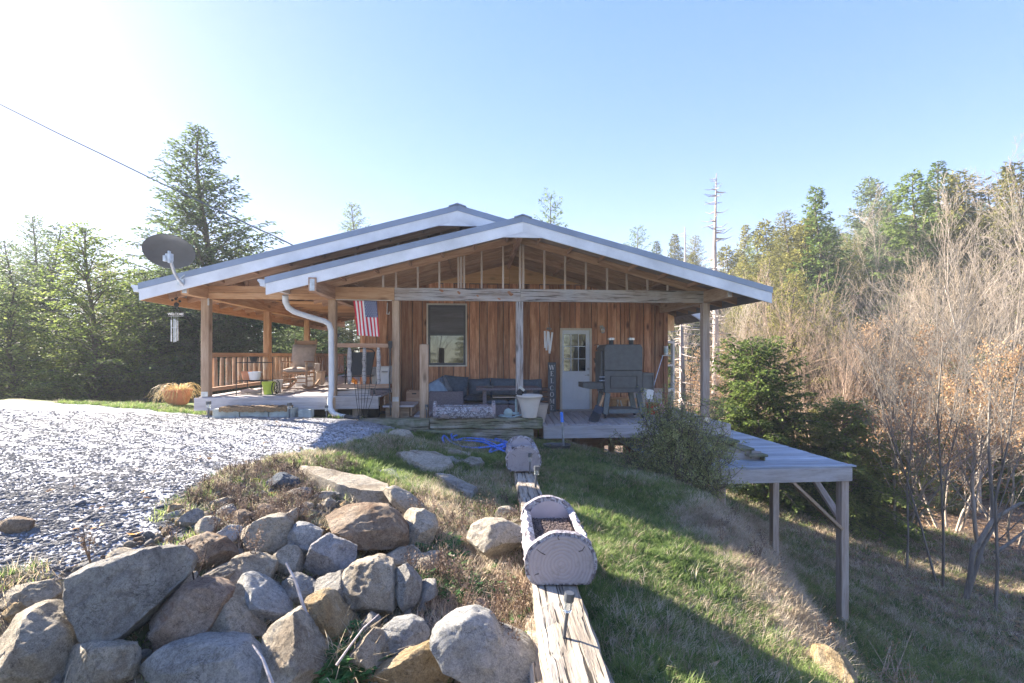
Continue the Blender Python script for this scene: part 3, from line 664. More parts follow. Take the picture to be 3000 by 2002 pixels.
# window ------------------------------------------------------------
fr = B(); t_ = .035
fr.box(WX[0] - t_, WX[0], VW - .02, VW + .03, WZ[0] - t_, WZ[1] + t_); fr.box(WX[1], WX[1] + t_, VW - .02, VW + .03, WZ[0] - t_, WZ[1] + t_)
fr.box(WX[0], WX[1], VW - .02, VW + .03, WZ[1], WZ[1] + t_); fr.box(WX[0], WX[1], VW - .035, VW + .03, WZ[0] - t_, WZ[0])
win = fr.obj('window', trimM, house, HF); W[win] = HF.copy()
zmid = ZV(1309, 980, VW)
q = B(); g_ = .05; a, b = WX[0] + .002, WX[1] - .002
for (z0, z1, y) in ((WZ[0] + .002, zmid + .02, VW + .0), (zmid - .012, WZ[1] - .002, VW + .035)):
    q.box(a, a + g_, y, y + .03, z0, z1); q.box(b - g_, b, y, y + .03, z0, z1); q.box(a + g_, b - g_, y, y + .03, z0, z0 + g_); q.box(a + g_, b - g_, y, y + .03, z1 - g_, z1)
q.obj('sash', dkM, win, HF)
for (z0, z1, y) in ((WZ[0] + .05, zmid - .03, VW + .014), (zmid + .04, WZ[1] - .05, VW + .048)):
    q = B(); q.box(a + g_, b - g_, y, y + .004, z0, z1); q.obj('pane', glassM, win, HF)
# door --------------------------------------------------------------
q = B(); q.box(DX[0], DX[0] + .05, VW - .03, VW + .05, ZD, DZ[1]); q.box(DX[1] - .05, DX[1], VW - .03, VW + .05, ZD, DZ[1]); q.box(DX[0] + .05, DX[1] - .05, VW - .03, VW + .05, DZ[1] - .05, DZ[1])
q.box(DX[0] - .02, DX[1] + .06, VW - .16, VW + .04, ZD + .001, ZD + .03); q.obj('door_frame', trimM, house, HF)
d0, d1 = DX[0] + .052, DX[1] - .052; gx0, gx1 = UV(1650.5, VW), UV(1716, VW); gz0, gz1 = ZV(1687, 1088, VW), ZV(1687, 979, VW)
q = B(); y0, y1 = VW - .012, VW + .035
q.box(d0, gx0, y0, y1, gz0, gz1); q.box(gx1, d1, y0, y1, gz0, gz1); q.box(d0, d1, y0, y1, ZD + .035, gz0); q.box(d0, d1, y0, y1, gz1, DZ[1] - .052)
door = q.obj('door', doorM, house, HF); W[door] = HF.copy()
q = B(); e = .028
q.box(gx0 - e, gx1 + e, y0 - .012, y0 + .002, gz0 - e, gz0 + .004); q.box(gx0 - e, gx1 + e, y0 - .012, y0 + .002, gz1 - .004, gz1 + e)
q.box(gx0 - e, gx0 + .004, y0 - .012, y0 + .002, gz0 + .004, gz1 - .004); q.box(gx1 - .004, gx1 + e, y0 - .012, y0 + .002, gz0 + .004, gz1 - .004)
for k in (1, 2):
    x = gx0 + (gx1 - gx0) * k / 3; q.box(x - .009, x + .009, y0 - .003, y0 + .012, gz0, gz1)
    z = gz0 + (gz1 - gz0) * k / 3; q.box(gx0, gx1, y0 - .005, y0 + .011, z - .009, z + .009)
q.obj('muntin', doorM, door, HF)
for i in range(3):
    for j in range(3):
        x = gx0 + (gx1 - gx0) * i / 3; z = gz0 + (gz1 - gz0) * j / 3
        q = B(); q.box(x + .01, x + (gx1 - gx0) / 3 - .01, y0 + .014, y0 + .018, z + .01, z + (gz1 - gz0) / 3 - .01); q.obj('pane', glassM, door, HF)
for x0, x1 in ((d0 + .07, (d0 + d1) / 2 - .05), ((d0 + d1) / 2 + .05, d1 - .07)):
    z0, z1 = ZV(1687, 1172, VW), ZV(1687, 1111, VW); q = B(); w_ = .012
    for (a, b, c, d) in ((x0, x1, z0, z0 + w_), (x0, x1, z1 - w_, z1), (x0, x0 + w_, z0 + w_, z1 - w_), (x1 - w_, x1, z0 + w_, z1 - w_)): q.box(a, b, y0 - .006, y0 + .001, c, d)
    q.obj('door_moulding', doorM, door, HF, bevel=.003)
kx = UV(1723.5, VW)
q = B(); q.M = Matrix.Translation((kx, y0, ZV(1723, 1081, VW))) @ Matrix.Rotation(R(90), 4, 'X'); q.lathe([(.03, 0), (.032, .01), (.02, .022), (.0, .024)], 14); q.obj('deadbolt', galvM, door, HF, smooth=True)
q = B(); q.M = Matrix.Translation((kx, y0, ZV(1723, 1099, VW))) @ Matrix.Rotation(R(90), 4, 'X'); q.lathe([(.03, 0), (.03, .01), (.012, .02), (.012, .045), (0, .046)], 14); q.M = None; q.bar((kx + .01, y0 - .04, ZV(1723, 1099, VW)), (kx - .10, y0 - .042, ZV(1723, 1099.5, VW)), .016, .014); q.obj('handle', galvM, door, HF, smooth=True)
# wall lamp beside the door
lx, lz = UV(1762, VW), ZV(1762, 966, VW)
q = B(); q.box(lx - .04, lx + .04, VW - .02, VW + .004, lz - .02, lz + .10); q.tube([(lx, VW - .02, lz + .08), (lx, VW - .10, lz + .10), (lx, VW - .12, lz + .06)], .008, 6); q.lathe([(.0, .062), (.05, .055), (.055, .045), (.0, .045)], 12, (lx, VW - .12, lz))
lamp = q.obj('wall_lamp', galvM, house, HF, smooth=True); W[lamp] = HF.copy()
q = B(); q.lathe([(.045, .044), (.062, .0), (.058, -.07), (.03, -.10), (0, -.105)], 14, (lx, VW - .12, lz)); q.obj('lamp_glass', clearM, lamp, HF, smooth=True)
# posts, beams -------------------------------------------------------
def post(u, v, z0, z1, w=.14, mat=postM, parent=house, name='post', **k): return plank(name, (u, v + w / 2, z0), (u, v + w / 2, z1), w, w, mat, parent, HF, up=(0, -1, 0), bevel=.006)
uP = [UV(972, VP_), UV(1159, VP_), UV(1522.5, VP_), UV(2070, VP_) + .0]
post(uP[0], VP_, -1.18, 1.055); post(uP[1], VP_, ZD + .002, 1.055, mat=postM); post(uP[2], VP_, ZD + .002, 1.055, mat=beamM); post(uP[3], VP_, ZD + .002, 1.055, mat=studM)
for v in (VP_, 12.1, 14.9): post(-5.04, v, ZU + .002, 1.055, mat=postM if v == VP_ else orangeM)
b0, b1, zb0, zb1 = uP[0] - .07, uP[3] + .07, 1.058, 1.305
uj = UV(1525, VP_)
ul = UV(1155, VP_)
plank('beam', (b0, VP_ + .02, (zb0 + zb1) / 2), (ul, VP_ + .02, (zb0 + zb1) / 2), .038, zb1 - zb0, orangeM, house)
plank('beam', (ul + .004, VP_ + .018, (zb0 + zb1) / 2), (uj, VP_ + .018, (zb0 + zb1) / 2), .038, zb1 - zb0, beamM, house)
plank('beam', (uj + .004, VP_ + .02, (zb0 + zb1) / 2), (b1, VP_ + .02, (zb0 + zb1) / 2), .038, zb1 - zb0, beamM, house)
plank('beam', (b0, VP_ + .12, (zb0 + zb1) / 2), (b1, VP_ + .12, (zb0 + zb1) / 2), .038, zb1 - zb0 - .01, orangeM, house)
plank('beam', (-5.11, VP_ + .02, zb0 + .058), (b0 - .004, VP_ + .02, zb0 + .058), .038, .116, orangeM, house)
plank('beam', (-5.11, VP_ + .02, zb0 + .183), (b0 - .004, VP_ + .02, zb0 + .183), .038, .120, orangeM, house)
plank('side_beam', (-5.04, 8.79, 1.18), (-5.04, 19.0, 1.18), .13, .24, orangeM, house)
plank('side_beam', (uP[0], 8.30, 1.19), (uP[0], VW + .01, 1.19), .13, .235, rafM, house)
plank('side_beam', (uP[3], 8.53, 1.18), (uP[3], VW + .01, 1.18), .13, .235, postM, house)
for (u, v) in ((-5.04, 8.785), (uP[0], 8.295), (uP[3], 8.525)): plank('beam_end_plate', (u, v, 1.08), (u, v, 1.28), .08, .006, galvM, house, HF, up=(0, -1, 0))
plank('ridge_beam', (.86, 8.42, 2.22), (.86, VW, 2.22), .06, .2, rafM, house); plank('ridge_beam', (-.29, 8.8, 2.48), (-.29, VW, 2.48), .06, .2, rafM, house)
for (x0, y0, w_, h_) in ((1293, 852, 9, 5), (1345, 858, 7, 5), (1495, 861, 11, 8), (1399, 867, 5, 3), (1462, 876, 6, 3)):
    c = HV(x0, y0, VP_ - .0035); q = B(); rg_ = random.Random(x0); k_ = .0067
    q.prism([(c.x + w_ * k_ * math.cos(a) * rg_.uniform(.5, 1.1), c.z - w_ * k_ * .35 * math.cos(a) + h_ * k_ * math.sin(a) * rg_.uniform(.5, 1.1)) for a in np.linspace(0, 5.7, 11)], VP_ - .0045, VP_ - .002); q.obj('resin_knot', cedarM, house, HF)
# king posts and studs in the open gable
for px_ in (1122, 1160, 1224, 1287, 1411, 1474, 1595, 1656, 1717, 1779, 1837, 1897, 1957):
    u = UV(px_, VP_); zt = zf(u) - .075
    if u < .86: zt = zf(u) - .21
    else: zt = zf(u) - .21
    if zt > zb1 + .03: plank('gable_stud', (u, VP_ + .015, zb1 + .002), (u, VP_ + .015, zt), .038, .045, studM, house, HF, up=(0, -1, 0))
for px_ in (1343, 1351, 1359.5):
    u = UV(px_, VP_); plank('gable_stud', (u, VP_ + .015, zb1 + .002), (u, VP_ + .015, zf(u) - .21), .04, .045, studM, house, HF, up=(0, -1, 0))
for px_ in (1524, 1533):
    u = UV(px_, VP_); plank('gable_stud', (u, VP_ + .015, zb1 + .002), (u, VP_ + .015, zf(u) - .21), .045, .045, studM, house, HF, up=(0, -1, 0))
for px_ in (720, 784, 846, 911, 976, 1040, 1103, 1165, 1228, 1292):
    u = UV(px_, VP_); zt = zm(u) - .205; zlo = zb1 + .002 if u < uP[0] else zf(u) + .02
    if zt > zlo + .03: plank('gable_stud', (u, VP_ + .05, zlo), (u, VP_ + .05, zt), .04, .045, studM if px_ > 900 else rafM, house, HF, up=(0, -1, 0))
# light ceiling boards over the left porch at the back
for k in range(9):
    v = 12.6 + k * .62
    plank('ceiling_board', (-4.9, v, 1.335), (-2.8, v, 1.335), .60, .02, orangeM if k % 2 else plyM, house)
# log-end beam under the far porch roof, lit end
q = B(); q.tube([(-3.0, 13.0, .93), (-4.1, 18.5, 1.0)], [.17, .15], 12); q.obj('log_beam', orangeM, house, HF, smooth=True)
# bay on the right corner -------------------------------------------
A_, Bb = Vector((4.87, VW + .02, 0)), Vector((5.42, 12.55, 0))
def bayp(t, z, o=0):
    p = A_.lerp(Bb, t); n = Vector((Bb.y - A_.y, -(Bb.x - A_.x), 0)).normalized(); return Vector((p.x, p.y, z)) + n * o
def bayb(q, t0, t1, z0, z1, o0, o1):
    P = [bayp(t0, z0, o0), bayp(t1, z0, o0), bayp(t1, z0, o1), bayp(t0, z0, o1)]; Q = [Vector((p.x, p.y, z1)) for p in P]
    q.add(P + Q, [(0,1,2,3),(4,7,6,5),(0,4,5,1),(1,5,6,2),(2,6,7,3),(3,7,4,0)])
q = B(); bayb(q, 0, 1, ZV(1955, 968, 12.1) + .0, 1.05, -.05, 0); bay = q.obj('bay_panel', plyM, house, HF); W[bay] = HF.copy()
q = B(); bayb(q, 0, .12, -1.0, .36, -.05, .012); bayb(q, .78, 1, -1.2, .42, -.05, .012); bayb(q, .12, .78, .30, .36, -.05, .012); bayb(q, .12, .86, -.95, -.88, -.05, .03); bayb(q, .12, .78, -.30, -.25, -.04, .006); q.obj('window_frame', trimM, bay, HF)
q = B(); bayb(q, .12, .78, -.88, .30, -.03, -.02); q.obj('pane', glassM, bay, HF)
q = B(); bayb(q, .05, .86, ZD + .05, -.96, -.05, .004); q.obj('rough_plank', tie2M, bay, HF)
# lower wing roof beyond the bay
q = B(); A1, B1, C1, D1 = HV(1981, 953, 13.4), HV(2053, 942, 12.2), HV(2010, 914, 12.2), HV(1950, 905, 13.4)
q.add([A1, B1, C1, D1] + [p + Vector((0, .02, .12)) for p in (A1, B1, C1, D1)], [(0,1,2,3),(4,7,6,5),(0,4,5,1),(1,5,6,2),(2,6,7,3),(3,7,4,0)]); q.obj('soffit', sofM, house, HF)
E1 = HV(2053, 915, 12.15); q = B(); q.add([C1 + Vector((0,-.03,.02)), B1 + Vector((.01,-.03,.02)), E1, C1 + Vector((0,-.03,.05))] + [p + Vector((0, .02, 0)) for p in (C1, B1, E1, C1)], [(0,1,2),(4,6,5),(0,4,5,1),(1,5,6,2),(2,6,4,0)]); q.obj('soffit_fascia', whiteM, house, HF)
# downspout -----------------------------------------------------------
dp = [(836, 866, 8.75), (836, 884, 8.8), (845, 902, 8.85), (862, 914, 8.9), (905, 928, 9.05), (950, 941, 9.2), (964, 950, 9.25), (970, 968, 9.27), (971, 1050, 9.27), (971, 1140, 9.27), (966, 1178, 9.25), (968, 1200, 9.2), (978, 1213, 9.17), (996, 1220, 9.15), (1010, 1222, 9.1)]
q = B(); q.tube([HV(*p) for p in dp], .052, 10); ds = q.obj('downspout', gutM, house, HF, smooth=True); W[ds] = HF.copy()
q = B(); pp = [HV(1008, 1222, 9.12), HV(1050, 1226, 9.0)]
for k in range(24):
    a = pp[0].lerp(pp[1], k / 24); b = pp[0].lerp(pp[1], (k + .5) / 24); q.tube([a, b], .05 if k % 2 else .042, 10)
q.obj('drain_pipe', dkM, ds, HF)
# metal bands at post feet
for u, v, z in ((uP[1], VP_ - .004, -.86), (-5.04, VP_ - .004, ZU + .05), (uP[3], VP_ - .004, ZD + .06), (-5.0, VP_ - .004, 1.0)):
    q = B(); h = .045 if z != 1.0 else .07; wd = .06 if z != 1.0 else .016
    q.box(u - wd + (.03 if z == 1.0 else 0), u + wd + (.03 if z == 1.0 else 0), v - .004, v, z - h, z + h); q.obj('strap_plate', galvM, house, HF)
# ------------------------------------------------------------------ upper porch deck with its railings
pd = hthing('porch_deck', 'raised grey plank porch along the left side of the cabin with log slat railings', 'porch', -3.9, VP_, ZU - .3)
nb = 66
for k in range(70):
    v = 9.42 + .144 * k
    u1 = -1.78 if v < VW - .05 else -2.75
    plank('deck_board', (-5.14, v + .06, ZU - .014), (u1, v + .06, ZU - .014), .138, .028, deckM, pd)
plank('rim_board', (-5.20, VP_ - .04, ZU - .135), (uP[0] - .08, VP_ - .04, ZU - .135), .038, .235, deckM, pd)
plank('rim_board', (uP[0] + .075, VP_ + .0, ZU - .135), (-1.83, VP_ + .0, ZU - .135), .038, .235, deckM, pd)
plank('rim_board', (-5.18, VP_, ZU - .14), (-5.18, 19.2, ZU - .14), .038, .22, deckM, pd)
plank('joist', (-4.9, 9.9, ZU - .14), (-1.9, 9.9, ZU - .14), .038, .20, deckM, pd)
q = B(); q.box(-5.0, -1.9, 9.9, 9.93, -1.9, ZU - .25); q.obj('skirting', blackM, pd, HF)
for u, v in ((-5.04, 9.6), (-3.9, 9.6), (-5.04, 12.2), (-5.04, 15.0), (-2.3, 9.6), (-5.04, 18.8)):
    h = h1(*hp(u, v, 0)[:2]); post(u, v, min(h, -1.2) - .3, ZU - .26, mat=studM, parent=pd, name='foot_post')
# side railing
bays = [(9.57, 12.09), (12.25, 14.89), (15.05, 18.95)]
for a, b in bays:
    plank('top_rail', (-5.04, a, .0), (-5.04, b, .0), .09, .085, orangeM, pd)
    plank('bottom_rail', (-5.04, a, ZU + .12), (-5.04, b, ZU + .12), .08, .07, rafM, pd)
    n = int((b - a) / .235)
    for k in range(n):
        v = a + .14 + k * (b - a - .2) / max(1, n - 1) * .97
        plank('slat', (-5.0 + random.uniform(-.01, .01), v, ZU + .165), (-5.0, v + random.uniform(-.012, .012), -.05), .135 + random.uniform(-.015, .02), .05, logM, pd, HF, up=(1, 0, 0), rough=.012, bevel=.014)
plank('top_rail', (-4.98, 18.98, .0), (-2.8, 18.98, .0), .09, .085, orangeM, pd); plank('bottom_rail', (-4.98, 18.98, ZU + .12), (-2.8, 18.98, ZU + .12), .08, .07, orangeM, pd)
for k in range(9): plank('slat', (-4.85 + k * .24, 18.98, ZU + .165), (-4.85 + k * .24, 18.98, -.05), .13, .05, logM, pd, HF, up=(0, -1, 0), rough=.012, bevel=.014)
# gate-like front rail between the posts
g0, g1 = UV(986, VP_ + .03), UV(1142, VP_ + .03)
plank('top_rail', (g0, VP_ + .06, ZV(1060, 1012, VP_ + .03)), (g1, VP_ + .06, ZV(1060, 1013, VP_ + .03)), .075, .08, rafM, pd)
plank('bottom_rail', (g0, VP_ + .06, ZV(1060, 1132, VP_ + .03)), (g1, VP_ + .06, ZV(1060, 1132, VP_ + .03)), .075, .08, rafM, pd)
plank('kick_board', (g0, VP_ + .09, ZV(1060, 1150, VP_ + .03)), (g0 + .62, VP_ + .09, ZV(1060, 1150, VP_ + .03)), .03, .13, beamM, pd)
for px_ in (1023, 1067, 1109):
    u = UV(px_, VP_ + .03); q = B(); z0, z1 = ZV(px_, 1127, VP_ + .03), ZV(px_, 1019, VP_ + .03); pts = []; rr = []
    for k in range(9): pts.append((u + random.uniform(-.007, .007), VP_ + .045 + random.uniform(-.006, .006), z0 + (z1 - z0) * k / 8)); rr.append(random.uniform(.034, .046))
    rr[0] = .024; rr[-1] = .026
    q.tube(pts, rr, 10); q.obj('log_slat', glogM, pd, HF, smooth=True)
# steps down to the main deck
plank('step_tread', (-1.76, VP_ + .42, -1.005), (-1.16, VP_ + .42, -1.005), .78, .038, deckM, pd)
plank('step_tread', (-1.16, VP_ + .42, -1.20), (-.86, VP_ + .42, -1.20), .78, .038, deckM, pd)
for u, z in ((-1.74, -.81), (-1.22, -1.03), (-.92, -1.225)): plank('step_riser', (u, VP_ + .10, (z + max(z - .17, ZD)) / 2), (u, VP_ + .78, (z + max(z - .17, ZD)) / 2), .03, min(.17, z - ZD - .004), postM, pd)
q = B(); q.box(-1.72, -1.26, VP_ + .12, VP_ + .15, ZD + .002, -1.026); q.box(-1.2, -.96, VP_ + .12, VP_ + .15, ZD + .002, -1.222); q.obj('step_stringer', postM, pd, HF)
# ------------------------------------------------------------------ main deck
md_ = hthing('wooden_deck', 'grey plank deck in front of the white door with a thick weathered rim beam', 'deck', 1.5, VP_, ZD - .3)
def dbx(u, v): return u + (v - VP_) * math.tan(TH) * 1.0
k = 0; u = -1.8
while u < 5.15:
    e0 = max(u, -1.76) ; v0, v1 = VP_ - .0, VW + .0
    vend = VW + (.9 if u > 4.85 else -.02)
    plank('deck_board', (u, v0, ZD - .014), (dbx(u, vend), vend, ZD - .014), .131, .028, deckM, md_); u += .145
plank('rim_beam', (UV(1592, VP_ - .09), VP_ - .05, ZD - .14), (5.2, VP_ - .05, ZD - .14), .09, .245, deckM, md_)
plank('rim_board', (5.22, VP_ - .05, ZD - .14), (5.22, 12.8, ZD - .14), .04, .235, deckM, md_)
plank('threshold_board', (DX[0] - .05, VW - .17, ZD + .02), (DX[1] + .12, VW - .17, ZD + .02), .14, .035, deckM, md_)
for u in (-.2, 1.9, 3.55, 5.1):
    g_ = h1(*hp(u, VP_ + .2, 0)[:2]); post(u, VP_ + .08, g_ - .3, ZD - .265, mat=studM, parent=md_, name='foot_post')
for u in (0.5, 2.5, 4.6):
    g_ = h1(*hp(u, 11.4, 0)[:2]); post(u, 11.4, g_ - .3, ZD - .05, mat=studM, parent=md_, name='foot_post')
for k in range(5): plank('joist', (-.2 + k * 1.3, VP_ + .1, ZD - .12), (-.2 + k * 1.3, VW, ZD - .12), .04, .18, deckM, md_)
q = B(); q.box(.6, 3.2, 11.5, 11.55, -3.2, ZD - .03); q.obj('skirting', rafM, md_, HF)
post(UV(1242, 9.22), 9.2, -1.30, ZV(1242, 1009, 9.2), w=.158, mat=postM, parent=md_, name='short_post')
# ------------------------------------------------------------------ lower deck on tall posts
ld = hthing('wooden_deck', 'frosty lower deck standing on tall braced posts over the slope', 'deck', 5, 7.9, -4.6)
ZL = -1.95; LU0, LU1, LV0, LV1 = 3.3, 6.67, 7.9, 12.45
n = int((LV1 - LV0) / .145)
for k in range(n):
    v = LV0 + .07 + k * .145
    plank('deck_board', (LU0, v, ZL - .014), (LU1 + random.uniform(.0, .02) + (.05 if k == 0 else 0), v, ZL - .014), .130, .028, ldeckM, ld)
plank('rim_board', (LU0, LV0 - .0, ZL - .15), (LU1 - .04, LV0, ZL - .15), .04, .235, deckM, ld)
plank('rim_board', (LU1 - .05, LV0 + .03, ZL - .15), (LU1 - .05, LV1, ZL - .15), .04, .235, deckM, ld)
plank('rim_board', (LU0, LV1, ZL - .15), (LU1 - .04, LV1, ZL - .15), .04, .235, deckM, ld)
for k in range(6): plank('joist', (LU0 + .4 + k * .5, LV0 + .04, ZL - .13), (LU0 + .4 + k * .5, LV1 - .04, ZL - .13), .04, .19, deckM, ld)
for (u, v) in ((LU1 - .14, LV0 + .02), (LU1 - .14, 9.85), (LU1 - .14, 12.05), (4.3, 11.0), (4.45, 9.3), (LU0 + .3, 12.2), (5.9, 11.9)):
    g_ = h1(*hp(u, v + .07, 0)[:2]); post(u, v, g_ - .35, ZL - .27, mat=studM, parent=ld, name='deck_post')
plank('brace', (LU1 - .20, LV0 + .06, ZL - 1.12), (LU1 - 1.12, LV0 + .06, ZL - .27), .05, .14, postM, ld, HF, up=(0, -1, 0))
plank('brace', (LU1 - .14, LV0 + .17, ZL - .95), (LU1 - .14, LV0 + 1.0, ZL - .27), .05, .13, studM, ld, HF, up=(1, 0, 0))
plank('brace', (LU1 - .2, 9.9, ZL - .75), (LU1 - .7, 9.9, ZL - .27), .05, .13, postM, ld, HF, up=(0, -1, 0))
for k in range(4): plank('skirting_board', (4.0 + k * .13, 11.05, -3.2), (4.0 + k * .13, 11.05, ZL - .27), .12, .02, deckM, ld, HF, up=(0, -1, 0))
for i, (pa, pb, yy, v) in enumerate(((2088, 2168, 1299, 8.55), (2130, 2211, 1321, 8.45), (2195, 2251, 1345, 8.35))):
    z = ZL + .54 - .18 * (i + 0) ; z = (ZL + .33, ZL + .20, ZL + .10)[i]
    u0, u1 = UV(pa, v), UV(pb, v)
    plank('step_tread', ((u0), v + .30, z), (u1, v + .30, z), .60, .04, tie2M, ld)
    plank('step_riser', (u1 - .05, v + .03, z - .10), (u1 - .05, v + .58, z - .10), .03, .15, tie2M, ld)
plank('step_stringer', (UV(2100, 8.5), 8.52, ZL + .12), (UV(2230, 8.5), 8.52, ZL + .05), .04, .2, deckM, ld)
# ------------------------------------------------------------------ props
def WP(p): return HF @ Vector(p)
def hpix(px, py, v): return HV(px, py, v)
def text_mesh(txt, size, depth, serif=True):
    c = bpy.data.curves.new('lettering', 'FONT'); c.body = txt; c.size = size; c.extrude = depth; c.align_x = 'CENTER'; c.align_y = 'CENTER'; c.offset = size * .012; c.resolution_u = 3
    o = bpy.data.objects.new('tmp', c); COL.objects.link(o); dg = bpy.context.evaluated_depsgraph_get(); me = bpy.data.meshes.new_from_object(o.evaluated_get(dg)); bpy.data.objects.remove(o); return me
def serif_letter(ch, h):
    """flat strokes of a roman capital as list of polygons, height h, centred"""
    t, s, w = h * .17, h * .055, h * .80
    P = []
    def r(x0, x1, y0, y1): P.append([(x0, y0), (x1, y0), (x1, y1), (x0, y1)])
    a = h / 2
    if ch == 'W':
        for (x0, y0, x1, y1, q) in ((-.50, .5, -.26, -.5, t), (-.26, -.5, -.02, .5, s), (-.02, .5, .24, -.5, t), (.24, -.5, .50, .5, s)):
            P.append([((x0) * h - q / 2, y0 * h), (x0 * h + q / 2, y0 * h), (x1 * h + q / 2, y1 * h), (x1 * h - q / 2, y1 * h)])
        for x in (-.5, -.02, .5): r(x * h - .13 * h, x * h + .13 * h, a - s, a)
    elif ch == 'E':
        r(-.24*h, -.24*h + t, -a, a); r(-.34*h, .30*h, a - s, a); r(-.34*h, .34*h, -a, -a + s); r(-.1*h, .16*h, -s/2, s/2); r(.27*h, .30*h, a - .22*h, a); r(.31*h, .34*h, -a, -a + .24*h); r(.14*h, .17*h, -.12*h, .12*h)
    elif ch == 'L':
        r(-.20*h, -.20*h + t, -a, a); r(-.32*h, .08*h, a - s, a); r(-.32*h, .36*h, -a, -a + s); r(.33*h, .36*h, -a, -a + .26*h)
    elif ch == 'M':
        r(-.42*h, -.42*h + s, -a, a); r(.28*h, .28*h + t, -a, a)
        P.append([(-.42*h, a), (-.42*h + t, a), (.02*h + s, -a * .8), (-.03*h, -a * .8)]); P.append([(-.03*h, -a*.8), (.02*h, -a*.8), (.34*h, a), (.28*h, a)])
        for x in (-.40, .365): r(x*h - .13*h, x*h + .13*h, -a, -a + s)
        r(-.54*h, -.36*h, a - s, a); r(.36*h, .52*h, a - s, a)
    elif ch in 'CO':
        n = 20
        for k in range(n):
            a0, a1 = 2*math.pi*k/n, 2*math.pi*(k+1)/n
            if ch == 'C' and (a0 < R(38) or a1 > R(322)): continue
            def pt(an, inn):
                th = t if abs(math.cos(an)) > .5 else s + (t - s) * abs(math.cos(an)) * 1.6
                rx, ry = (.42*h, a) if not inn else (.42*h - th, a - th * .6); return (rx*math.cos(an), ry*math.sin(an))
            P.append([pt(a0, 0), pt(a1, 0), pt(a1, 1), pt(a0, 1)])
        if ch == 'C': r(.30*h, .33*h, .10*h, .36*h); r(.30*h, .33*h, -.36*h, -.20*h)
    return P
# satellite dish
dc = hpix(494, 732, 8.55); sc_ = 1400 / 8.1
t = thing('satellite_dish', 'dark grey satellite dish clamped to the white roof edge above the porch corner', 'satellite dish', WP(hpix(530, 832, 8.68)), 0)
dcw = WP(dc); q = B()
prof = [(0, 0), (.15, .012), (.28, .045), (.365, .082), (.372, .078), (.36, .066), (.27, .03), (0, -.012)]
q.M = Matrix.Translation(dcw + Vector((0, .02, 0))) @ Matrix.Rotation(R(35), 4, 'Z') @ Matrix.Rotation(R(4), 4, 'Y') @ Matrix.Rotation(R(-40), 4, 'X') @ Matrix.Diagonal((1.0, 1.0, -1, 1))
q.lathe([(r_, z_ - .03) for r_, z_ in prof], 36); q.obj('dish', dishM, t, Matrix(), smooth=True)
q = B(); arm = [hpix(499, 748, 8.38), hpix(503, 775, 8.42), hpix(511, 800, 8.5), hpix(524, 822, 8.58), hpix(536, 836, 8.66)]
q.tube([WP(p) for p in arm], .024, 8); q.obj('mast', galvM, t, Matrix(), smooth=True)
q = B(); b = WP(hpix(496, 755, 8.40)); q.obox(b, (.10, .07, .13)); q.obox(b + Vector((.035, -.05, .0)), (.03, .05, .2)); q.obox(b + Vector((-.05, -.03, -.02)), (.05, .05, .1)); q.obj('bracket', galvM, t, Matrix(), bevel=.006)
q = B(); b = WP(hpix(530, 826, 8.68)); q.obox(b, (.11, .02, .10)); q.bar(b + Vector((-.02, 0, .05)), b + Vector((.06, .01, .12)), .015); q.obj('foot_plate', galvM, t, Matrix())
# power cable
cab = [(0, 306, 13.5), (166, 389, 12.6), (293, 450, 11.9), (459, 531, 11.0), (597, 596, 10.3), (751, 669, 9.5), (800, 690, 9.25), (858, 719, 8.95)]
pts = [ray(a, b_) * c for a, b_, c in cab]; pts.insert(0, pts[0] + (pts[0] - pts[1]) * 6 + Vector((0, 0, -.5)))
o = B().tube(pts, .014, 6).obj('power_cable', plain('cable_black', (.03, .045, .075), .5), smooth=True)
setp(o, 'black twisted power cable running from the upper left sky to the roof edge', 'cable')
# flag
fl = hthing('flag', 'american style flag with red and white stripes and starry blue canton hanging vertically', 'flag', UV(1070, VP_), VP_, ZV(1070, 880, VP_))
TL, TR, BL, BR = (1035, 881), (1103, 882), (1046, 983), (1114, 987)
def fp(a, b, o=0):
    x = (TL[0]*(1-a)+TR[0]*a)*(1-b)+(BL[0]*(1-a)+BR[0]*a)*b; y = (TL[1]*(1-a)+TR[1]*a)*(1-b)+(BL[1]*(1-a)+BR[1]*a)*b
    p = hpix(x, y, VP_ - .03); return p + Vector((0, .035 * math.sin(a * 9 + b * 2.2) * (.3 + .7 * b) - o, 0))
V, Fc, mi = [], [], []; na, nb = 39, 26
for j in range(nb + 1):
    for i in range(na + 1): V.append(fp(i / na, j / nb))
for j in range(nb):
    for i in range(na):
        Fc.append((j*(na+1)+i, j*(na+1)+i+1, (j+1)*(na+1)+i+1, (j+1)*(na+1)+i)); st = int(i / na * 13)
        mi.append(2 if (i / na >= 6/13 and j / nb < .46) else (0 if st % 2 == 0 else 1))
me = np_mesh('cloth', [tuple(p) for p in V], Fc, True); o = put('cloth', me, fl, HF, [fredM, fwhiM, fbluM]); me.polygons.foreach_set('material_index', np.array(mi, dtype=np.int32)); me.update()
md = o.modifiers.new('s', 'SOLIDIFY'); md.thickness = .002
q = B()
for r_ in range(9):
    nc = 6 if r_ % 2 == 0 else 5
    for c_ in range(nc):
        a = 6/13 + (7/13) * ((c_ + .5 + (0 if nc == 6 else .5)) / 6); b = .46 * (r_ + .7) / 9.4
        c = fp(a, b, .006); pl = []
        for k in range(10):
            rr = .0135 if k % 2 == 0 else .006; an = math.pi/2 + k * math.pi/5; pl.append(c + Vector((rr*math.cos(an), 0, rr*math.sin(an))))
        q.add(pl, [tuple(range(10))])
q.obj('star', fwhiM, fl, HF)
q = B(); q.tube([hpix(985, 878, VP_ - .02), hpix(1148, 881, VP_ - .02)], .008, 6); q.obj('flag_rod', trimM, fl, HF)
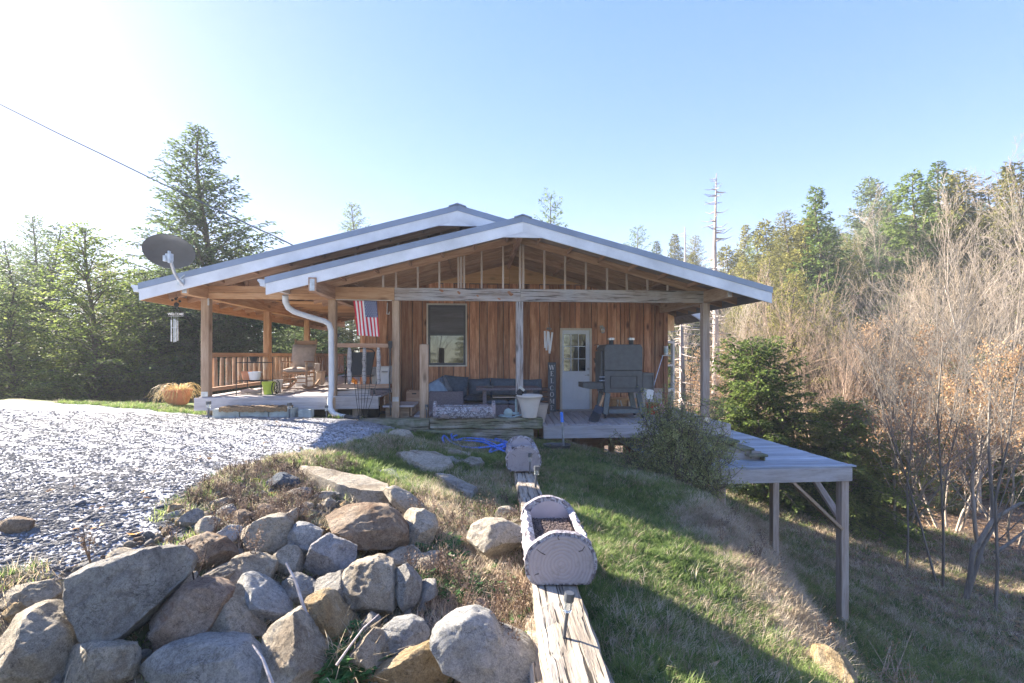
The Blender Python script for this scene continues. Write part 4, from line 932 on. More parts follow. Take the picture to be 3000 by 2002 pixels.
# hook and chain left of the middle post
t = hthing('hook', 'small white metal hook hanging on the cedar wall right of the flag', 'hook', UV(1136, 10.8), 10.8, ZV(1136, 905, 10.8))
q = B(); q.tube([hpix(1135, 888, 11.7), hpix(1134, 912, 11.68), hpix(1133, 920, 11.66), hpix(1140, 921, 11.6), hpix(1141, 914, 11.58)], .014, 6); q.obj('hook_bar', whitM, t, HF, smooth=True)
# WELCOME wind chime at the porch corner
v = 9.3
t = hthing('wind_chime', 'metal wind chime with four tubes under a white WELCOME sign and dark paw cut-out', 'wind chime', UV(515, v), v, ZV(515, 870, v))
q = B()
for (x, y, r_) in ((505, 880, .022), (515, 876, .026), (527, 883, .024), (520, 872, .012)):
    q.M = Matrix.Translation(hpix(x, y, v)) @ Matrix.Rotation(R(90), 4, 'X'); q.lathe([(r_, -.004), (r_, .004)], 12)
q.M = Matrix.Translation(hpix(517, 893, v)) @ Matrix.Rotation(R(90), 4, 'X'); q.lathe([(.045, -.004), (.045, .004)], 14)
q.M = None; q.tube([hpix(516, 862, v), hpix(517, 915, v)], .003, 4); q.obj('paw_cutout', blackM, t, HF)
me = text_mesh('WELCOME', .066, .003); M = Matrix.Translation(hpix(515, 921, v)) @ Matrix.Rotation(R(90), 4, 'X') @ Matrix.Diagonal((.88, 1, 1, 1)); o = put('lettering', me, t, HF @ M, whitM)
q = B(); q.bar(hpix(494, 927, v), hpix(537, 927, v), .006, .004); q.obj('sign_bar', whitM, t, HF)
for x, y0, y1 in ((502, 938, 1001), (510, 935, 1003), (515, 937, 1002), (521, 940, 999)):
    q = B(); q.tube([hpix(x, y0, v), hpix(x, y1, v)], .011, 8); q.tube([hpix(x, 927, v), hpix(x, y0, v)], .002, 4); q.obj('chime_tube', galvM, t, HF, smooth=True)
q = B(); q.M = Matrix.Translation(hpix(512, 961, v)); q.lathe([(.05, -.004), (.05, .004)], 14); q.obj('clapper', galvM, t, HF)
# birch wind chime
v = 10.6
t = hthing('wind_chime', 'wind chime of white birch sticks hanging between the sofa and the white door', 'wind chime', UV(1607, v), v, ZV(1607, 960, v))
q = B(); q.lathe([(.03, .03), (.07, .0), (.065, -.012), (0, -.01)], 14, hpix(1608, 964, v)); q.obj('cap', galvM, t, HF, smooth=True)
q = B(); q.tube([hpix(1607, 943, v), hpix(1603, 964, v)], .002, 4); q.tube([hpix(1607, 943, v), hpix(1613, 964, v)], .002, 4); q.tube([hpix(1607, 886, v), hpix(1607, 943, v)], .0015, 4); q.obj('string', galvM, t, HF)
for (a, b, c, d, r_) in ((1596, 970, 1597, 1020, .022), (1605, 971, 1601, 1027, .021), (1607, 973, 1610, 1036, .022), (1618, 974, 1611, 1030, .022)):
    q = B(); q.tube([hpix(a, b, v), hpix(c, d, v)], r_, 8); q.obj('birch_stick', whitM, t, HF, smooth=True)
# WELCOME board
v = 11.55
t = hthing('welcome_sign', 'tall narrow slate grey board reading WELCOME downwards, leaning beside the white door', 'sign', UV(1617, v), v, ZD)
x0, x1 = UV(1605.5, v), UV(1629, v); z1 = ZV(1617, 1062, v)
q = B(); q.box(x0, x1, v, v + .025, ZD + .003, z1); q.obj('board', signM, t, HF, bevel=.004)
for ch, py in zip('WELCOME', (1077, 1095, 1116, 1137, 1156, 1176, 1195)):
    q = B(); c = hpix(1617, py, v)
    for pl in serif_letter(ch, .118): q.prism([(c.x + x, c.z + z) for x, z in pl], v - .004, v - .0005)
    q.obj('lettering', whitM, t, HF)
# ---------------------------------------------------------------- corner sofa
sx0, sx1, sv0, sv1 = UV(1256, 10.2), UV(1357, 10.2), 10.2, 11.62
t = hthing('corner_sofa', 'grey wicker corner sofa with slate blue cushions against the cedar wall', 'sofa', .3, 11.2, ZD)
q = B(); q.box(sx0, sx1, sv0, sv0 + .12, ZD + .03, ZV(1300, 1148, sv0)); q.box(sx0, sx0 + .10, sv0 + .12, sv1, ZD + .03, -.78); q.box(sx0 + .1, sx1, sv0 + .12, sv1 - .1, ZD + .03, ZD + .30)
uE = UV(1586, 11.0); q.box(sx0 + .1, uE, sv1 - .1, sv1, ZD + .03, -.66); q.box(sx1, uE, sv1 - .75, sv1 - .1, ZD + .03, ZD + .30); q.obj('wicker_frame', wickM, t, HF, bevel=.012)
def cushion(nm, c, sz, mat, rot=(0, 0, 0), parent=None, pin=.82):
    bm = bmesh.new(); bmesh.ops.create_cube(bm, size=1); bmesh.ops.subdivide_edges(bm, edges=bm.edges[:], cuts=4, use_grid_fill=True)
    ax = min(range(3), key=lambda k: sz[k])
    for p in bm.verts:
        o2 = [k for k in range(3) if k != ax]; e = max(abs(p.co[o2[0]]), abs(p.co[o2[1]])) * 2
        p.co[ax] *= (1 - .75 * e ** 3.2)
        for k in o2: p.co[k] *= 1 - .05 * (1 - (abs(p.co[o2[0]] * 2) * abs(p.co[o2[1]] * 2)))
        p.co = Vector([p.co[k] * sz[k] for k in range(3)])
    me = bpy.data.meshes.new(nm); bm.to_mesh(me); bm.free(); me.polygons.foreach_set('use_smooth', [True] * len(me.polygons))
    from mathutils import Euler
    M = Matrix.Translation(Vector(c)) @ Euler([R(a) for a in rot]).to_matrix().to_4x4()
    return put(nm, me, parent, HF @ M, mat)
zs = ZD + .38
cushion('seat_cushion', ((sx0 + sx1) / 2 + .05, 10.95, zs), (sx1 - sx0 - .08, 1.2, .17), cushM, parent=t)
for a, b in ((1357, 1435), (1437, 1512), (1514, 1590)):
    c0, c1 = UV(a, 11.0), UV(b, 11.0); cushion('seat_cushion', ((c0 + c1) / 2, 11.15, zs), (c1 - c0, .62, .17), cushM, parent=t)
for a, b, yt, yb, rz in ((1298, 1369, 1106, 1156, 6), (1373, 1437, 1114, 1155, -3), (1438, 1512, 1113, 1156, 2), (1535, 1588, 1116, 1150, -2)):
    c0, c1 = UV(a, 11.35), UV(b, 11.35); z0, z1 = ZV(a, yb, 11.35), ZV(a, yt, 11.35)
    cushion('back_cushion', ((c0 + c1) / 2, 11.42, (z0 + z1) / 2 - .02), (c1 - c0 + .02, .22, z1 - z0 + .10), cushM, (-12, rz, 0), t)
cushion('back_cushion', (sx0 + .2, 10.75, -.73), (.20, .62, .5), cushM, (0, 12, 0), t)
o = hthing('throw_pillow', 'pale blue throw pillow propped in the left arm of the corner sofa', 'pillow', UV(1275, 10.5), 10.5, -.9); cushion('pillow', hpix(1279, 1140, 10.42), (.36, .13, .36), pil1M, (-20, -28, 20), o)
o = hthing('throw_pillow', 'dark grey throw pillow behind the pale blue one on the sofa', 'pillow', UV(1290, 10.7), 10.7, -.9); cushion('pillow', hpix(1292, 1133, 10.66), (.38, .14, .38), pil2M, (-20, -24, 20), o)
# ottomans
for i, (a, b) in enumerate(((1426, 1488), (1490, 1548))):
    c0, c1 = UV(a, 10.2), UV(b, 10.2); lab = ('wicker ottoman with slate cushion, the left one under the patio table', 'wicker ottoman with slate cushion, partly behind the middle post and cream pot')[i]
    o = hthing('ottoman', lab, 'ottoman', (c0 + c1) / 2, 10.45, ZD, 0, 'wicker ottomans at the patio table')
    q = B(); q.box(c0, c1, 10.2, 10.75, ZD + .02, ZV(a, 1187, 10.2)); q.obj('wicker_base', wickM, o, HF, bevel=.012)
    cushion('seat_cushion', ((c0 + c1) / 2, 10.47, ZV(a, 1179, 10.3)), (c1 - c0 + .02, .58, .14), cushM, parent=o)
# patio table
a0, a1, v = UV(1395, 10.0), UV(1587, 10.0), 10.0
t = hthing('patio_table', 'long brown wicker patio table with a lower shelf in front of the sofa', 'table', (a0 + a1) / 2, 10.4, ZD)
zt = ZV(1450, 1138, v); q = B(); q.box(a0, a1, v, v + .8, zt - .05, zt); q.obj('table_top', wickM, t, HF, bevel=.01)
for px_ in (1420, 1557):
    u = UV(px_, v + .1)
    for vv in (v + .08, v + .66): q = B(); q.box(u - .035, u + .035, vv, vv + .06, ZD + .002, zt - .05); q.obj('leg', wickM, t, HF)
q = B(); zz = ZV(1500, 1163, v + .2); q.box(UV(1445, v), UV(1520, v) + .5, v + .2, v + .6, zz - .02, zz); q.obj('shelf', beigeM, t, HF)
t = hthing('ashtray', 'flat clear glass dish on the left end of the patio table', 'dish', UV(1434, 10.2), 10.2, zt); q = B(); q.lathe([(.06, 0), (.10, .035), (.095, .037), (.055, .008), (0, .008)], 18, (UV(1434, 10.2), 10.2, zt + .001)); q.obj('glass_dish', clearM, t, HF, smooth=True)
# crate beside the steps
t = hthing('wooden_crate', 'pine crate with a dark slot handle and green leaves, behind the short post', 'crate', UV(1212, 10.3), 10.3, -1.0)
x0, x1 = UV(1190, 10.2), UV(1236, 10.2); z0, z1 = ZV(1212, 1174, 10.2), ZV(1212, 1146, 10.2); q = B(); q.box(x0, x1, 10.2, 10.22, z0, z1); q.box(x0, x1, 10.5, 10.52, z0, z1); q.box(x0, x0 + .02, 10.22, 10.5, z0, z1); q.box(x1 - .02, x1, 10.22, 10.5, z0, z1); q.box(x0, x1, 10.2, 10.52, z0 - .02, z0); q.obj('crate_side', rafM, t, HF)
q = B(); q.box(x0 + .12, x0 + .21, 10.196, 10.199, z1 - .07, z1 - .045); q.obj('handle_slot', blackM, t, HF)
q = B(); q.box(x0, x1, 10.2, 10.5, ZD + .002, z0 - .022); q.obj('box_base', rafM, t, HF)
# dark crate left of the sign
t = hthing('side_crate', 'dark brown slatted box standing between the sofa and the WELCOME board', 'box', UV(1592, 11.2), 11.2, ZD)
x0, x1 = UV(1588, 11.1), UV(1605, 11.1); z1 = ZV(1600, 1138, 11.1); brn = wood('dark_brown_wood', (.05,.03,.025), (.10,.065,.055), (.17,.12,.10), 0, 8, 0)
for k in range(5): plank('slat', (x0, 11.1, ZD + .12 + k * .115), (x1, 11.1, ZD + .12 + k * .115), .02, .09, brn, t)
plank('leg', (x1 + .02, 11.12, ZD), (x1 + .02, 11.12, z1), .05, .05, brn, t, HF, up=(0, -1, 0)); plank('leg', (x0 - .02, 11.12, ZD), (x0 - .02, 11.12, z1), .05, .05, brn, t, HF, up=(0, -1, 0))
# ---------------------------------------------------------------- smoker
v = 10.2
t = hthing('smoker_grill', 'tall dark grey smoker grill with two chimneys on splayed legs', 'grill', UV(1822, v), v + .3, ZD)
g = lambda px_, py: (UV(px_, v), ZV(px_, py, v))
x0, x1 = UV(1771, v), UV(1883, v); dz = .62
q = B(); zt, zc = ZV(1822, 1016, v), ZV(1822, 1086, v); xo = .0
q.prism([(x0 + .0, zc), (x1, zc), (x1, zt - .02), (x1 - .05, zt + .05), (x0 + .05, zt + .05), (x0, zt - .02)], v, v + dz); q.obj('lid', dkM, t, HF, bevel=.008)
q = B(); zb = ZV(1822, 1151, v); q.box(x0, x1, v + .005, v + dz, zb, zc - .006); q.obj('firebox', dkM, t, HF, bevel=.008)
q = B(); q.box(UV(1760, v + .1), x0 - .003, v + .1, v + dz - .04, ZV(1765, 1134, v), zt - .1); q.obj('side_panel', dkM, t, HF, bevel=.006)
pa, pb, pc, pd_ = UV(1788, v), UV(1867, v), ZV(1822, 1138, v), ZV(1822, 1102, v); q = B(); w_ = .012
for (a, b, c, d) in ((pa, pb, pc, pc + w_), (pa, pb, pd_ - w_, pd_), (pa, pa + w_, pc + w_, pd_ - w_), (pb - w_, pb, pc + w_, pd_ - w_)): q.box(a, b, v - .008, v + .004, c, d)
q.obj('front_door', blackM, t, HF)
q = B(); h0, h1_ = UV(1883, v) + .004, UV(1915, v); q.box(h0, h1_, v + .02, v + .40, ZV(1900, 1151, v), ZV(1900, 1102, v)); q.box(h0, h1_ + .01, v + .0, v + .42, ZV(1900, 1102, v), ZV(1900, 1093, v)); q.box(h1_ - .02, h1_ + .01, v - .0, v + .0 + .02, ZV(1900, 1151, v), ZV(1900, 1102, v)); q.obj('pellet_hopper', dkM, t, HF, bevel=.005)
q = B(); sa, sb = UV(1709, v), x0 - .004; q.prism([(sa, ZV(1710, 1137, v)), (sa + .18, ZV(1730, 1141, v)), (sb, ZV(1770, 1141, v)), (sb, ZV(1770, 1122, v)), (sa, ZV(1710, 1122, v))], v + .05, v + .5); q.obj('side_shelf', dkM, t, HF, bevel=.005)
for px_ in (1790.5, 1849):
    u = UV(px_, v + .3); q = B(); q.lathe([(.055, zt + .04), (.055, ZV(px_, 996, v + .3))], 16, (u, v + .3, 0)); c = q.obj('chimney', blackM, t, HF, smooth=True); W[c] = HF.copy()
    q = B(); q.lathe([(.0, ZV(px_, 990, v + .3)), (.078, ZV(px_, 990.5, v + .3)), (.078, ZV(px_, 997, v + .3)), (0, ZV(px_, 997, v + .3))], 16, (u, v + .3, 0)); q.obj('chimney_cap', galvM, c, HF, smooth=True)
q = B()
for z in (1105, 1115.5): q.tube([(x0 - .12, v - .015, ZV(1760, z, v)), (x0 + .0, v - .015, ZV(1760, z, v))], .012, 8)
q.obj('handle', galvM, t, HF, smooth=True)
lgM = plain('greenish_grey_paint', (.16, .19, .20), .5, .1, .12, 8)
for (a, b, c, d) in ((1782, 1152, 1774, 1224), (1872, 1152, 1884, 1227)):
    for dv in (0, dz - .08):
        p0, p1 = HV(a, b, v), HV(c, d, v); p1.z = ZD + .09; q = B(); q.bar(p0 + Vector((0, .04 + dv, 0)), p1 + Vector((0, .04 + dv, 0)), .11, .07, up=(0, -1, 0)); q.obj('leg', lgM, t, HF, bevel=.005)
        q = B(); q.M = Matrix.Translation((p1.x, p1.y + .04 + dv, ZD + .045)) @ Matrix.Rotation(R(90), 4, 'Y'); q.lathe([(.045, -.02), (.045, .02)], 12); q.obj('caster', blackM, t, HF)
q = B(); q.box(UV(1785, v), UV(1876, v), v + .02, v + dz, ZV(1830, 1212, v), ZV(1830, 1200, v)); q.obj('bottom_shelf', lgM, t, HF)
# things behind the smoker
t = hthing('firewood_box', 'open cardboard box with split kindling on the deck behind the smoker legs', 'box', UV(1830, 11.2), 11.2, ZD)
q = B(); q.box(UV(1795, 11.1), UV(1866, 11.1), 11.1, 11.5, ZD + .002, ZV(1830, 1168, 11.1)); q.obj('carton', plyM, t, HF)
for k in range(7): u = UV(1797 + 10 * k, 11.05); plank('kindling', (u, 11.05, ZD + .03), (u + random.uniform(-.1, .14), 11.07, ZD + .28 + random.uniform(-.05, .08)), .03, .03, trimM if k % 2 else rafM, t, HF, up=(0, -1, 0))
# scoop leaning on the smoker
v = 9.75
t = hthing('coal_scoop', 'ribbed black plastic scoop leaning against the left leg of the smoker', 'scoop', UV(1745, v), v, ZD)
P0, P1, P2, P3 = hpix(1746, 1186, v + .12), hpix(1770, 1196, v + .12), hpix(1750, 1243, v - .05), hpix(1725, 1231, v - .05)
nrm = (P1 - P0).cross(P3 - P0).normalized()
if nrm.y > 0: nrm.negate()
q = B(); q.add([P0, P1, P2, P3] + [p - nrm * .03 for p in (P0, P1, P2, P3)], [(0,1,2,3),(4,7,6,5),(0,4,5,1),(1,5,6,2),(2,6,7,3),(3,7,4,0)]); q.obj('pan', plain('navy_black_plastic', (.02,.03,.055), .4), t, HF)
for k in range(8):
    f_ = .45 + k * .065; q = B(); q.bar(P0.lerp(P3, f_) + nrm * .006, P1.lerp(P2, f_) + nrm * .006, .01, .012, up=nrm); q.obj('rib', blackM, t, HF)
q = B(); q.tube([hpix(1757, 1190, v + .12), hpix(1768, 1160, v + .25)], .025, 8); q.obj('handle', orangeM, t, HF, smooth=True)
q = B(); q.obox(hpix(1762, 1149, v + .3), (.09, .05, .07), Matrix.Rotation(R(35), 3, 'Y')); q.obj('grip', blackM, t, HF, bevel=.01)
# broom handles
t = hthing('broom_handle', 'thin white broom handle standing between the door and the smoker', 'broom', UV(1748, 11.5), 11.5, ZD); q = B(); q.tube([hpix(1741, 1050, 11.6), hpix(1744, 1064, 11.58)], .014, 6); q.obj('grip', blackM, t, HF); q = B(); q.tube([hpix(1744, 1064, 11.58), hpix(1752, 1140, 11.3), hpix(1757, 1200, 11.2)], .011, 6); q.obj('handle', whitM, t, HF, smooth=True)
t = hthing('broom_handle', 'long pale pole slanting down from the bay window sill right of the smoker', 'pole', UV(1928, 11.3), 11.3, ZD); q = B(); q.tube([hpix(1942, 1041, 11.5), hpix(1917, 1123, 11.2), hpix(1900, 1196, 10.9)], .012, 6); q.obj('handle', galvM, t, HF, smooth=True)
# wall things
t = hthing('bird_feeder', 'small white tube feeder on a black bracket on the wall beside the smoker', 'feeder', UV(1753, 11.5), 11.5, ZV(1753, 1030, 11.5)); q = B(); q.tube([hpix(1753, 1012, 11.55), hpix(1754, 1034, 11.55)], .03, 10); q.obj('tube', whitM, t, HF, smooth=True); q = B(); q.tube([hpix(1742, 1012, 11.7), hpix(1753, 1008, 11.6), hpix(1747, 1025, 11.7)], .012, 6); q.obj('bracket', blackM, t, HF)
t = hthing('hanging_bottle', 'pale pink bottle hanging on the wall just left of the smoker', 'bottle', UV(1754, 11.5), 11.5, ZV(1753, 1085, 11.5)); q = B(); c = hpix(1754, 1086, 11.5); q.lathe([(.0, 0), (.035, .01), (.036, .13), (.018, .17), (.016, .21), (0, .21)], 12, c); q.obj('bottle_body', pinkM, t, HF, smooth=True)
t = hthing('mug', 'white mug with a green print on the bay window ledge', 'mug', UV(1951, 11.6), 11.6, ZV(1951, 1040, 11.6)); c = hpix(1951, 1040, 11.6); q = B(); q.lathe([(.045, 0), (.052, .20), (.055, .22), (.045, .22), (0, .21)], 14, c); q.obj('mug_body', whitM, t, HF, smooth=True); q = B(); q.lathe([(.052, .05), (.055, .16)], 14, c); q.obj('print', tealM, t, HF); q = B(); q.box(c.x - .09, c.x + .10, c.y - .06, c.y + .16, c.z - .03, c.z - .004); q.obj('ledge_board', trimM, t, HF)
# bucket, pink tub, birdhouse
v = 10.9; c = Vector((UV(1911, v), v, ZD))
t = hthing('bucket', 'red plastic bucket with a white label on the deck right of the smoker', 'bucket', c.x, c.y, c.z); q = B(); q.lathe([(.11, .002), (.145, .24), (.155, .25), (.145, .26), (.135, .24), (.1, .02), (0, .02)], 22, c); q.obj('pail', redM, t, HF, smooth=True); q = B(); q.M = Matrix.Translation(c); q.box(-.02, .07, -.139, -.133, .10, .19); q.obj('label', whitM, t, HF)
t = hthing('tub', 'small rounded pink tub beside the red bucket', 'tub', UV(1937, 11.1), 11.1, ZD); q = B(); q.lathe([(.06, .002), (.09, .06), (.09, .15), (.05, .21), (0, .22)], 18, (UV(1936, 11.1), 11.1, ZD)); q.obj('tub_body', pinkM, t, HF, smooth=True)
v = 9.9; t = hthing('birdhouse', 'white box with a little roof on a dark stake in front of the red bucket', 'birdhouse', UV(1905, v), v, ZD)
x0, x1 = UV(1893, v), UV(1914, v); q = B(); q.box(x0, x1, v, v + .13, ZV(1903, 1170, v), ZV(1903, 1150, v)); q.obj('box', whitM, t, HF); q = B(); q.prism([(x0 - .015, ZV(1903, 1150, v) + .002), (x1 + .015, ZV(1903, 1150, v) + .002), (x1 - .01, ZV(1903, 1143, v)), (x0 + .03, ZV(1903, 1141, v))], v - .02, v + .15); q.obj('lid', whitM, t, HF); q = B(); q.bar((UV(1906, v), v + .06, ZD + .002), (UV(1905, v), v + .06, ZV(1903, 1170, v) - .002), .03); q.obj('stake', dkM, t, HF)
# ---------------------------------------------------------------- timbers in front of the deck
def timber(name, label, a, b, w, h, mat, seg=10, rr=.008, group=None, rz=None):
    a, b = Vector(a), Vector(b); d = b - a; Ln = d.length; x = d.normalized(); y = Vector((0, 0, 1)).cross(x).normalized(); z = x.cross(y)
    M = Matrix((x, y, z)).transposed().to_4x4(); M.translation = (a + b) / 2
    r_ = random.Random(int(Ln * 1000)); q = B(); prof = [(-.5, -.42), (-.42, -.5), (.42, -.5), (.5, -.40), (.5, .40), (.44, .5), (.1, .485), (-.15, .5), (-.44, .49), (-.5, .40)]; V = []
    for k in range(seg + 1):
        xx = -Ln/2 + Ln * k / seg
        for (py_, pz) in prof: V.append((xx + r_.uniform(-rr, rr) * (2 if k in (0, seg) else 1), py_ * w + r_.uniform(-rr, rr), pz * h + r_.uniform(-rr, rr)))
    n = len(prof); Fs = [tuple(range(n - 1, -1, -1)), tuple(range(seg * n, seg * n + n))]
    for k in range(seg):
        for j in range(n): a_, b_ = k*n + j, k*n + (j+1) % n; Fs.append((a_, b_, b_ + n, a_ + n))
    q.add(V, Fs); o = q.obj(name, mat, None, M); setp(o, label, 'timber', group); return o
A1 = WP(hpix(1292, 1232, 9.12)); 
zt1 = ZV(1450, 1225, 9.0)
timber('landscape_timber', 'long mossy timber in front of the deck carrying the log planter and cream pot', WP((UV(1262, 9.12), 9.12, zt1 - .10)), WP((UV(1586, 9.12), 9.12, zt1 - .115)), .24, .205, tie2M, 16, .009)
timber('landscape_timber', 'weathered timber continuing left along the gravel edge under the posts', WP((UV(985, 9.16), 9.2, -1.30)), WP((UV(1259, 9.12), 9.14, zt1 - .115)), .26, .205, tie2M, 14, .01)
timber('landscape_timber', 'lower half buried grey timber under the mossy one', WP((UV(1130, 9.1), 9.05, -1.49)), WP((UV(1560, 9.1), 9.10, zt1 - .325)), .22, .20, tie2M, 16, .009)
# the long row of timbers up the slope (towards the camera)
def tz(y): return -1.235 - .045 * (y - 1.9)
tA = [(.262, 1.15), (.225, 2.2), (.175, 3.3), (.135, 4.4), (.11, 6.15)]
TX = lambda y: float(np.interp(y, [.9, 1.8, 2.55, 4.4, 5.3, 6.4], [.285, .268, .245, .195, .168, .125]))
timber('railroad_tie', 'cracked sunlit railroad tie in the foreground with the nearest solar stake', (TX(.95), .95, tz(.95) - .10), (TX(3.02), 3.02, tz(3.02) - .10), .245, .20, tieM, 22, .006, 'railroad ties edging the lawn')
timber('railroad_tie', 'railroad tie between the two log planters', (TX(3.04), 3.04, tz(3.04) - .105), (TX(4.55), 4.55, tz(4.55) - .10), .235, .20, tieM, 14, .007, 'railroad ties edging the lawn')
timber('railroad_tie', 'far railroad tie under the small log planter near the hose', (TX(4.57), 4.57, tz(4.57) - .11), (TX(6.35), 6.35, tz(6.35) - .11), .235, .20, tieM, 14, .007, 'railroad ties edging the lawn')
timber('railroad_tie', 'lower tie of the wall, seen below the left edge of the foreground tie', (TX(.95) - .06, .95, tz(.95) - .305), (TX(3.4) - .05, 3.4, tz(3.4) - .31), .235, .20, tieM, 18, .007, 'railroad ties edging the lawn')
q = B()
for (x, y, s_) in ((1642, 1932, .010), (1710, 1870, .011), (1700, 1980, .012)):
    d = ray(x, y); tt = -tz(1.8) / (-d.z) * -1; tt = tz(1.8) / d.z; p = d * tt; q.obox((p.x, p.y, p.z + .004), (s_, s_, .02), Matrix.Rotation(.6, 3, 'Z'))
# ---------------------------------------------------------------- log planters
plM, pnt, pbs = nodes('painted_bark')
co = coords(pnt, (1, 1, 1)); n1 = N(pnt, 'ShaderNodeTexNoise', Scale=24, Detail=8, Roughness=.7, Distortion=1.2); L(pnt, co, n1.inputs['Vector']); n2 = N(pnt, 'ShaderNodeTexNoise', Scale=5, Detail=4); L(pnt, co, n2.inputs['Vector'])
c1 = ramp(pnt, n1.outputs[0], [(.40, (.09,.08,.10)), (.50, (.34,.31,.34)), (.60, (.66,.66,.70))]); c2 = mixc(pnt, ramp(pnt, n2.outputs[0], [(.5, (0,0,0)), (.62, (.8,.8,.8))]), c1, (.50,.40,.40)); L(pnt, c2, pbs.inputs['Base Color']); pbs.inputs['Roughness'].default_value = .9; bump(pnt, pbs, n1.outputs[0], .9, .03)
ringM, rnt, rbs = nodes('cut_log_face')
tc = N(rnt, 'ShaderNodeTexCoord'); w_ = N(rnt, 'ShaderNodeTexWave', wave_type='RINGS', rings_direction='Y', Scale=16, Distortion=4, Detail=4); w_.inputs['Detail Scale'].default_value = 1.4; L(rnt, tc.outputs['Object'], w_.inputs['Vector'])
n3 = N(rnt, 'ShaderNodeTexNoise', Scale=9, Detail=9, Roughness=.75); L(rnt, tc.outputs['Object'], n3.inputs['Vector'])
cc = ramp(rnt, w_.outputs[0], [(.1, (.33,.29,.30)), (.5, (.365,.325,.34))]); cc = mixc(rnt, ramp(rnt, n3.outputs[0], [(.52,(0,0,0)), (.66,(.8,.8,.8))]), cc, (.24,.215,.21)); L(rnt, cc, rbs.inputs['Base Color']); rbs.inputs['Roughness'].default_value = .85; bump(rnt, rbs, w_.outputs[0], .25, .01)
mauveM = plain('mauve_lining', (.50,.43,.44), .85, 0, .1, 6, bmp=.1)
def log_planter(label, M, Lg, rad, group='log shaped planters'):
    """trough in the shape of a half log, long axis local Y, base at z=0"""
    t = bpy.data.objects.new('log_planter', None); COL.objects.link(t); t.matrix_world = M; W[t] = M.copy(); setp(t, label, 'planter', group)
    rg = np.random.default_rng(int(Lg * 999)); H_ = rad * 1.65; cz = rad * .66
    # body shell open on top
    na = 40; nl = 26; V, Fc = [], []
    Fi = []
    def ring(y, r_, jit):
        out = []
        for k in range(na + 1):
            a = R(-212) + (R(32) - R(-212)) * k / na
            rr = r_ + (rg.normal(0, jit) if jit else 0)
            x, z = rr * math.cos(a), cz + rr * math.sin(a); z = max(z, .004 * (k % 2)); out.append((x * 1.14, y, z))
        return out
    R0 = [ring(-Lg/2 + Lg * j / nl, rad, rad * .035) for j in range(nl + 1)]; R1 = [ring(-Lg/2 + Lg * j / nl, rad * .80, 0) for j in range(nl + 1)]
    for r_ in R0: V += r_
    for r_ in R1: V += [(x, y, max(z, .03)) for x, y, z in r_]
    m = na + 1; off = (nl + 1) * m
    for j in range(nl):
        for k in range(na):
            a = j*m + k; Fc.append((a, a + m, a + m + 1, a + 1)); b = off + a; Fi.append((b, b + 1, b + m + 1, b + m))
        for k in (0, na): a = j*m + k; Fc.append((a, a + m, off + a + m, off + a))
    q = B(); q.add(V, Fc); q.obj('bark_body', plM, t, smooth=True); q = B(); q.add(V[off:], [tuple(i - off for i in f_) for f_ in Fi]); q.obj('inner_lining', mauveM, t, smooth=True)
    for sgn in (-1, 1):
        q = B(); q.prism([(rad * .88 * math.cos(a), max(.02, cz + rad * .86 * math.sin(a))) for a in np.linspace(0, 6.1, 30)], min(sgn * (Lg/2 - .041), sgn * (Lg/2 - .0355)), max(sgn * (Lg/2 - .041), sgn * (Lg/2 - .0355))); q.obj('inner_wall', mauveM, t)
        # end discs, full round with bark rim
        q = B(); q.mi = 0; y0 = sgn * (Lg/2 - .035); y1 = sgn * (Lg/2 + .012); n = 44; prof = []
        for k in range(n):
            a = 2*math.pi*k/n; rr = rad * (1.035 + .018 * math.sin(3 * a + sgn) + .012 * math.sin(7 * a + 2) + rg.normal(0, .009)); prof.append((rr * math.cos(a) * 1.14, max(.002, cz + rr * math.sin(a))))
        q.prism(prof, min(y0, y1), max(y0, y1)); e = q.obj('end_disc', plM, t); W[e] = M.copy()
        q = B(); inn = [(x * .90, cz + (z - cz) * .90) for x, z in prof]; q.prism([(x, z - cz) for x, z in inn], -.006, .006); q.obj('cut_face', ringM, e, M @ Matrix.Translation((0, y1 + sgn * .002, cz)))
        q = B()
        for a, l0, l1 in ((148, .62, .95), (38, .7, .95), (95, .8, .95), (200, .78, .93)):
            a = R(a); c0 = Vector((rad*l0*math.cos(a), y1 + sgn * .0085, cz + rad*l0*math.sin(a))); c1_ = Vector((rad*l1*math.cos(a), y1 + sgn * .0085, cz + rad*l1*math.sin(a))); c1_.z = max(c1_.z, .01)
            cm = c0.lerp(c1_, .5) + Vector((rg.normal(0, .006), 0, rg.normal(0, .006)))
            q.bar(c0, cm, .004, .003, up=(0, 1, 0)); q.bar(cm, c1_, .0028, .003, up=(0, 1, 0))
        q.obj('crack', soilM, e, M)
    q = B(); q.box(-rad*.80, rad*.80, -Lg/2 + .035, Lg/2 - .035, cz + .0, cz + rad*.14); s_ = q.obj('soil', soilM, t)
    x = rg.uniform(-rad*.76, rad*.76, 900); y = rg.uniform(-Lg/2 + .05, Lg/2 - .05, 900); q = B()
    for i in range(900):
        a = rg.uniform(0, 3.14); q.bar((x[i], y[i], cz + rad*.14 + .002), (x[i] + .016*math.cos(a), y[i] + .016*math.sin(a), cz + rad*.14 + rg.uniform(.002, .01)), .0035)
    o = q.obj('mulch', plain('mulch_' + str(int(Lg*100)), (.17,.13,.12), .95, 0, .6, 90), t); o['kind'] = 'stuff'
    return t
def planter_frame(x, y, z, yaw, tilt=0): return Matrix.Translation((x, y, z)) @ Matrix.Rotation(yaw, 4, 'Z') @ Matrix.Rotation(tilt, 4, 'X')
log_planter('big log planter with soil and cut log face on the foreground railroad tie', planter_frame(.266, 3.03, tz(3.03) + .004, R(.8), R(-2.6)), .80, .17)
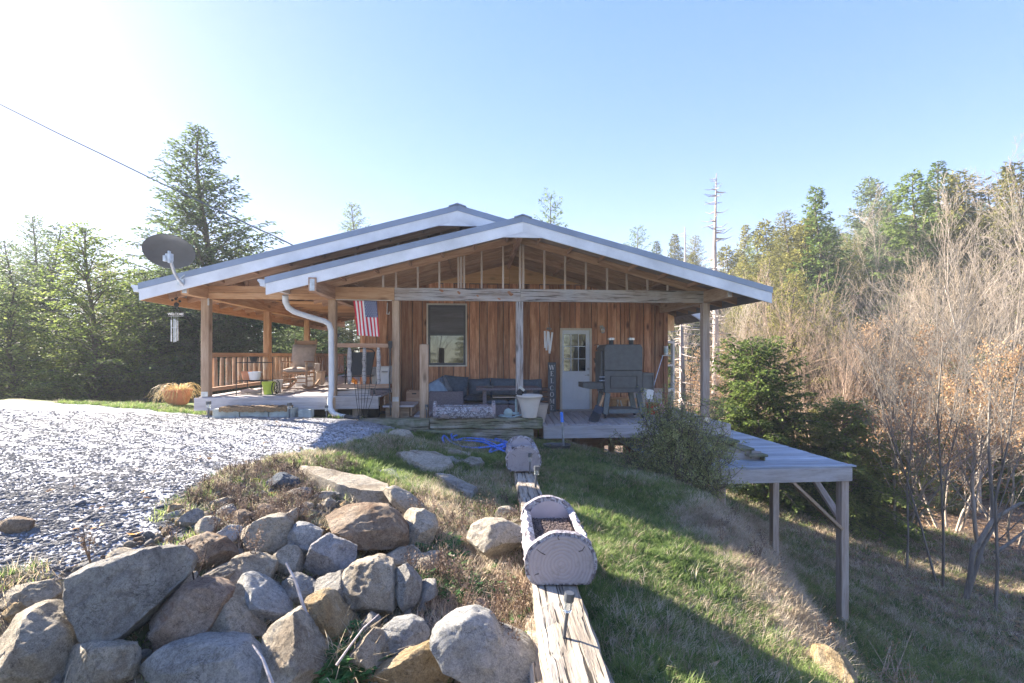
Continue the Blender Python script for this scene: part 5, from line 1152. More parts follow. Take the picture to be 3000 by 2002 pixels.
log_planter('small far log planter on the ties beside the blue hose', planter_frame(.135, 6.22, tz(6.22) + .01, R(.8), R(-2.6)), .98, .182)
log_planter('log planter lying crosswise on the mossy timber in front of the sofa', Matrix.Translation(WP((UV(1361, 9.1), 9.1, zt1 + .004))) @ Matrix.Rotation(TH + R(90), 4, 'Z'), 1.12, .185)
# ---------------------------------------------------------------- pots on the timber
def pot(c, prof, mat, parent, n=28, nm='pot_body', soil=None):
    q = B(); q.lathe(prof, n, c); q.obj(nm, mat, parent, HF, smooth=True)
    if soil: q = B(); q.lathe([(soil[0], soil[1]), (0, soil[1] + .01)], 20, c); q.obj('soil', soilM, parent, HF)
c = Vector((UV(1551, 9.08), 9.08, zt1 - .002)); s_ = .235
t = hthing('planter_pot', 'big cream plastic pot with a rolled rim on the right end of the mossy timber', 'pot', *c)
pot(c, [(.135, 0), (.14, .02), (.19, .26), (.195, .262), (.20, .29), (.212, .33), (.235, .385), (.25, .395), (.252, .42), (.235, .43), (.225, .40), (.2, .33), (0, .33)], creamM, t, soil=(.2, .345))
c = Vector((UV(1578, 9.75), 9.75, ZD)); t = hthing('planter_pot', 'second pale pot standing behind the big cream one', 'pot', c.x, c.y, c.z); pot(c, [(.12, 0), (.18, .28), (.2, .36), (.205, .385), (.18, .39), (0, .33)], beigeM, t)
t = hthing('spot_light', 'black solar spotlight leaning out behind the cream pot at the middle post', 'light', UV(1524, 9.15), 9.15, -1.0); q = B(); q.M = Matrix.Translation(hpix(1525, 1148, 9.15)) @ Matrix.Rotation(R(62), 4, 'Y'); q.lathe([(.03, -.08), (.055, -.04), (.06, .05), (.045, .06), (0, .06)], 14); q.M = Matrix.Translation(hpix(1521, 1156, 9.12)) @ Matrix.Rotation(R(70), 4, 'Y'); q.lathe([(.03, -.07), (.04, .05), (0, .06)], 12); q.obj('lamp_head', blackM, t, HF, smooth=True); q = B(); q.obox(hpix(1529, 1139, 9.1), (.12, .03, .05), Matrix.Rotation(R(40), 3, 'Y')); q.obj('solar_panel', galvM, t, HF); q = B(); q.tube([hpix(1524, 1152, 9.15), hpix(1528, 1170, 9.12)], .014, 6); q.obj('stem', blackM, t, HF)
t = hthing('hose_valve', 'pale teal octagonal hose faucet handle with pipe fittings between planter and cream pot', 'faucet', UV(1490, 9.2), 9.2, zt1); q = B(); q.M = Matrix.Translation(hpix(1489, 1210, 9.2)) @ Matrix.Rotation(R(90), 4, 'X'); q.lathe([(.09, -.02), (.095, .0), (.085, .02), (.02, .03), (0, .035)], 8); q.obj('hand_wheel', tealM, t, HF); q = B(); q.tube([hpix(1512, 1170, 9.2), hpix(1512, 1218, 9.2)], .022, 8); q.tube([hpix(1502, 1212, 9.2), hpix(1520, 1212, 9.2)], .028, 8); q.tube([hpix(1463, 1220, 9.1), hpix(1500, 1223, 9.1), hpix(1530, 1215, 9.1)], .012, 6); q.lathe([(.06, 0), (.065, .03), (.03, .05), (0, .05)], 12, hpix(1470, 1222, 9.1)); q.obj('pipe', tealM, t, HF, smooth=True)
# blue handled tool, pan, edging
d = GH(1652, 1316); t = thing('garden_stake', 'white tool with a blue foam grip standing in the grass before the deck', 'tool', d)
p0, p1, p2 = Vector(d), ray(1647, 1237) * d.y * .995, ray(1645, 1208) * d.y * .995; q = B(); q.tube([p0, p1], .018, 8); q.obj('shaft', galvM, t, Matrix(), smooth=True); q = B(); q.tube([p1, p2], .030, 10); q.obj('grip', bhandM, t, Matrix(), smooth=True)
for (x, lab) in ((1620, 'round black rubber pan in the grass, the left one at the blue handled tool'), (1643, 'round black rubber pan in the grass, right of its twin')):
    d = GH(x, 1318); t = thing('rubber_pan', lab, 'pan', d, 0, 'black rubber pans'); q = B(); q.lathe([(.16, -.02), (.18, .09), (.185, .095), (.17, .098), (.15, .01), (0, .0)], 26, d); q.obj('pan_body', dkM, t, Matrix(), smooth=True)
pts = [GH(x, y) + Vector((0, 0, .04)) for x, y in ((1575, 1290), (1650, 1303), (1720, 1312), (1790, 1325), (1850, 1342), (1880, 1352))]
o = B().tube(pts, [.04 if k % 2 else .04 for k in range(len(pts))], 8).obj('lawn_edging', plain('edging_grey', (.16,.19,.25), .6)); setp(o, 'dark corrugated edging tube curving through the grass below the deck', 'edging')
d = GH(1577, 1290); t = thing('marker_stake', 'short yellow wooden marker stake by the end of the timber', 'stake', d); q = B(); q.bar(d, d + Vector((0, 0, .24)), .035, .02); q.obj('stake_board', limeM, t, Matrix())
# hose ----------------------------------------------------------------
hp_ = []; ctrl = [(1300,1310),(1296,1298),(1303,1290),(1320,1305),(1350,1318),(1390,1325),(1430,1325),(1470,1318),(1490,1312),(1482,1302),(1440,1294),(1400,1286),(1360,1284),(1326,1290),(1330,1300),(1360,1296),(1400,1300),(1440,1312),(1465,1322),(1492,1330),(1480,1336),(1450,1326),(1410,1308),(1370,1302),(1335,1298),(1322,1286),(1338,1281),(1370,1290),(1420,1296),(1470,1304),(1494,1312),(1488,1320),(1462,1330),(1436,1336),(1440,1326),(1470,1314),(1486,1322),(1490,1345),(1486,1352)]
cp = [GH(*p) for p in ctrl]
for i in range(len(cp) - 1):
    p0, p1, p2, p3 = cp[max(0, i-1)], cp[i], cp[i+1], cp[min(len(cp)-1, i+2)]
    for k in range(6):
        u = k / 6; hp_.append(.5 * ((2*p1) + (-p0 + p2)*u + (2*p0 - 5*p1 + 4*p2 - p3)*u*u + (-p0 + 3*p1 - 3*p2 + p3)*u**3))
for i, p in enumerate(hp_): p.z += .05 + .035 * (.5 + .5 * math.sin(i * .21))
o = B().tube(hp_, .017, 8).obj('garden_hose', blueM, smooth=True); setp(o, 'bright blue garden hose lying in loose coils on the grass', 'hose')
# solar stakes ---------------------------------------------------------
def solar(base, top, label, r_=.026, dark=True):
    t = thing('solar_light', label, 'path light', base, 0, 'solar path lights'); base, top = Vector(base), Vector(top); H_ = (top - base).length; d = (top - base).normalized()
    q = B(); q.tube([base, base + d * H_ * .60], r_ * .38, 8); q.obj('stake', dkM, t, Matrix(), smooth=True)
    q = B(); q.tube([base + d * H_ * .60, base + d * H_ * .82], r_ * .82, 12); q.obj('lens', clearM, t, Matrix(), smooth=True)
    q = B(); q.tube([base + d * H_ * .82, base + d * H_], r_ * 1.05, 14); q.obj('solar_cap', dkM, t, Matrix(), smooth=True, bevel=.002)
def at_tie(px, py):
    d = ray(px, py)
    for tt in np.arange(1.2, 8, .01):
        if tt * d.z <= tz(tt * d.y): return d * float(tt)
b = at_tie(1652, 1872); top = ray(1669, 1737) * (b.y * 1.0); solar(b, top, 'nearest solar path light, stuck in the sunlit foreground tie', .0215)
b = at_tie(1569, 1428); solar(b, ray(1573, 1366) * b.y, 'solar path light just behind the big log planter', .030)
b = at_tie(1551, 1382) + Vector((0, -.12, 0)); solar(b, ray(1553, 1328) * b.y, 'thin dark solar path light in front of the far log planter', .024)
for (x, yt, yb, lab) in ((611, 1176, 1216, 'solar path light at the left corner of the porch deck'), (848, 1181, 1220, 'solar path light at the right end of the coir mat'), (956, 1188, 1222, 'solar path light left of the white downspout'), (1250, 1186, 1224, 'small solar light clipped to the short post'), (1868, 1330, 1362, 'solar path light in the grass at the edging end by the bush')):
    b = GH(x, yb) if x > 1800 else WP(hpix(x, yb, 9.1))
    if x < 1000: b = hp(UV(x, 8.78), 8.78, 0); b.z = h1(b.x, b.y)
    solar(b, ray(x, yt) * b.y, lab, .040 if x < 900 else .030)
# step with mat --------------------------------------------------------
v = 8.95; gz = h1(*hp(UV(740, v), v, 0)[:2])
t = hthing('porch_step', 'low pale green concrete block step in front of the porch', 'step', UV(740, v), v, gz)
for (a, b) in ((626, 705), (706, 790), (791, 858)):
    q = B(); q.box(UV(a, v), UV(b, v) - .012, v - .04, v + .30, gz - .05, ZV(700, 1198, v)); q.obj('block', concM, t, HF, bevel=.008)
q = B(); q.box(UV(866, v), UV(905, v), v + .1, v + .3, gz - .05, ZV(880, 1203, v)); q.obj('block', concM, t, HF, bevel=.012)
t = hthing('door_mat', 'shaggy brown coir mat draped over the concrete step', 'mat', UV(750, v), v, ZV(700, 1198, v)); q = B(); xa, xb = UV(648, v), UV(845, v); z = ZV(700, 1198, v)
for k in range(30):
    a, b = xa + (xb - xa) * k / 30, xa + (xb - xa) * (k + 1) / 30; q.box(a, b, v - .07, v + .24, z + .003, z + .035 + random.uniform(-.006, .008)); q.box(a, b, v - .085, v - .062, z - .03 - random.uniform(0, .03), z + .03)
q.obj('mat_pile', matM, t, HF)
# orange pot with spider plant on the gravel ---------------------------
d = Vector((-7.38, 10.55, h1(-7.38, 10.55))); s_ = d.y / F * 37
t = thing('plant_pot', 'wide terracotta pot with drooping straw coloured spider plant by the porch corner', 'potted plant', d)
q = B(); q.lathe([(s_*.60, 0), (s_*.72, .03), (s_*.92, s_*.75), (s_*.98, s_*1.05), (s_*1.02, s_*1.08), (s_*1.02, s_*1.2), (s_*.93, s_*1.2), (s_*.85, s_*.95), (0, s_*.95)], 28, d); q.obj('pot', terraM, t, Matrix(), smooth=True)
q = B(); rg = random.Random(5)
for k in range(150):
    a = rg.uniform(0, 6.28); l_ = rg.uniform(.8, 1.9) * s_; hh = rg.uniform(.25, .9) * s_; r0 = rg.uniform(0, .6) * s_; dx, dy = math.cos(a), math.sin(a); w_ = rg.uniform(.005, .012); pv = None; V = []
    for j in range(7):
        u = j / 6; rr = r0 + l_ * u; z = s_ * 1.05 + hh * 4 * u * (1 - u) * .9 - u * u * rg.uniform(.3, .9) * s_ * 1.1; ww = w_ * (1 - .8 * u)
        p = d + Vector((dx * rr, dy * rr, z)); V += [p + Vector((-dy * ww, dx * ww, 0)), p + Vector((dy * ww, -dx * ww, .003))]
    q.add(V, [(2*j, 2*j+1, 2*j+3, 2*j+2) for j in range(6)])
q.obj('leaves', spidM, t, Matrix())
# wire trellis ----------------------------------------------------------
v = 9.12; t = hthing('wire_trellis', 'thin black fan shaped wire trellis standing in front of the porch rail', 'trellis', UV(1062, v), v, -1.3)
q = B()
for (a, b) in ((1050, 1038), (1054, 1047), (1059, 1060), (1064, 1072), (1069, 1084), (1074, 1104)): q.tube([hpix(a, 1217, v), hpix((a + b) / 2, 1170, v), hpix(b, 1118, v)], .0055, 5)
q.tube([hpix(1050, 1217, v), hpix(1074, 1217, v)], .008, 5); q.tube([hpix(1045, 1170, v), hpix(1086, 1168, v)], .004, 4); q.tube([hpix(1040, 1135, v), hpix(1098, 1133, v)], .004, 4); q.tube([hpix(1050, 1217, v), hpix(1050, 1226, v)], .008, 5); q.tube([hpix(1074, 1217, v), hpix(1074, 1226, v)], .008, 5); q.obj('wire_frame', blackM, t, HF, smooth=True)
t = hthing('garden_hose', 'black cord hanging down the left side of the middle left post', 'cord', UV(1143, 9.3), 9.3, -1.2); q = B(); q.tube([hpix(1141, 1000, 9.35), hpix(1143, 1060, 9.33), hpix(1141, 1130, 9.3), hpix(1144, 1218, 9.28)], .014, 6); q.tube([hpix(1146, 1010, 9.35), hpix(1140, 1100, 9.33), hpix(1145, 1218, 9.28)], .008, 6); q.obox(hpix(1143, 1010, 9.36), (.07, .04, .14)); q.obj('cord', blackM, t, HF, smooth=True)
t = hthing('hand_tool', 'black handled tool lying on the porch edge behind the trellis', 'tool', UV(1095, 9.3), 9.3, ZU); q = B(); q.tube([hpix(1094, 1139, 9.32), hpix(1097, 1156, 9.3)], .022, 8); q.tube([hpix(1100, 1142, 9.35), hpix(1145, 1143, 9.35)], .010, 6); q.tube([hpix(1100, 1160, 9.3), hpix(1146, 1146, 9.3)], .006, 5); q.obj('handle', blackM, t, HF, smooth=True)
# ---------------------------------------------------------------- left porch furniture
v = 9.62
t = hthing('plant_stand', 'black wire plant cart with wheels and two shelves on the porch', 'plant stand', UV(745, v), v + .2, ZU)
q = B(); FR = [(692, v), (765, v), (799, v + .35), (725, v + .38)]
for px_, vv in FR: q.tube([(UV(px_, vv), vv, ZU + (.002 if px_ < 790 else .12)), (UV(px_, vv), vv, ZV(px_, 1046, vv))], .009, 6)
for py_ in (1063, 1117):
    P = [hpix(a, py_, b) for a, b in FR]; z = P[0].z
    P = [Vector((p.x, p.y, z)) for p in P]
    for i in range(4): q.tube([P[i], P[(i+1) % 4]], .009, 6)
    for k in range(1, 6): q.tube([P[0].lerp(P[3], k/6), P[1].lerp(P[2], k/6)], .004, 4)
q.obj('frame', blackM, t, HF, smooth=True); ztop, zmid_ = ZV(692, 1063, v), ZV(692, 1117, v)
for uu, vv in ((UV(804, v + .1), v + .1), (UV(812, v + .5), v + .5)):
    q = B(); q.M = Matrix.Translation((uu, vv, ZU + .135)) @ Matrix.Rotation(R(90), 4, 'Y')
    q.tube([(math.cos(a) * .13, math.sin(a) * .13, 0) for a in np.linspace(0, 2*math.pi, 25)], .009, 6)
    for a in range(6): q.bar((0, 0, 0), (.13*math.cos(a*1.047), .13*math.sin(a*1.047), 0), .005)
    q.obj('wheel', blackM, t, HF)
def simple_pot(lab, px_, vv, z, r_, h, mat, extra=None):
    c = Vector((UV(px_, vv), vv, z)); t = hthing('flower_pot', lab, 'pot', *c); pot(c, [(r_*.66, .002), (r_*.92, h*.78), (r_, h*.8), (r_*1.02, h), (r_*.88, h), (r_*.8, h*.8), (0, h*.8)], mat, t, 20); return t
simple_pot('small terracotta pot on the middle shelf of the plant cart', 722, v + .15, zmid_ + .012, .095, .17, terraM)
simple_pot('white pot beside the terracotta one on the plant cart', 746, v + .18, zmid_ + .012, .13, .165, whitM)
simple_pot('lime green pot on the deck below the right end of the plant cart', 787, v + .25, ZU, .125, .26, limeM)
simple_pot('cream pot behind the lime green one', 808, v + .75, ZU, .14, .27, creamM)
simple_pot('black pot on the top shelf of the plant cart', 743, v + .2, ztop + .01, .08, .11, blackM)
t = hthing('driftwood', 'pale chunk of driftwood on the porch floor under the cart', 'wood', UV(745, 9.9), 9.9, ZU); q = B(); q.tube([(UV(705, 9.9), 9.9, ZU + .05), (UV(730, 9.95), 9.95, ZU + .07), (UV(765, 9.9), 9.9, ZU + .05)], [.04, .055, .03], 8); q.obj('wood_piece', studM, t, HF, smooth=True)
# rocking chair
v = 11.1; s_ = v / F
t = hthing('rocking_chair', 'brown wooden rocking chair with greige cushions on the porch', 'chair', UV(868, v), v, ZU)
xL, xR = UV(828, v), UV(900, v); vb = v + .55
def rc(nm, pts, r_, mat=postM, n=8): q = B(); q.tube(pts, r_, n); return q.obj(nm, mat, t, HF, smooth=True)
for i, (xx, px_) in enumerate(((xL, 0), (xR, 0))):
    rk = [(xx, v - .28 + k * .16, ZU + .03 + .018 * (k - 3) ** 2 * .55) for k in range(8)]
    q = B()
    for a, b in zip(rk[:-1], rk[1:]): q.bar(a, b, .035, .05, up=(0, 0, 1))
    q.obj('rocker', postM, t, HF)
    rc('leg', [(xx, v - .05, ZU + .08), (xx, v - .05, ZU + .62)], [.022, .026]); rc('leg', [(xx, v + .45, ZU + .07), (xx, v + .48, ZU + .45)], .022)
    rc('back_post', [(xx + (.03 if i == 0 else -.03), v + .48, ZU + .42), (xx + (.02 if i == 0 else -.04), v + .74, ZU + 1.16)], [.024, .02])
    q = B(); q.bar((xx, v - .1, ZU + .64), (xx, v + .52, ZU + .62), .07, .025, up=(0, 0, 1)); q.obj('arm', rafM, t, HF, bevel=.006)
    for k in (.2, .3): rc('side_rung', [(xx, v - .05, ZU + k), (xx, v + .46, ZU + k - .02)], .011)
for k in (.17, .26): rc('front_rung', [(xL, v - .05, ZU + k), (xR, v - .05, ZU + k)], .012)
q = B(); q.box(xL - .01, xR + .01, v - .07, v + .46, ZU + .36, ZU + .40); q.obj('seat', orangeM, t, HF)
q = B(); q.obox(((xL + xR) / 2, v + .73, ZU + 1.08), (xR - xL - .02, .025, .10), Matrix.Rotation(R(-18), 3, 'X')); q.obox(((xL + xR) / 2, v + .69, ZU + .96), (xR - xL - .02, .02, .04), Matrix.Rotation(R(-18), 3, 'X')); q.obj('crest_rail', rafM, t, HF, bevel=.006)
cushion('seat_cushion', ((xL + xR) / 2, v + .20, ZU + .45), (xR - xL + .04, .52, .12), rcM, (3, 0, 0), t)
cushion('back_cushion', ((xL + xR) / 2 - .01, v + .55, ZU + .74), (xR - xL + .0, .14, .62), rcM, (-18, 0, 0), t)
# bins, fridge, patio chair
def bin_(lab, cat, x0, x1, yt, yb, v, mat, dv=.35, taper=.9):
    u0, u1 = UV(x0, v), UV(x1, v); z0, z1 = max(ZV(x0, yb, v), ZU + .001), ZV(x0, yt, v); c = (u0 + u1) / 2; t = hthing(cat.replace(' ', '_'), lab, cat, c, v + dv / 2, z0)
    hw = (u1 - u0) / 2; q = B(); V = []
    for (z, f_) in ((z0, taper), (z1, 1)): V += [(c - hw*f_, v + dv/2 - dv/2*f_, z), (c + hw*f_, v + dv/2 - dv/2*f_, z), (c + hw*f_, v + dv/2 + dv/2*f_, z), (c - hw*f_, v + dv/2 + dv/2*f_, z)]
    q.add(V, [(0,3,2,1),(4,5,6,7),(0,1,5,4),(1,2,6,5),(2,3,7,6),(3,0,4,7)]); q.obj('body', mat, t, HF, bevel=.012)
    q = B(); q.box(c - hw - .012, c + hw + .012, v - .012, v + dv + .012, z1 + .002, z1 + .03); q.obj('lid', mat, t, HF, bevel=.006); return t
bin_('tall white bin behind the rocking chair', 'bin', 908, 924, 1069, 1132, 12.2, whitM)
bin_('beige waste basket next to the tall white bin', 'waste basket', 926, 942, 1091, 1129, 12.0, beigeM, .3, .82)
bin_('low white storage box seen under the rocking chair', 'storage box', 866, 912, 1106, 1134, 12.4, whitM, .4, 1)
t = bin_('small white refrigerator against the cedar wall behind the gate rail', 'refrigerator', 1110, 1141, 1078, 1126, 11.1, whitM, .5, 1)
q = B(); q.box(UV(1119, 11.08), UV(1136, 11.08), 11.05, 11.08, ZV(1125, 1090.5, 11.1), ZV(1125, 1088.5, 11.1)); q.obj('handle', dkM, t, HF)
bin_('white cooler box left of the small refrigerator', 'cooler', 1088, 1108, 1080, 1126, 11.4, whitM, .4, .95)
t = hthing('toy', 'small orange plastic toy on the porch floor behind the patio chair', 'toy', UV(1036, 11.9), 11.9, ZU); q = B(); q.obox(hpix(1035, 1114, 11.9), (.14, .2, .10), Matrix.Rotation(R(35), 3, 'Y')); q.obox(hpix(1042, 1120, 11.9), (.06, .16, .12)); q.obj('toy_body', orM, t, HF, bevel=.02)
v = 11.0; t = hthing('patio_chair', 'black mesh patio chair behind the gate rail', 'chair', UV(1060, v), v, ZU)
def pc_(nm, pts, r_=.016): q = B(); q.tube(pts, r_, 8); q.obj(nm, blackM, t, HF, smooth=True)
zb_, zt_ = ZV(1060, 1100, v), ZV(1060, 1032, v)
q = B(); q.add([(UV(1029, v), v, zb_), (UV(1084, v), v, zb_), (UV(1093, v), v + .12, zt_), (UV(1029, v), v + .12, zt_), (UV(1029, v), v + .01, zb_), (UV(1084, v), v + .01, zb_), (UV(1093, v), v + .13, zt_), (UV(1029, v), v + .13, zt_)], [(0,1,2,3),(4,7,6,5),(0,4,5,1),(1,5,6,2),(2,6,7,3),(3,7,4,0)]); q.obj('mesh_back', plain('black_mesh', (.05,.06,.075), .7, 0, .2, 60), t, HF)
pc_('back_frame', [(UV(1028, v), v, ZU + .25), (UV(1028, v), v + .12, zt_), (UV(1034, v), v + .13, zt_ + .06), (UV(1060, v), v + .13, zt_ + .085), (UV(1086, v), v + .13, zt_ + .06), (UV(1094, v), v + .12, zt_), (UV(1084, v), v, ZU + .25)])
pc_('leg', [(UV(1084, v), v, ZU + .27), (UV(1092, v), v - .1, ZU + .01)]); pc_('leg', [(UV(1028, v), v, ZU + .27), (UV(1020, v), v - .1, ZU + .01)])
pc_('arm', [(UV(996, v), v + .45, ZU + .01), (UV(997, v), v + .45, ZU + .42), (UV(1003, v), v + .4, ZU + .5), (UV(1010, v), v + .35, ZU + .46), (UV(1016, v), v + .1, ZU + .01)], .02)
q = B(); q.box(UV(1000, v), UV(1084, v), v + .02, v + .45, zb_ - .04, zb_ - .02); q.obj('seat', blackM, t, HF)
# ------------------------------------------------------------------ boulders of the bank (outlines read off the photograph, each with its own depth)
CROP = {'A': (0, 1150, .5435), 'B': (550, 1550, .2883), 'C': (450, 1330, .2553), 'D': (900, 1250, .4796), 'E': (0, 1550, .2883), 'G': (1700, 1400, .3839)}
iv4, if4 = ico(4); iv5, if5 = ico(5)
def waves(v, rg, amp, f0, n=7):
    o = np.zeros(len(v))
    for k in range(n):
        d = rg.normal(size=3); d /= np.linalg.norm(d); f = f0 * 1.55 ** (k * .8); o += amp * .62 ** (k * .8) * np.sin(v @ d * f + rg.uniform(0, 6.3) + .9 * np.sin(v @ rg.normal(size=3) * f * .6))
    return o
def boulder(crop, poly, mat, label, th=.62, sink=.10, seed=None, cuts=13, dy=0, name='boulder', group='boulders of the stone bank'):
    ox, oy, s = CROP[crop]; P = np.array([(ox + a * s, oy + b * s) for a, b in poly]); seed = seed if seed is not None else int(P.sum()) % 9999
    rg = np.random.default_rng(seed); c = (P.max(0) + P.min(0)) / 2; w, h = P.max(0) - P.min(0)
    g = GH(c[0], min(P[:, 1].max() - .05 * h, 2150)); t = g.y + dy; k = t / F
    th_ = 1.25 * th * min(w, h) * k; t2 = t + th_ * .2
    k = t2 / F
    # radius of the outline as a function of angle
    Q = np.array([((p[0] - c[0]), -(p[1] - c[1])) for p in P]); big = max(w, h) > 95
    v, f = (iv5, if5) if big else (iv4, if4)
    v = v.copy(); ang = np.arctan2(v[:, 2], v[:, 0]); rad = np.zeros(len(v)); n = len(Q)
    D = np.stack([np.cos(ang), np.sin(ang)], -1)
    for i in range(n):
        a, b = Q[i], Q[(i + 1) % n]; e = b - a; den = D[:, 0] * e[1] - D[:, 1] * e[0]
        with np.errstate(divide='ignore', invalid='ignore'):
            tt = (a[0] * e[1] - a[1] * e[0]) / den; uu = (a[0] * D[:, 1] - a[1] * D[:, 0]) / den
        ok = (tt > 0) & (uu >= -1e-6) & (uu <= 1 + 1e-6) & (np.abs(den) > 1e-9); rad = np.where(ok & (tt > rad), tt, rad)
    lat = np.hypot(v[:, 0], v[:, 2]) ** .5
    W_ = np.stack([rad * lat * np.cos(ang), np.zeros(len(v)), rad * lat * np.sin(ang)], -1) * k * 1.05
    W_[:, 1] = v[:, 1] * th_
    half = np.array([w / 2 * k, th_, h / 2 * k]); U = W_ / half
    for i in range(cuts):                                  # split faces on the visible side
        d = rg.normal(size=3); d[1] = -abs(d[1]) - (1.0 if i % 3 else .3); 
        if i < 3: d[2] = abs(d[2]) + .3
        d /= np.linalg.norm(d); hh = rg.uniform(.46, .76) if i % 3 else rg.uniform(.84, .98); kk = U @ d; m = kk > hh
        U[m] -= np.outer((kk[m] - hh) * 1.0, d)
    W_ = U * half
    nrm = v / np.linalg.norm(v, axis=1)[:, None]
    W_ += nrm * waves(U, rg, .016 * min(half[0], half[2]), 7)[:, None] + nrm * waves(U, rg, .014 * min(half[0], half[2]), 22, 6)[:, None]
    ctr = np.array([(c[0] - CX) * k, t2, (CY - c[1]) * k])
    me = np_mesh(name, W_, f, True); me.set_sharp_from_angle(angle=R(30))
    o = put(name, me, None, Matrix.Translation(ctr), mat); setp(o, label, 'rock', group); return o
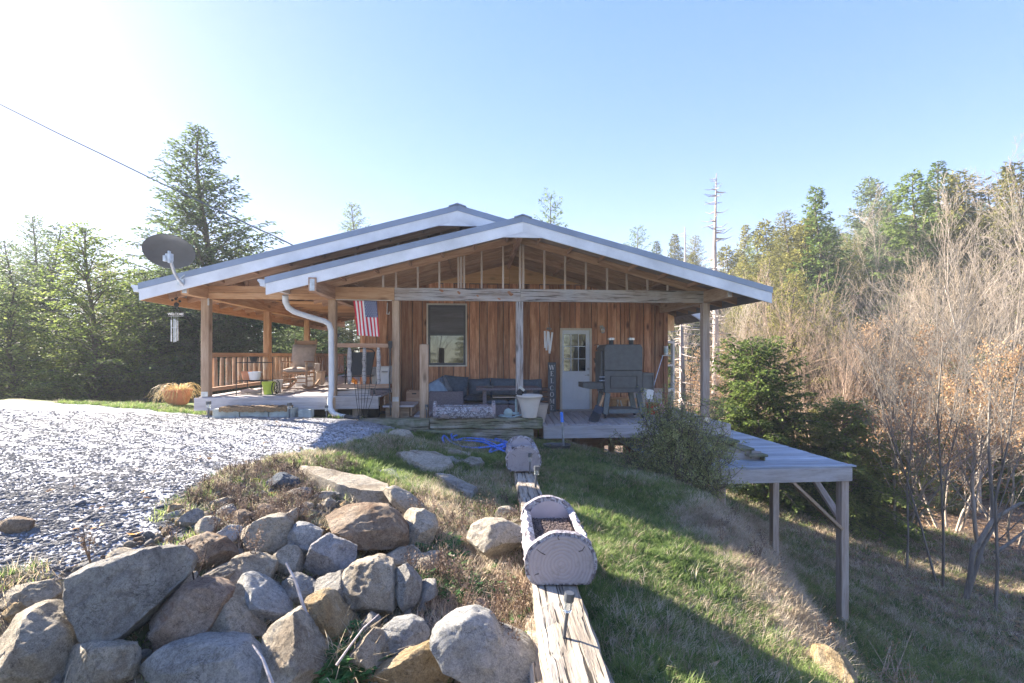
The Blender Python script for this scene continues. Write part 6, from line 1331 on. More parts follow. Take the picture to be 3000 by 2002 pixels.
RK = [
('E',[(700,600),(760,480),(860,410),(1180,310),(1450,265),(1700,280),(1800,430),(1780,560),(1600,760),(1500,900),(1230,1130),(1100,1210),(800,1190),(740,1000),(690,800)],rGrey,'largest grey boulder with a flat shaded face, lower left',.5),
('E',[(0,680),(60,620),(400,560),(540,690),(520,760),(330,770),(240,750),(60,840),(-60,850)],rTan,'tan rock with a brown left end at the left edge under the gravel',.6),
('E',[(50,850),(130,760),(250,750),(310,800),(300,900),(230,960),(130,930)],rYel,'small ochre rock left of the brown egg shaped one',.7),
('E',[(310,820),(340,760),(450,730),(620,780),(655,860),(600,920),(430,1000),(330,960)],rYel,'rounded orange brown rock left of the largest grey boulder',.7),
('E',[(400,960),(600,910),(630,980),(610,1050),(530,1090),(420,1040)],rBrn,'brown rock tucked under the orange brown one',.6),
('E',[(-80,960),(0,900),(150,860),(210,930),(450,1050),(560,1140),(620,1300),(700,1600),(-80,1600)],rTan,'huge tan boulder in the bottom left corner',.6),
('E',[(620,1250),(850,1200),(1290,1240),(1330,1400),(1300,1640),(700,1640),(630,1400)],rTan,'broad tan slab at the bottom edge under the largest grey boulder',.5),
('A',[(860,1130),(960,1065),(1100,1062),(1190,1120),(1180,1210),(1110,1330),(1000,1370),(830,1415),(790,1370),(800,1250)],rRed,'rusty purple and tan boulder right of the largest grey one',.6),
('A',[(1180,1090),(1250,1150),(1390,1330),(1390,1390),(1280,1370),(1110,1340),(1080,1300)],rTan,'grey tan wedge leaning on the rusty boulder',.6),
('A',[(730,1560),(760,1480),(850,1400),(1000,1365),(1180,1360),(1290,1370),(1380,1450),(1450,1568),(1450,1640),(730,1640)],rBlue,'wide pale blue grey boulder at the bottom edge with a sunlit front',.6),
('A',[(540,900),(620,850),(740,885),(760,920),(620,960),(540,940)],rTan,'tan rock peeking out above the largest grey boulder',.6),
('A',[(400,935),(500,900),(540,935),(470,965),(410,965)],rGrey,'small grey rock at the end of the loose gravel',.6),
('A',[(920,870),(970,810),(1060,780),(1160,810),(1230,870),(1255,925),(1150,965),(1080,975),(1000,985),(930,940)],rBrn,'brown grey boulder with a dry weed growing before it',.6),
('A',[(1040,1030),(1120,970),(1230,925),(1285,950),(1260,1010),(1190,1080),(1100,1065)],rTan,'light tan oblong rock with leaf shadows on top',.6),
('A',[(880,1110),(960,980),(1020,990),(1060,1060),(1000,1110)],rTan,'grey tan rock between the largest boulder and the oblong one',.6),
('B',[(410,620),(440,530),(510,510),(700,620),(800,700),(980,820),(1020,870),(1000,930),(830,970),(650,920),(500,850),(440,770)],rBlue,'smooth blue grey boulder slanting down to the right in mid bank',.6),
('B',[(450,310),(560,280),(640,290),(760,330),(850,370),(840,480),(760,640),(680,600),(560,520),(480,400)],rTan,'grey tan rock with a dry weed above the smooth blue grey boulder',.6),
('B',[(830,340),(880,250),(970,195),(1060,210),(1120,300),(1140,440),(1100,490),(900,490),(820,470)],rTan,'upright rounded grey tan stone with a stick across it',.6),
('C',[(940,1060),(950,960),(1050,860),(1200,760),(1350,730),(1450,750),(1530,840),(1545,960),(1520,1050),(1440,1130),(1240,1185),(1130,1160),(1000,1130)],rTan,'large round tan boulder with a rough pitted face, top of the bank',.6),
('C',[(640,990),(820,840),(940,840),(1000,880),(960,980),(890,1100),(800,1080)],rBlue,'flat pale rock with a weed, left of the large round boulder',.5),
('C',[(450,850),(540,740),(640,740),(720,790),(690,880),(600,980),(520,930)],rTan,'squarish tan rock second from the gravel edge',.6),
('C',[(290,800),(360,690),(420,645),(500,680),(520,750),(440,850),(370,880),(290,870)],rGrey,'grey green rock at the gravel edge',.6),
('C',[(905,680),(960,655),(1110,720),(1120,770),(1030,890),(910,840)],rBrn,'angular brown grey rock just above the large round boulder',.6),
('C',[(600,600),(680,540),(830,500),(890,520),(880,560),(740,630),(620,620)],rTan,'light flat rock lying in the dry weeds near the gravel',.6),
('C',[(690,690),(770,620),(860,590),(920,660),(890,720),(780,760)],rGrey,'grey rock under the light flat one in the weeds',.6),
('C',[(1440,760),(1530,680),(1640,620),(1690,660),(1640,740),(1560,850)],rTan,'pale wedge rock behind the right side of the round boulder',.6),
('C',[(1550,860),(1600,810),(1700,830),(1900,930),(1880,1000),(1780,1120),(1700,1260),(1640,1120),(1540,1020)],rBlue,'blue grey rock between the round boulder and the granite slab',.6),
('B',[(1140,490),(1210,330),(1280,150),(1400,75),(1540,130),(1700,210),(1690,310),(1650,430),(1400,500),(1240,545)],rPale,'pale pinkish granite slab with straight edges, centre of the bank',.35),
('D',[(60,620),(110,560),(200,510),(330,500),(470,510),(540,560),(600,640),(605,720),(560,760),(440,810),(300,800),(200,740),(80,660)],rBrn,'big flat topped brown boulder with an orange underside',.62),
('D',[(560,560),(620,520),(700,525),(770,570),(790,620),(760,700),(730,765),(660,740),(610,700),(590,620)],rTan,'smooth grey tan boulder right of the big flat topped one',.6),
('D',[(220,900),(270,860),(400,825),(510,870),(530,960),(545,1080),(490,1155),(400,1130),(300,1090),(240,1000)],rTan,'big tan brown boulder below the flat topped one',.6),
('D',[(420,830),(540,760),(640,740),(690,780),(610,850),(510,875)],rTan,'tan rock wedged under the flat topped boulder',.6),
('D',[(590,870),(630,790),(730,790),(800,850),(790,910),(690,915)],rTan,'pale angular rock right of the wedged tan one',.6),
('D',[(510,900),(590,860),(640,900),(690,960),(690,1040),(620,1130),(550,1010)],rGrey,'grey green rock behind the big tan brown boulder',.6),
('D',[(670,950),(780,950),(795,1040),(740,1100),(680,1060)],rGrey,'cube shaped grey green rock beside the dry grass',.6),
('D',[(0,1060),(60,1035),(110,1060),(160,1140),(290,1280),(270,1340),(210,1400),(80,1280),(15,1160)],rYel,'long ochre rock slanting down towards the green weeds',.6),
('A',[(1395,1345),(1450,1280),(1540,1250),(1610,1320),(1700,1430),(1790,1560),(1810,1640),(1480,1640),(1420,1450)],rTan,'tan boulder with black lichen specks at the bottom edge',.6),
('D',[(410,1300),(500,1215),(620,1200),(700,1230),(740,1300),(700,1380),(580,1440),(470,1420)],rBlue,'rounded pale grey rock above the layered slab',.6),
('D',[(265,1390),(380,1275),(440,1300),(490,1420),(400,1510),(320,1550),(265,1460)],rTan,'whitish angular rock with an ochre corner beside the green weeds',.6),
('D',[(270,1620),(300,1560),(600,1400),(780,1325),(930,1430),(945,1480),(780,1620)],rYel,'layered straw coloured slab like split wood, bottom centre',.35),
('D',[(765,1280),(850,1210),(1000,1185),(1110,1230),(1200,1330),(1390,1400),(1400,1640),(940,1640),(860,1420)],rBlue,'large grey white boulder with sun patches, bottom centre left of the tie',.6),
('D',[(970,720),(1000,620),(1080,585),(1200,590),(1325,650),(1325,700),(1230,770),(1140,830),(1050,820),(980,790)],rTan,'big grey tan boulder against the left side of the ties',.6),
('D',[(1135,560),(1170,500),(1230,490),(1300,530),(1300,560),(1200,575)],rTan,'small tan rock against the tie beside the big planter',.6),
('D',[(1240,570),(1310,570),(1320,620),(1260,620)],rTan,'pale chip of rock behind the big boulder at the tie',.6),
('D',[(430,400),(520,370),(620,420),(700,480),(725,530),(600,520),(520,460)],rTan,'tilted long rock pointing down right above the smooth boulder',.5),
('D',[(490,60),(510,30),(560,15),(620,25),(655,70),(620,85)],rTan,'pale domed rock at the tip of the gravel near the timber',.6),
('C',[(1280,330),(1400,230),(1450,225),(1640,300),(1655,360),(1480,440),(1380,380)],rDark,'dark slate blue boulder in the dry weeds',.6),
('C',[(1530,480),(1560,420),(1700,390),(1810,400),(1810,460),(1700,510),(1580,520)],rGrey,'flat grey rock right below the dark slate boulder',.5),
('C',[(1810,500),(1900,440),(2040,430),(2105,480),(1980,530),(1870,545)],rTan,'pale rock left of the long flat slab',.5),
('C',[(1910,570),(2000,510),(2080,560),(2075,640),(1980,645)],rTan,'small round grey tan rock below the pale one by the slab',.6),
('C',[(2085,610),(2200,540),(2270,595),(2250,630),(2120,650)],rYel,'small ochre rock right above the big flat topped boulder',.6),
('A',[(-10,700),(60,675),(160,695),(155,745),(30,770),(-10,750)],rBrn,'flat brown rock alone in the gravel at the left edge',.5),
('D',[(1000,1105),(1050,1060),(1110,1100),(1105,1165),(1040,1175)],rRed,'reddish rock in the dry grass below the boulder at the tie',.6),
('B',[(920,610),(1030,490),(1100,520),(1330,660),(1230,760),(1140,800),(1000,710)],rGrey,'grey brown rock under the granite slab with a stick across it',.6),
('B',[(1240,570),(1500,480),(1590,560),(1650,700),(1700,870),(1560,840),(1400,710)],rGrey,'mottled grey rock below the granite slab',.6),
('B',[(940,970),(1030,860),(1150,810),(1205,860),(1180,990),(1110,1110),(1000,1030)],rGrey,'grey oval rock right of the smooth blue grey boulder',.6),
('B',[(770,650),(900,620),(985,720),(945,800),(830,710)],rDark,'small dark rock in the gap above the smooth blue grey boulder',.6),
('C',[(875,1135),(950,1095),(1020,1120),(1030,1165),(900,1210)],rGrey,'little grey stone under the large round boulder',.6),
('D',[(310,1240),(370,1155),(440,1190),(425,1290),(350,1310)],rGrey,'grey green stone below the big tan brown boulder',.6),
('A',[(330,1180),(370,1140),(395,1280),(335,1285)],rTan,'narrow stone pinched left of the largest grey boulder',.6),
('D',[(1180,1320),(1260,1300),(1350,1330),(1380,1400),(1300,1450),(1200,1420)],rGrey,'grey green rock between the grey white boulder and the tie',.6),
('D',[(720,780),(790,770),(860,820),(840,880),(780,880)],rTan,'tan rock at the upper edge of the green clover patch',.6),
]
for cr, pl, mt, lb, th in RK: boulder(cr, pl, mt, lb, th)
# filler stones glimpsed in the gaps
gap = [(330,1850),(700,1900),(1010,1900),(640,1780),(900,1850),(1180,1650),(820,1800),(560,1900),(1130,1880),(240,1880),(980,1780),(740,1660),(1250,1560),(430,1700),(880,1950),(620,1980),(1180,1800),(1010,1640),(560,1620),(690,1590),(1160,1960),(880,1640),(940,1700),(1100,1560),(350,1960)]
rr_ = random.Random(11)
for x, y in gap:
    r_ = rr_.uniform(38, 60); pl = [(x + r_ * rr_.uniform(.7, 1.1) * math.cos(a), y + 12 + r_ * .75 * rr_.uniform(.7, 1.1) * math.sin(a)) for a in np.linspace(0, 5.6, 8)]
    CROP['Z'] = (0, 0, 1); o = boulder('Z', pl, rr_.choice([rGrey, rTan, rBrn, rDark]), 'filler stone deep in a gap between the larger boulders of the bank', .6, dy=.12, group='filler stones in the gaps of the bank')
for i in range(46):
    x, y = (rr_.uniform(500, 1080), rr_.uniform(1440, 1580)) if i % 2 else (rr_.uniform(120, 1300), rr_.uniform(1600, 1960))
    r_ = rr_.uniform(15, 30); pl = [(x + r_ * rr_.uniform(.7, 1.15) * math.cos(a), y + r_ * .7 * rr_.uniform(.7, 1.1) * math.sin(a)) for a in np.linspace(0, 5.5, 7)]
    boulder('Z', pl, rr_.choice([rGrey, rTan, rTan, rBrn, rBlue, rYel]), 'fist sized stone wedged among the boulders of the bank', .6, group='fist sized stones of the bank', name='stone')
rub = []
for k in range(5):
    rg = np.random.default_rng(300 + k); rub.append(proto('rubble', facet(iv2, 16, .5, .82, rg) * np.array([1, .8, .6]), if2, [rTan, rGrey, rBlue, rBrn, rYel][k]))
Pw = wpoly([(60,1700),(330,1640),(480,1540),(640,1450),(800,1430),(1000,1480),(1080,1640),(1150,1760),(1400,1800),(1560,2000),(0,2000)])
x, y, z = sample(900, (Pw[:, 0].min(), Pw[:, 0].max(), Pw[:, 1].min(), Pw[:, 1].max()), lambda a, b: inpoly(Pw, a, b) * 1.0)
scatter('rubble', 'small angular rubble filling the gaps between the boulders', np.stack([x, y, z + .01], -1), rng.uniform(0, 6.28, (len(x), 3)), rng.uniform(.012, .055, len(x)), rng.integers(0, 5, len(x)), rub)
# flat slabs lying in the grass
def slabstone(crop, poly, mat, label, thick=.07, tilt=0):
    ox, oy, s = CROP[crop]; G = [GH(ox + a * s, oy + b * s) for a, b in poly]; c = sum(G, Vector()) / len(G)
    V, n = [], 0; rg = random.Random(int(c.x * 1000)); P = []
    for i in range(len(G)):
        a, b = G[i], G[(i + 1) % len(G)]
        for k in range(4): p = a.lerp(b, k / 4) - c; p *= rg.uniform(.97, 1.02); P.append(p)
    n = len(P); zc = c.z; V = []
    for (sc_, dz) in ((1.02, -.06), (1.0, thick * .7), (.95, thick), (.55, thick * 1.05)):
        for p in P: V.append((p.x * sc_, p.y * sc_, p.z * .9 + dz + rg.uniform(-.006, .006)))
    V.append((0, 0, thick * 1.05)); Fs = []
    for j in range(3):
        for i in range(n): Fs.append((j*n + i, j*n + (i+1) % n, (j+1)*n + (i+1) % n, (j+1)*n + i))
    for i in range(n): Fs.append((3*n + i, 3*n + (i+1) % n, 4*n))
    o = B().add(V, Fs).obj('flat_stone', mat, None, Matrix.Translation(c), smooth=True); setp(o, label, 'rock', 'flat stones set in the grass'); return o
slabstone('D', [(540,200),(640,180),(780,190),(880,235),(895,275),(830,300),(720,295),(600,240)], rTan, 'large flat stepping stone in the grass between hose and boulders', .09)
slabstone('D', [(780,320),(870,330),(1040,420),(1010,465),(940,440),(850,380)], rGrey, 'narrow flat stone running down to the right below the stepping stone', .08)
slabstone('D', [(820,145),(920,138),(1020,168),(1000,190),(860,180)], rTan, 'thin flat stone in the grass just below the hose', .05)
slabstone('D', [(840,205),(920,200),(960,230),(900,245)], rGrey, 'small flat grey stone beside the large stepping stone', .05)
slabstone('D', [(950,230),(1000,205),(1060,218),(1085,250),(1010,265)], rTan, 'low tan stone right of the large stepping stone', .06)
slabstone('D', [(-60,300),(150,335),(350,375),(510,435),(505,480),(330,480),(190,440),(30,360)], rTan, 'long flat slab at the top of the bank above the flat topped boulder', .12)
slabstone('D', [(430,285),(520,262),(640,310),(600,350),(480,325)], rPale, 'pale crumbly patch of old concrete in the grass', .04)
slabstone('D', [(850,1010),(900,975),(1000,985),(1060,1010),(980,1050)], rPale, 'pale flat stone in the dry grass near the clover', .05)
slabstone('D', [(760,40),(830,30),(880,45),(820,58)], rPale, 'small pale flat stone left of the hose', .04)
# stump by the far right corner and a white stone below the bank
boulder('G', [(1850,1480),(1860,1400),(1880,1365),(2000,1372),(2084,1430),(2120,1568),(1980,1620),(1870,1560)], rYel, 'cut stump with a pale top at the lower right of the lawn', .8, name='stump', group=None)
boulder('G', [(1600,790),(1610,760),(1650,765),(1668,790),(1660,815),(1610,815)], rPale, 'white stone at the foot of the bank beside the middle deck post', .6, group=None)
boulder('G', [(2020,1320),(2060,1300),(2110,1330),(2100,1370),(2040,1370)], rBlue, 'grey stone at the foot of the tallest deck post', .6, group=None)

# ------------------------------------------------------------------ weeds, sticks, moss between the stones
def weed(seed, h, n):
    rg = np.random.default_rng(seed); q = B(); ns = 3
    for s_ in range(ns):
        a = rg.uniform(0, 6.28); tip = Vector((.25*h*math.cos(a), .25*h*math.sin(a), h * rg.uniform(.7, 1.05))); q.tube([(0, 0, -.02), tip * .5 + Vector((.01, 0, 0)), tip], [.004, .003, .0015], 4)
        for k in range(n):
            u = rg.uniform(.35, 1); p = tip * u + Vector(rg.normal(0, .022, 3)); b_ = Vector(rg.normal(size=3)).normalized() * rg.uniform(.006, .016); c_ = Vector(rg.normal(size=3)).normalized() * rg.uniform(.004, .01); q.add([p, p + b_, p + b_ + c_, p + c_], [(0, 1, 2, 3)])
    return [tuple(p) for p in q.v], q.f
def weed_me(seed, h, n, mat):
    v, f = weed(seed, h, n); me = bpy.data.meshes.new('weed'); me.from_pydata(v, [], f); me.update(); me.materials.append(mat); return me
W1 = [weed_me(1, .22, 45, weedM), weed_me(2, .20, 40, weedM)]
for i, (x, y, s_) in enumerate([(570,1700,1.2),(700,1600,.9),(745,1640,1.0),(265,1640,.9),(630,1560,.8),(870,1520,.9),(500,1600,.7),(905,1540,.8)]):
    g = GH(x, y); t = g.y - .22; me = W1[i % 2]; o = put('dry_weed', me, None, Matrix.Translation(ray(x, y) * t) @ Matrix.Rotation(i * 1.3, 4, 'Z') @ Matrix.Scale(s_, 4))
    o['group'] = 'dark dried weeds among the boulders'; o['category'] = 'weed'; o['label'] = ['dark dried weed standing in front of the brown grey boulder','dark dried weed on the flat pale rock by the round boulder','dark dried weed below the large round boulder','dark dried weed at the end of the coarse gravel above the grey boulder','dry weed beside the squarish tan rock','dry weed left of the flat topped brown boulder','dry weed between gravel and grey green rock','dry weed behind the granite slab'][i]
wp = []
for me in W1: p = bpy.data.objects.new('weed_stalk', me.copy()); wp.append(p)
sv, sf = tuft(16, .085, .0016, .03, .5, 21); wp.append(proto('weed_stalk', *tuft(22, .09, .002, .06, .5, 21), stalkM)); wp.append(proto('weed_stalk', *tuft(18, .12, .0018, .05, .9, 22), drM)); wp.append(proto('clover', [(math.cos(a)*.012*(1 + (i % 3) * .6) + ((i // 3) * .037) % .09 - .045, math.sin(a)*.012*(1 + (i % 3) * .6) + ((i // 3) * .053) % .09 - .045, .02 + .01 * ((i // 3) % 3)) for i, a in enumerate(np.tile([0, 2.1, 4.2], 22))], [(3*i, 3*i+1, 3*i+2) for i in range(22)], cloverM))
def wzone(n, poly, mix, name, label, s0, s1):
    Pw = wpoly(poly); bx = (Pw[:, 0].min(), Pw[:, 0].max(), Pw[:, 1].min(), Pw[:, 1].max()); x, y, z = sample(n, bx, lambda a, b: inpoly(Pw, a, b) * (.3 + .7 * (np.sin(5*a + 3*b) * np.cos(4*b - 2*a) > -.2)))
    scatter(name, label, np.stack([x, y, z], -1), np.stack([rng.normal(0, .2, len(x)), rng.normal(0, .2, len(x)), rng.uniform(0, 6.28, len(x))], -1), rng.uniform(s0, s1, len(x)), rng.choice(len(mix), len(x), p=mix), wp)
wzone(1500, [(640,1400),(760,1370),(1000,1350),(1050,1380),(900,1430),(960,1480),(860,1560),(700,1560),(520,1560),(500,1480)], [.10,.10,.5,.2,.1], 'dry_stalks', 'purplish brown dried stalks carpeting the top of the bank', .35, .7)
wzone(900, [(1180,1500),(1500,1480),(1560,1700),(1600,1990),(1480,1990),(1300,1900),(1150,1850),(1240,1650)], [.04,.04,.42,.40,.10], 'dry_stalks', 'dry straw grass between the boulders and the tie', .6, 1.15)
wzone(500, [(1200,1560),(1330,1600),(1420,1760),(1300,1760),(1200,1680)], [0,0,.1,.1,.8], 'clover_patch', 'low green clover between the boulders', .8, 1.4)
wzone(260, [(900,1900),(1050,1880),(1080,1980),(950,2000)], [0,0,0,.1,.9], 'clover_patch', 'green round leaved weeds between the bottom boulders', 1.2, 2)
wzone(1100, [(2100,1500),(2200,1540),(2270,1620),(2330,1760),(2420,1880),(2480,1990),(2360,1960),(2250,1780),(2130,1640),(2050,1560)], [.02,.02,.46,.50,0], 'dry_stalks', 'straw coloured dry grass along the crest of the bank', .7, 1.3)
# sticks
def stick(label, pts, r_):
    P = [ray(x, y) * t_ for x, y, t_ in pts]; o = B().tube(P, r_, 6).obj('stick', deadM, smooth=True); setp(o, label, 'stick', 'fallen sticks on the stones')
g = GH(900, 1700).y; stick('long pale dead stem leaning across the boulders in mid bank', [(838,1650,g*.86),(865,1700,g*.84),(885,1765,g*.82),(925,1870,g*.79),(955,1945,g*.78)], [.006,.008,.009,.008,.006])
stick('thin dead stem rising right beside the long ochre rock', [(985,1950,1.95),(1020,1900,2.0),(1065,1840,2.05),(1110,1800,2.1)], [.006,.005,.004,.002])
stick('dark twig at the bottom edge beside the specked tan boulder', [(740,1890,1.9),(770,1930,1.86),(800,2010,1.8)], [.003,.006,.008])
# fallen leaves
leafp = []
for i, (x, y, s_, m_, lb) in enumerate([(390,1575,.05,orM,'rust red leaf on the gravel above the largest grey boulder'), (1020,1375,.02,orM,''), (2060,1965,.07,dleafM,'curled brown leaf on the shaded lawn'), (800,1450,.035,orM,'small rust leaf in the dry stalks by the slate boulder')]):
    if not lb: continue
    g = GH(x, y); q = B(); pl = [(s_*r_*math.cos(a), s_*r_*math.sin(a)*.7) for a, r_ in zip(np.linspace(0, 5.7, 11), [1.3,.6,1,.5,.9,.5,1,.5,1,.6,1])]; n = len(pl)
    q.add([(a, b, .012 + .25 * a * a / s_) for a, b in pl] + [(0, 0, .014)], [(k, (k+1) % n, n) for k in range(n)]); o = q.obj('fallen_leaf', m_, None, Matrix.Translation(g) @ Matrix.Rotation(R(-15), 4, 'X')); setp(o, lb, 'leaf')
# moss cushions
for x, y in ((614,1416),(692,1405),(693,1414),(748,1412)):
    g = GH(x, y); q = B(); q.lathe([(.05, -.01), (.045, .012), (.025, .024), (0, .028)], 10, g); o = q.obj('moss_cushion', mossM, None, Matrix(), smooth=True); setp(o, 'small bright yellow green moss cushion at the gravel edge of the bank', 'moss', 'moss cushions')
# ------------------------------------------------------------------ trees
def tube_np(p0, p1, r0, r1, n=3):
    """many straight tapered twigs at once -> verts, faces"""
    p0 = np.asarray(p0, float); p1 = np.asarray(p1, float); d = p1 - p0; d /= np.linalg.norm(d, axis=1)[:, None] + 1e-9
    a = np.where(np.abs(d[:, 2:3]) < .9, [[0, 0, 1.]], [[1., 0, 0]]); x = np.cross(d, a); x /= np.linalg.norm(x, axis=1)[:, None] + 1e-9; y = np.cross(d, x); m = len(p0)
    V = np.zeros((m, 2 * n, 3))
    for k in range(n):
        c, s = math.cos(2*math.pi*k/n), math.sin(2*math.pi*k/n); o = x * c + y * s
        V[:, k] = p0 + o * np.reshape(r0, (-1, 1)); V[:, n + k] = p1 + o * np.reshape(r1, (-1, 1))
    base = (np.arange(m) * 2 * n)[:, None]
    Fq = np.concatenate([base + np.array([[k, (k+1) % n, n + (k+1) % n, n + k]]) for k in range(n)], 0)
    return V.reshape(-1, 3), Fq
def join(parts):
    V, Fc, k = [], [], 0
    for v, f in parts: V.append(v); Fc.append(np.asarray(f) + k); k += len(v)
    return np.concatenate(V), np.concatenate(Fc)
def conifer(seed, H, Rb, nbr, prof, dens=1.0, leafl=.13, leafw=.030, up0=.15, up1=.9, droop=.35, h0=.05, clump=0):
    rg = np.random.default_rng(seed); segs0, segs1, ra, rb_ = [], [], [], []; SP, SD, SL = [], [], []
    tp = [np.array([.0, .0, -.6])]; 
    for k in range(1, 13): tp.append(np.array([.012*H*math.sin(k*.9+seed), .012*H*math.cos(k*.7+seed*2), H*k/12]))
    rt = lambda h: .013 * H * (1 - h / H) ** .8 + .012
    for a, b in zip(tp[:-1], tp[1:]): segs0.append(a); segs1.append(b); ra.append(rt(max(a[2], 0))); rb_.append(rt(b[2]))
    trunk = [tube_np(segs0, segs1, ra, rb_, 8)]; s0, s1, q0, q1 = [], [], [], []
    for i in range(nbr):
        fr = h0 + (1 - h0) * ((i + rg.random()) / nbr) ** 1.05; fr = min(fr, .995); h = fr * H; L_ = Rb * prof(fr) * rg.uniform(.6, 1.15) + .12
        az = i * 2.399 + rg.normal(0, .4); d = np.array([math.cos(az), math.sin(az), 0]); sd_ = np.array([-d[1], d[0], 0]); u = up0 + (up1 - up0) * fr; dr = droop * (1 - fr * .6)
        base = np.array([np.interp(h, [t_[2] for t_ in tp], [t_[j] for t_ in tp]) for j in (0, 1)] + [h])
        bp = lambda s: base + d * L_ * s + np.array([0, 0, L_ * (u * s - dr * s * s)])
        K = 5
        for k in range(K): s0.append(bp(k/K)); s1.append(bp((k+1)/K)); q0.append(.008 + .012 * L_ * (1 - k/K) * .8); q1.append(.006 + .012 * L_ * (1 - (k+1)/K) * .8)
        nt = int((L_ / .15) * dens) + 2
        for side in (-1, 1):
            for k in range(nt):
                s = .10 + .90 * (k + rg.random()) / nt; p = bp(s); tl = (.42 * L_ * (1 - s) + .16) * rg.uniform(.5, 1.15); an = rg.uniform(.7, 1.15)
                td = d * math.cos(an) + sd_ * side * math.sin(an) + np.array([0, 0, rg.normal(-.12, .14) + .3 * u * fr]); td /= np.linalg.norm(td); m = max(2, int(tl / (.06 / dens)))
                w = (np.arange(m) + rg.random(m)) / m; pos = p + td * (tl * w)[:, None] + np.array([0, 0, -1]) * (tl * .30 * w * w)[:, None]
                dd = td + rg.normal(0, .42, (m, 3)); dd[:, 2] -= .10; SP.append(pos); SD.append(dd); SL.append(np.full(m, 1.0))
                if tl > .35: s0.append(p); s1.append(p + td * tl * .8 - np.array([0, 0, tl * .15])); q0.append(.006); q1.append(.003)
        m = 4; pos = bp(1.0) + rg.normal(0, .05, (m, 3)); SP.append(pos); SD.append(np.tile(d, (m, 1)) + rg.normal(0, .4, (m, 3))); SL.append(np.ones(m))
    trunk.append(tube_np(s0, s1, q0, q1, 3)) 
    P = np.concatenate(SP); D = np.concatenate(SD); D /= np.linalg.norm(D, axis=1)[:, None]; m = len(P); ln = leafl * rg.uniform(.6, 1.3, m)[:, None]; up = rg.normal(0, .5, (m, 3)); up[:, 2] += 1; S = np.cross(D, up); S /= np.linalg.norm(S, axis=1)[:, None] + 1e-9; S *= leafw * rg.uniform(.7, 1.3, m)[:, None]
    V = np.stack([P, P + D * ln * .45 + S, P + D * ln, P + D * ln * .45 - S], 1).reshape(-1, 3); Fq = np.arange(m * 4).reshape(-1, 4)
    tv, tf = join([trunk[0], trunk[1]]); return np_mesh('trunk', tv, tf, True), np_mesh('foliage', V, Fq), H
def bare(seed, H, stems, spread, lv=(9, 6, 5, 4), r0=.09, ang=.7, leaves=0, up=.5, wig=.12, twig=.0045):
    rg = np.random.default_rng(seed); S0, S1, A, Bq = [], [], [], []; ends = []
    def grow_(p, d, L_, r_, lev):
        n = 4 if lev == 0 else (3 if lev < 3 else 2); pts = [p]; dd = d.copy(); rs = [r_]
        for k in range(n):
            dd = dd + rg.normal(0, wig, 3) + np.array([0, 0, .05 * up]); dd /= np.linalg.norm(dd); pts.append(pts[-1] + dd * L_ / n); rs.append(r_ * (1 - (k + 1) / n * .72))
        for k in range(n): S0.append(pts[k]); S1.append(pts[k+1]); A.append(max(rs[k], twig)); Bq.append(max(rs[k+1], twig * .6))
        if lev >= len(lv): ends.append(pts[-1]); return
        m = lv[lev]
        for k in range(m):
            s = (.28 if lev == 0 else .15) + (1 - (.28 if lev == 0 else .15)) * (k + rg.random()) / m; j = min(int(s * n), n - 1); q = pts[j] + (pts[j+1] - pts[j]) * (s * n - j)
            a = rg.uniform(.35, 1) * ang; az = rg.uniform(0, 6.28); x = np.cross(dd, rg.normal(size=3)); x /= np.linalg.norm(x) + 1e-9; nd = dd * math.cos(a) + x * math.sin(a) + np.array([0, 0, up * .35]); nd /= np.linalg.norm(nd)
            grow_(q, nd, L_ * (.62 - .28 * s) * rg.uniform(.7, 1.2), r_ * (1 - s * .6) * .45, lev + 1)
    for s in range(stems):
        az = rg.uniform(0, 6.28); t_ = spread * rg.uniform(.3, 1) if stems > 1 else spread * .2; d = np.array([math.cos(az) * t_, math.sin(az) * t_, 1.0]); d /= np.linalg.norm(d)
        grow_(np.array([math.cos(az) * .12 * (stems > 1), math.sin(az) * .12 * (stems > 1), -.4]), d, H * rg.uniform(.75, 1.0), r0 * rg.uniform(.7, 1), 0)
    v, f = tube_np(S0, S1, A, Bq, 3); me = np_mesh('branches', v, f, True); lm = None
    if leaves:
        E = np.array(S1)[-int(len(S1) * .8):]; P = E[rg.integers(0, len(E), leaves)] + rg.normal(0, .12, (leaves, 3)); D = rg.normal(0, .5, (leaves, 3)); D[:, 2] -= .9; D /= np.linalg.norm(D, axis=1)[:, None]; S = np.cross(D, rg.normal(size=(leaves, 3))); S /= np.linalg.norm(S, axis=1)[:, None] + 1e-9; S *= .022; ln = .10
        V = np.stack([P, P + D * ln * .4 + S, P + D * ln, P + D * ln * .4 - S], 1).reshape(-1, 3); lm = np_mesh('dry_leaves', V, np.arange(leaves * 4).reshape(-1, 4))
    return me, lm, float(np.percentile(v[:, 2], 99.7))
pf_h = lambda f: (1 - f) ** .75 * (.55 + .45 * min(1, f / .18))
pf_w = lambda f: (1 - f) ** .55 * (.8 + .2 * min(1, f / .1))
pf_n = lambda f: (1 - f) ** .9
T = {}
T['hemA'] = conifer(1, 13.5, 5.9, 280, lambda f: (1 - f) ** 1.05 * (.6 + .4 * min(1, f / .15)), 1.1, .13, .027, .42, 1.0, .5, .08)
T['hemB'] = conifer(2, 8.0, 3.2, 170, pf_h, 1.5, .085, .019, .25, .9, .5, .02)
T['hemD'] = conifer(9, 5.0, 2.6, 150, lambda f: (1 - f) ** .5, 1.35, .12, .034, .2, 1.0, .5, .01)
T['hemC'] = conifer(3, 11.0, 2.9, 170, pf_h, 1.3, .11, .023, .3, 1.0, .45, .05)
T['sprA'] = conifer(4, 14.0, 3.3, 200, pf_n, 1.0, .19, .050, .05, .8, .35, .05)
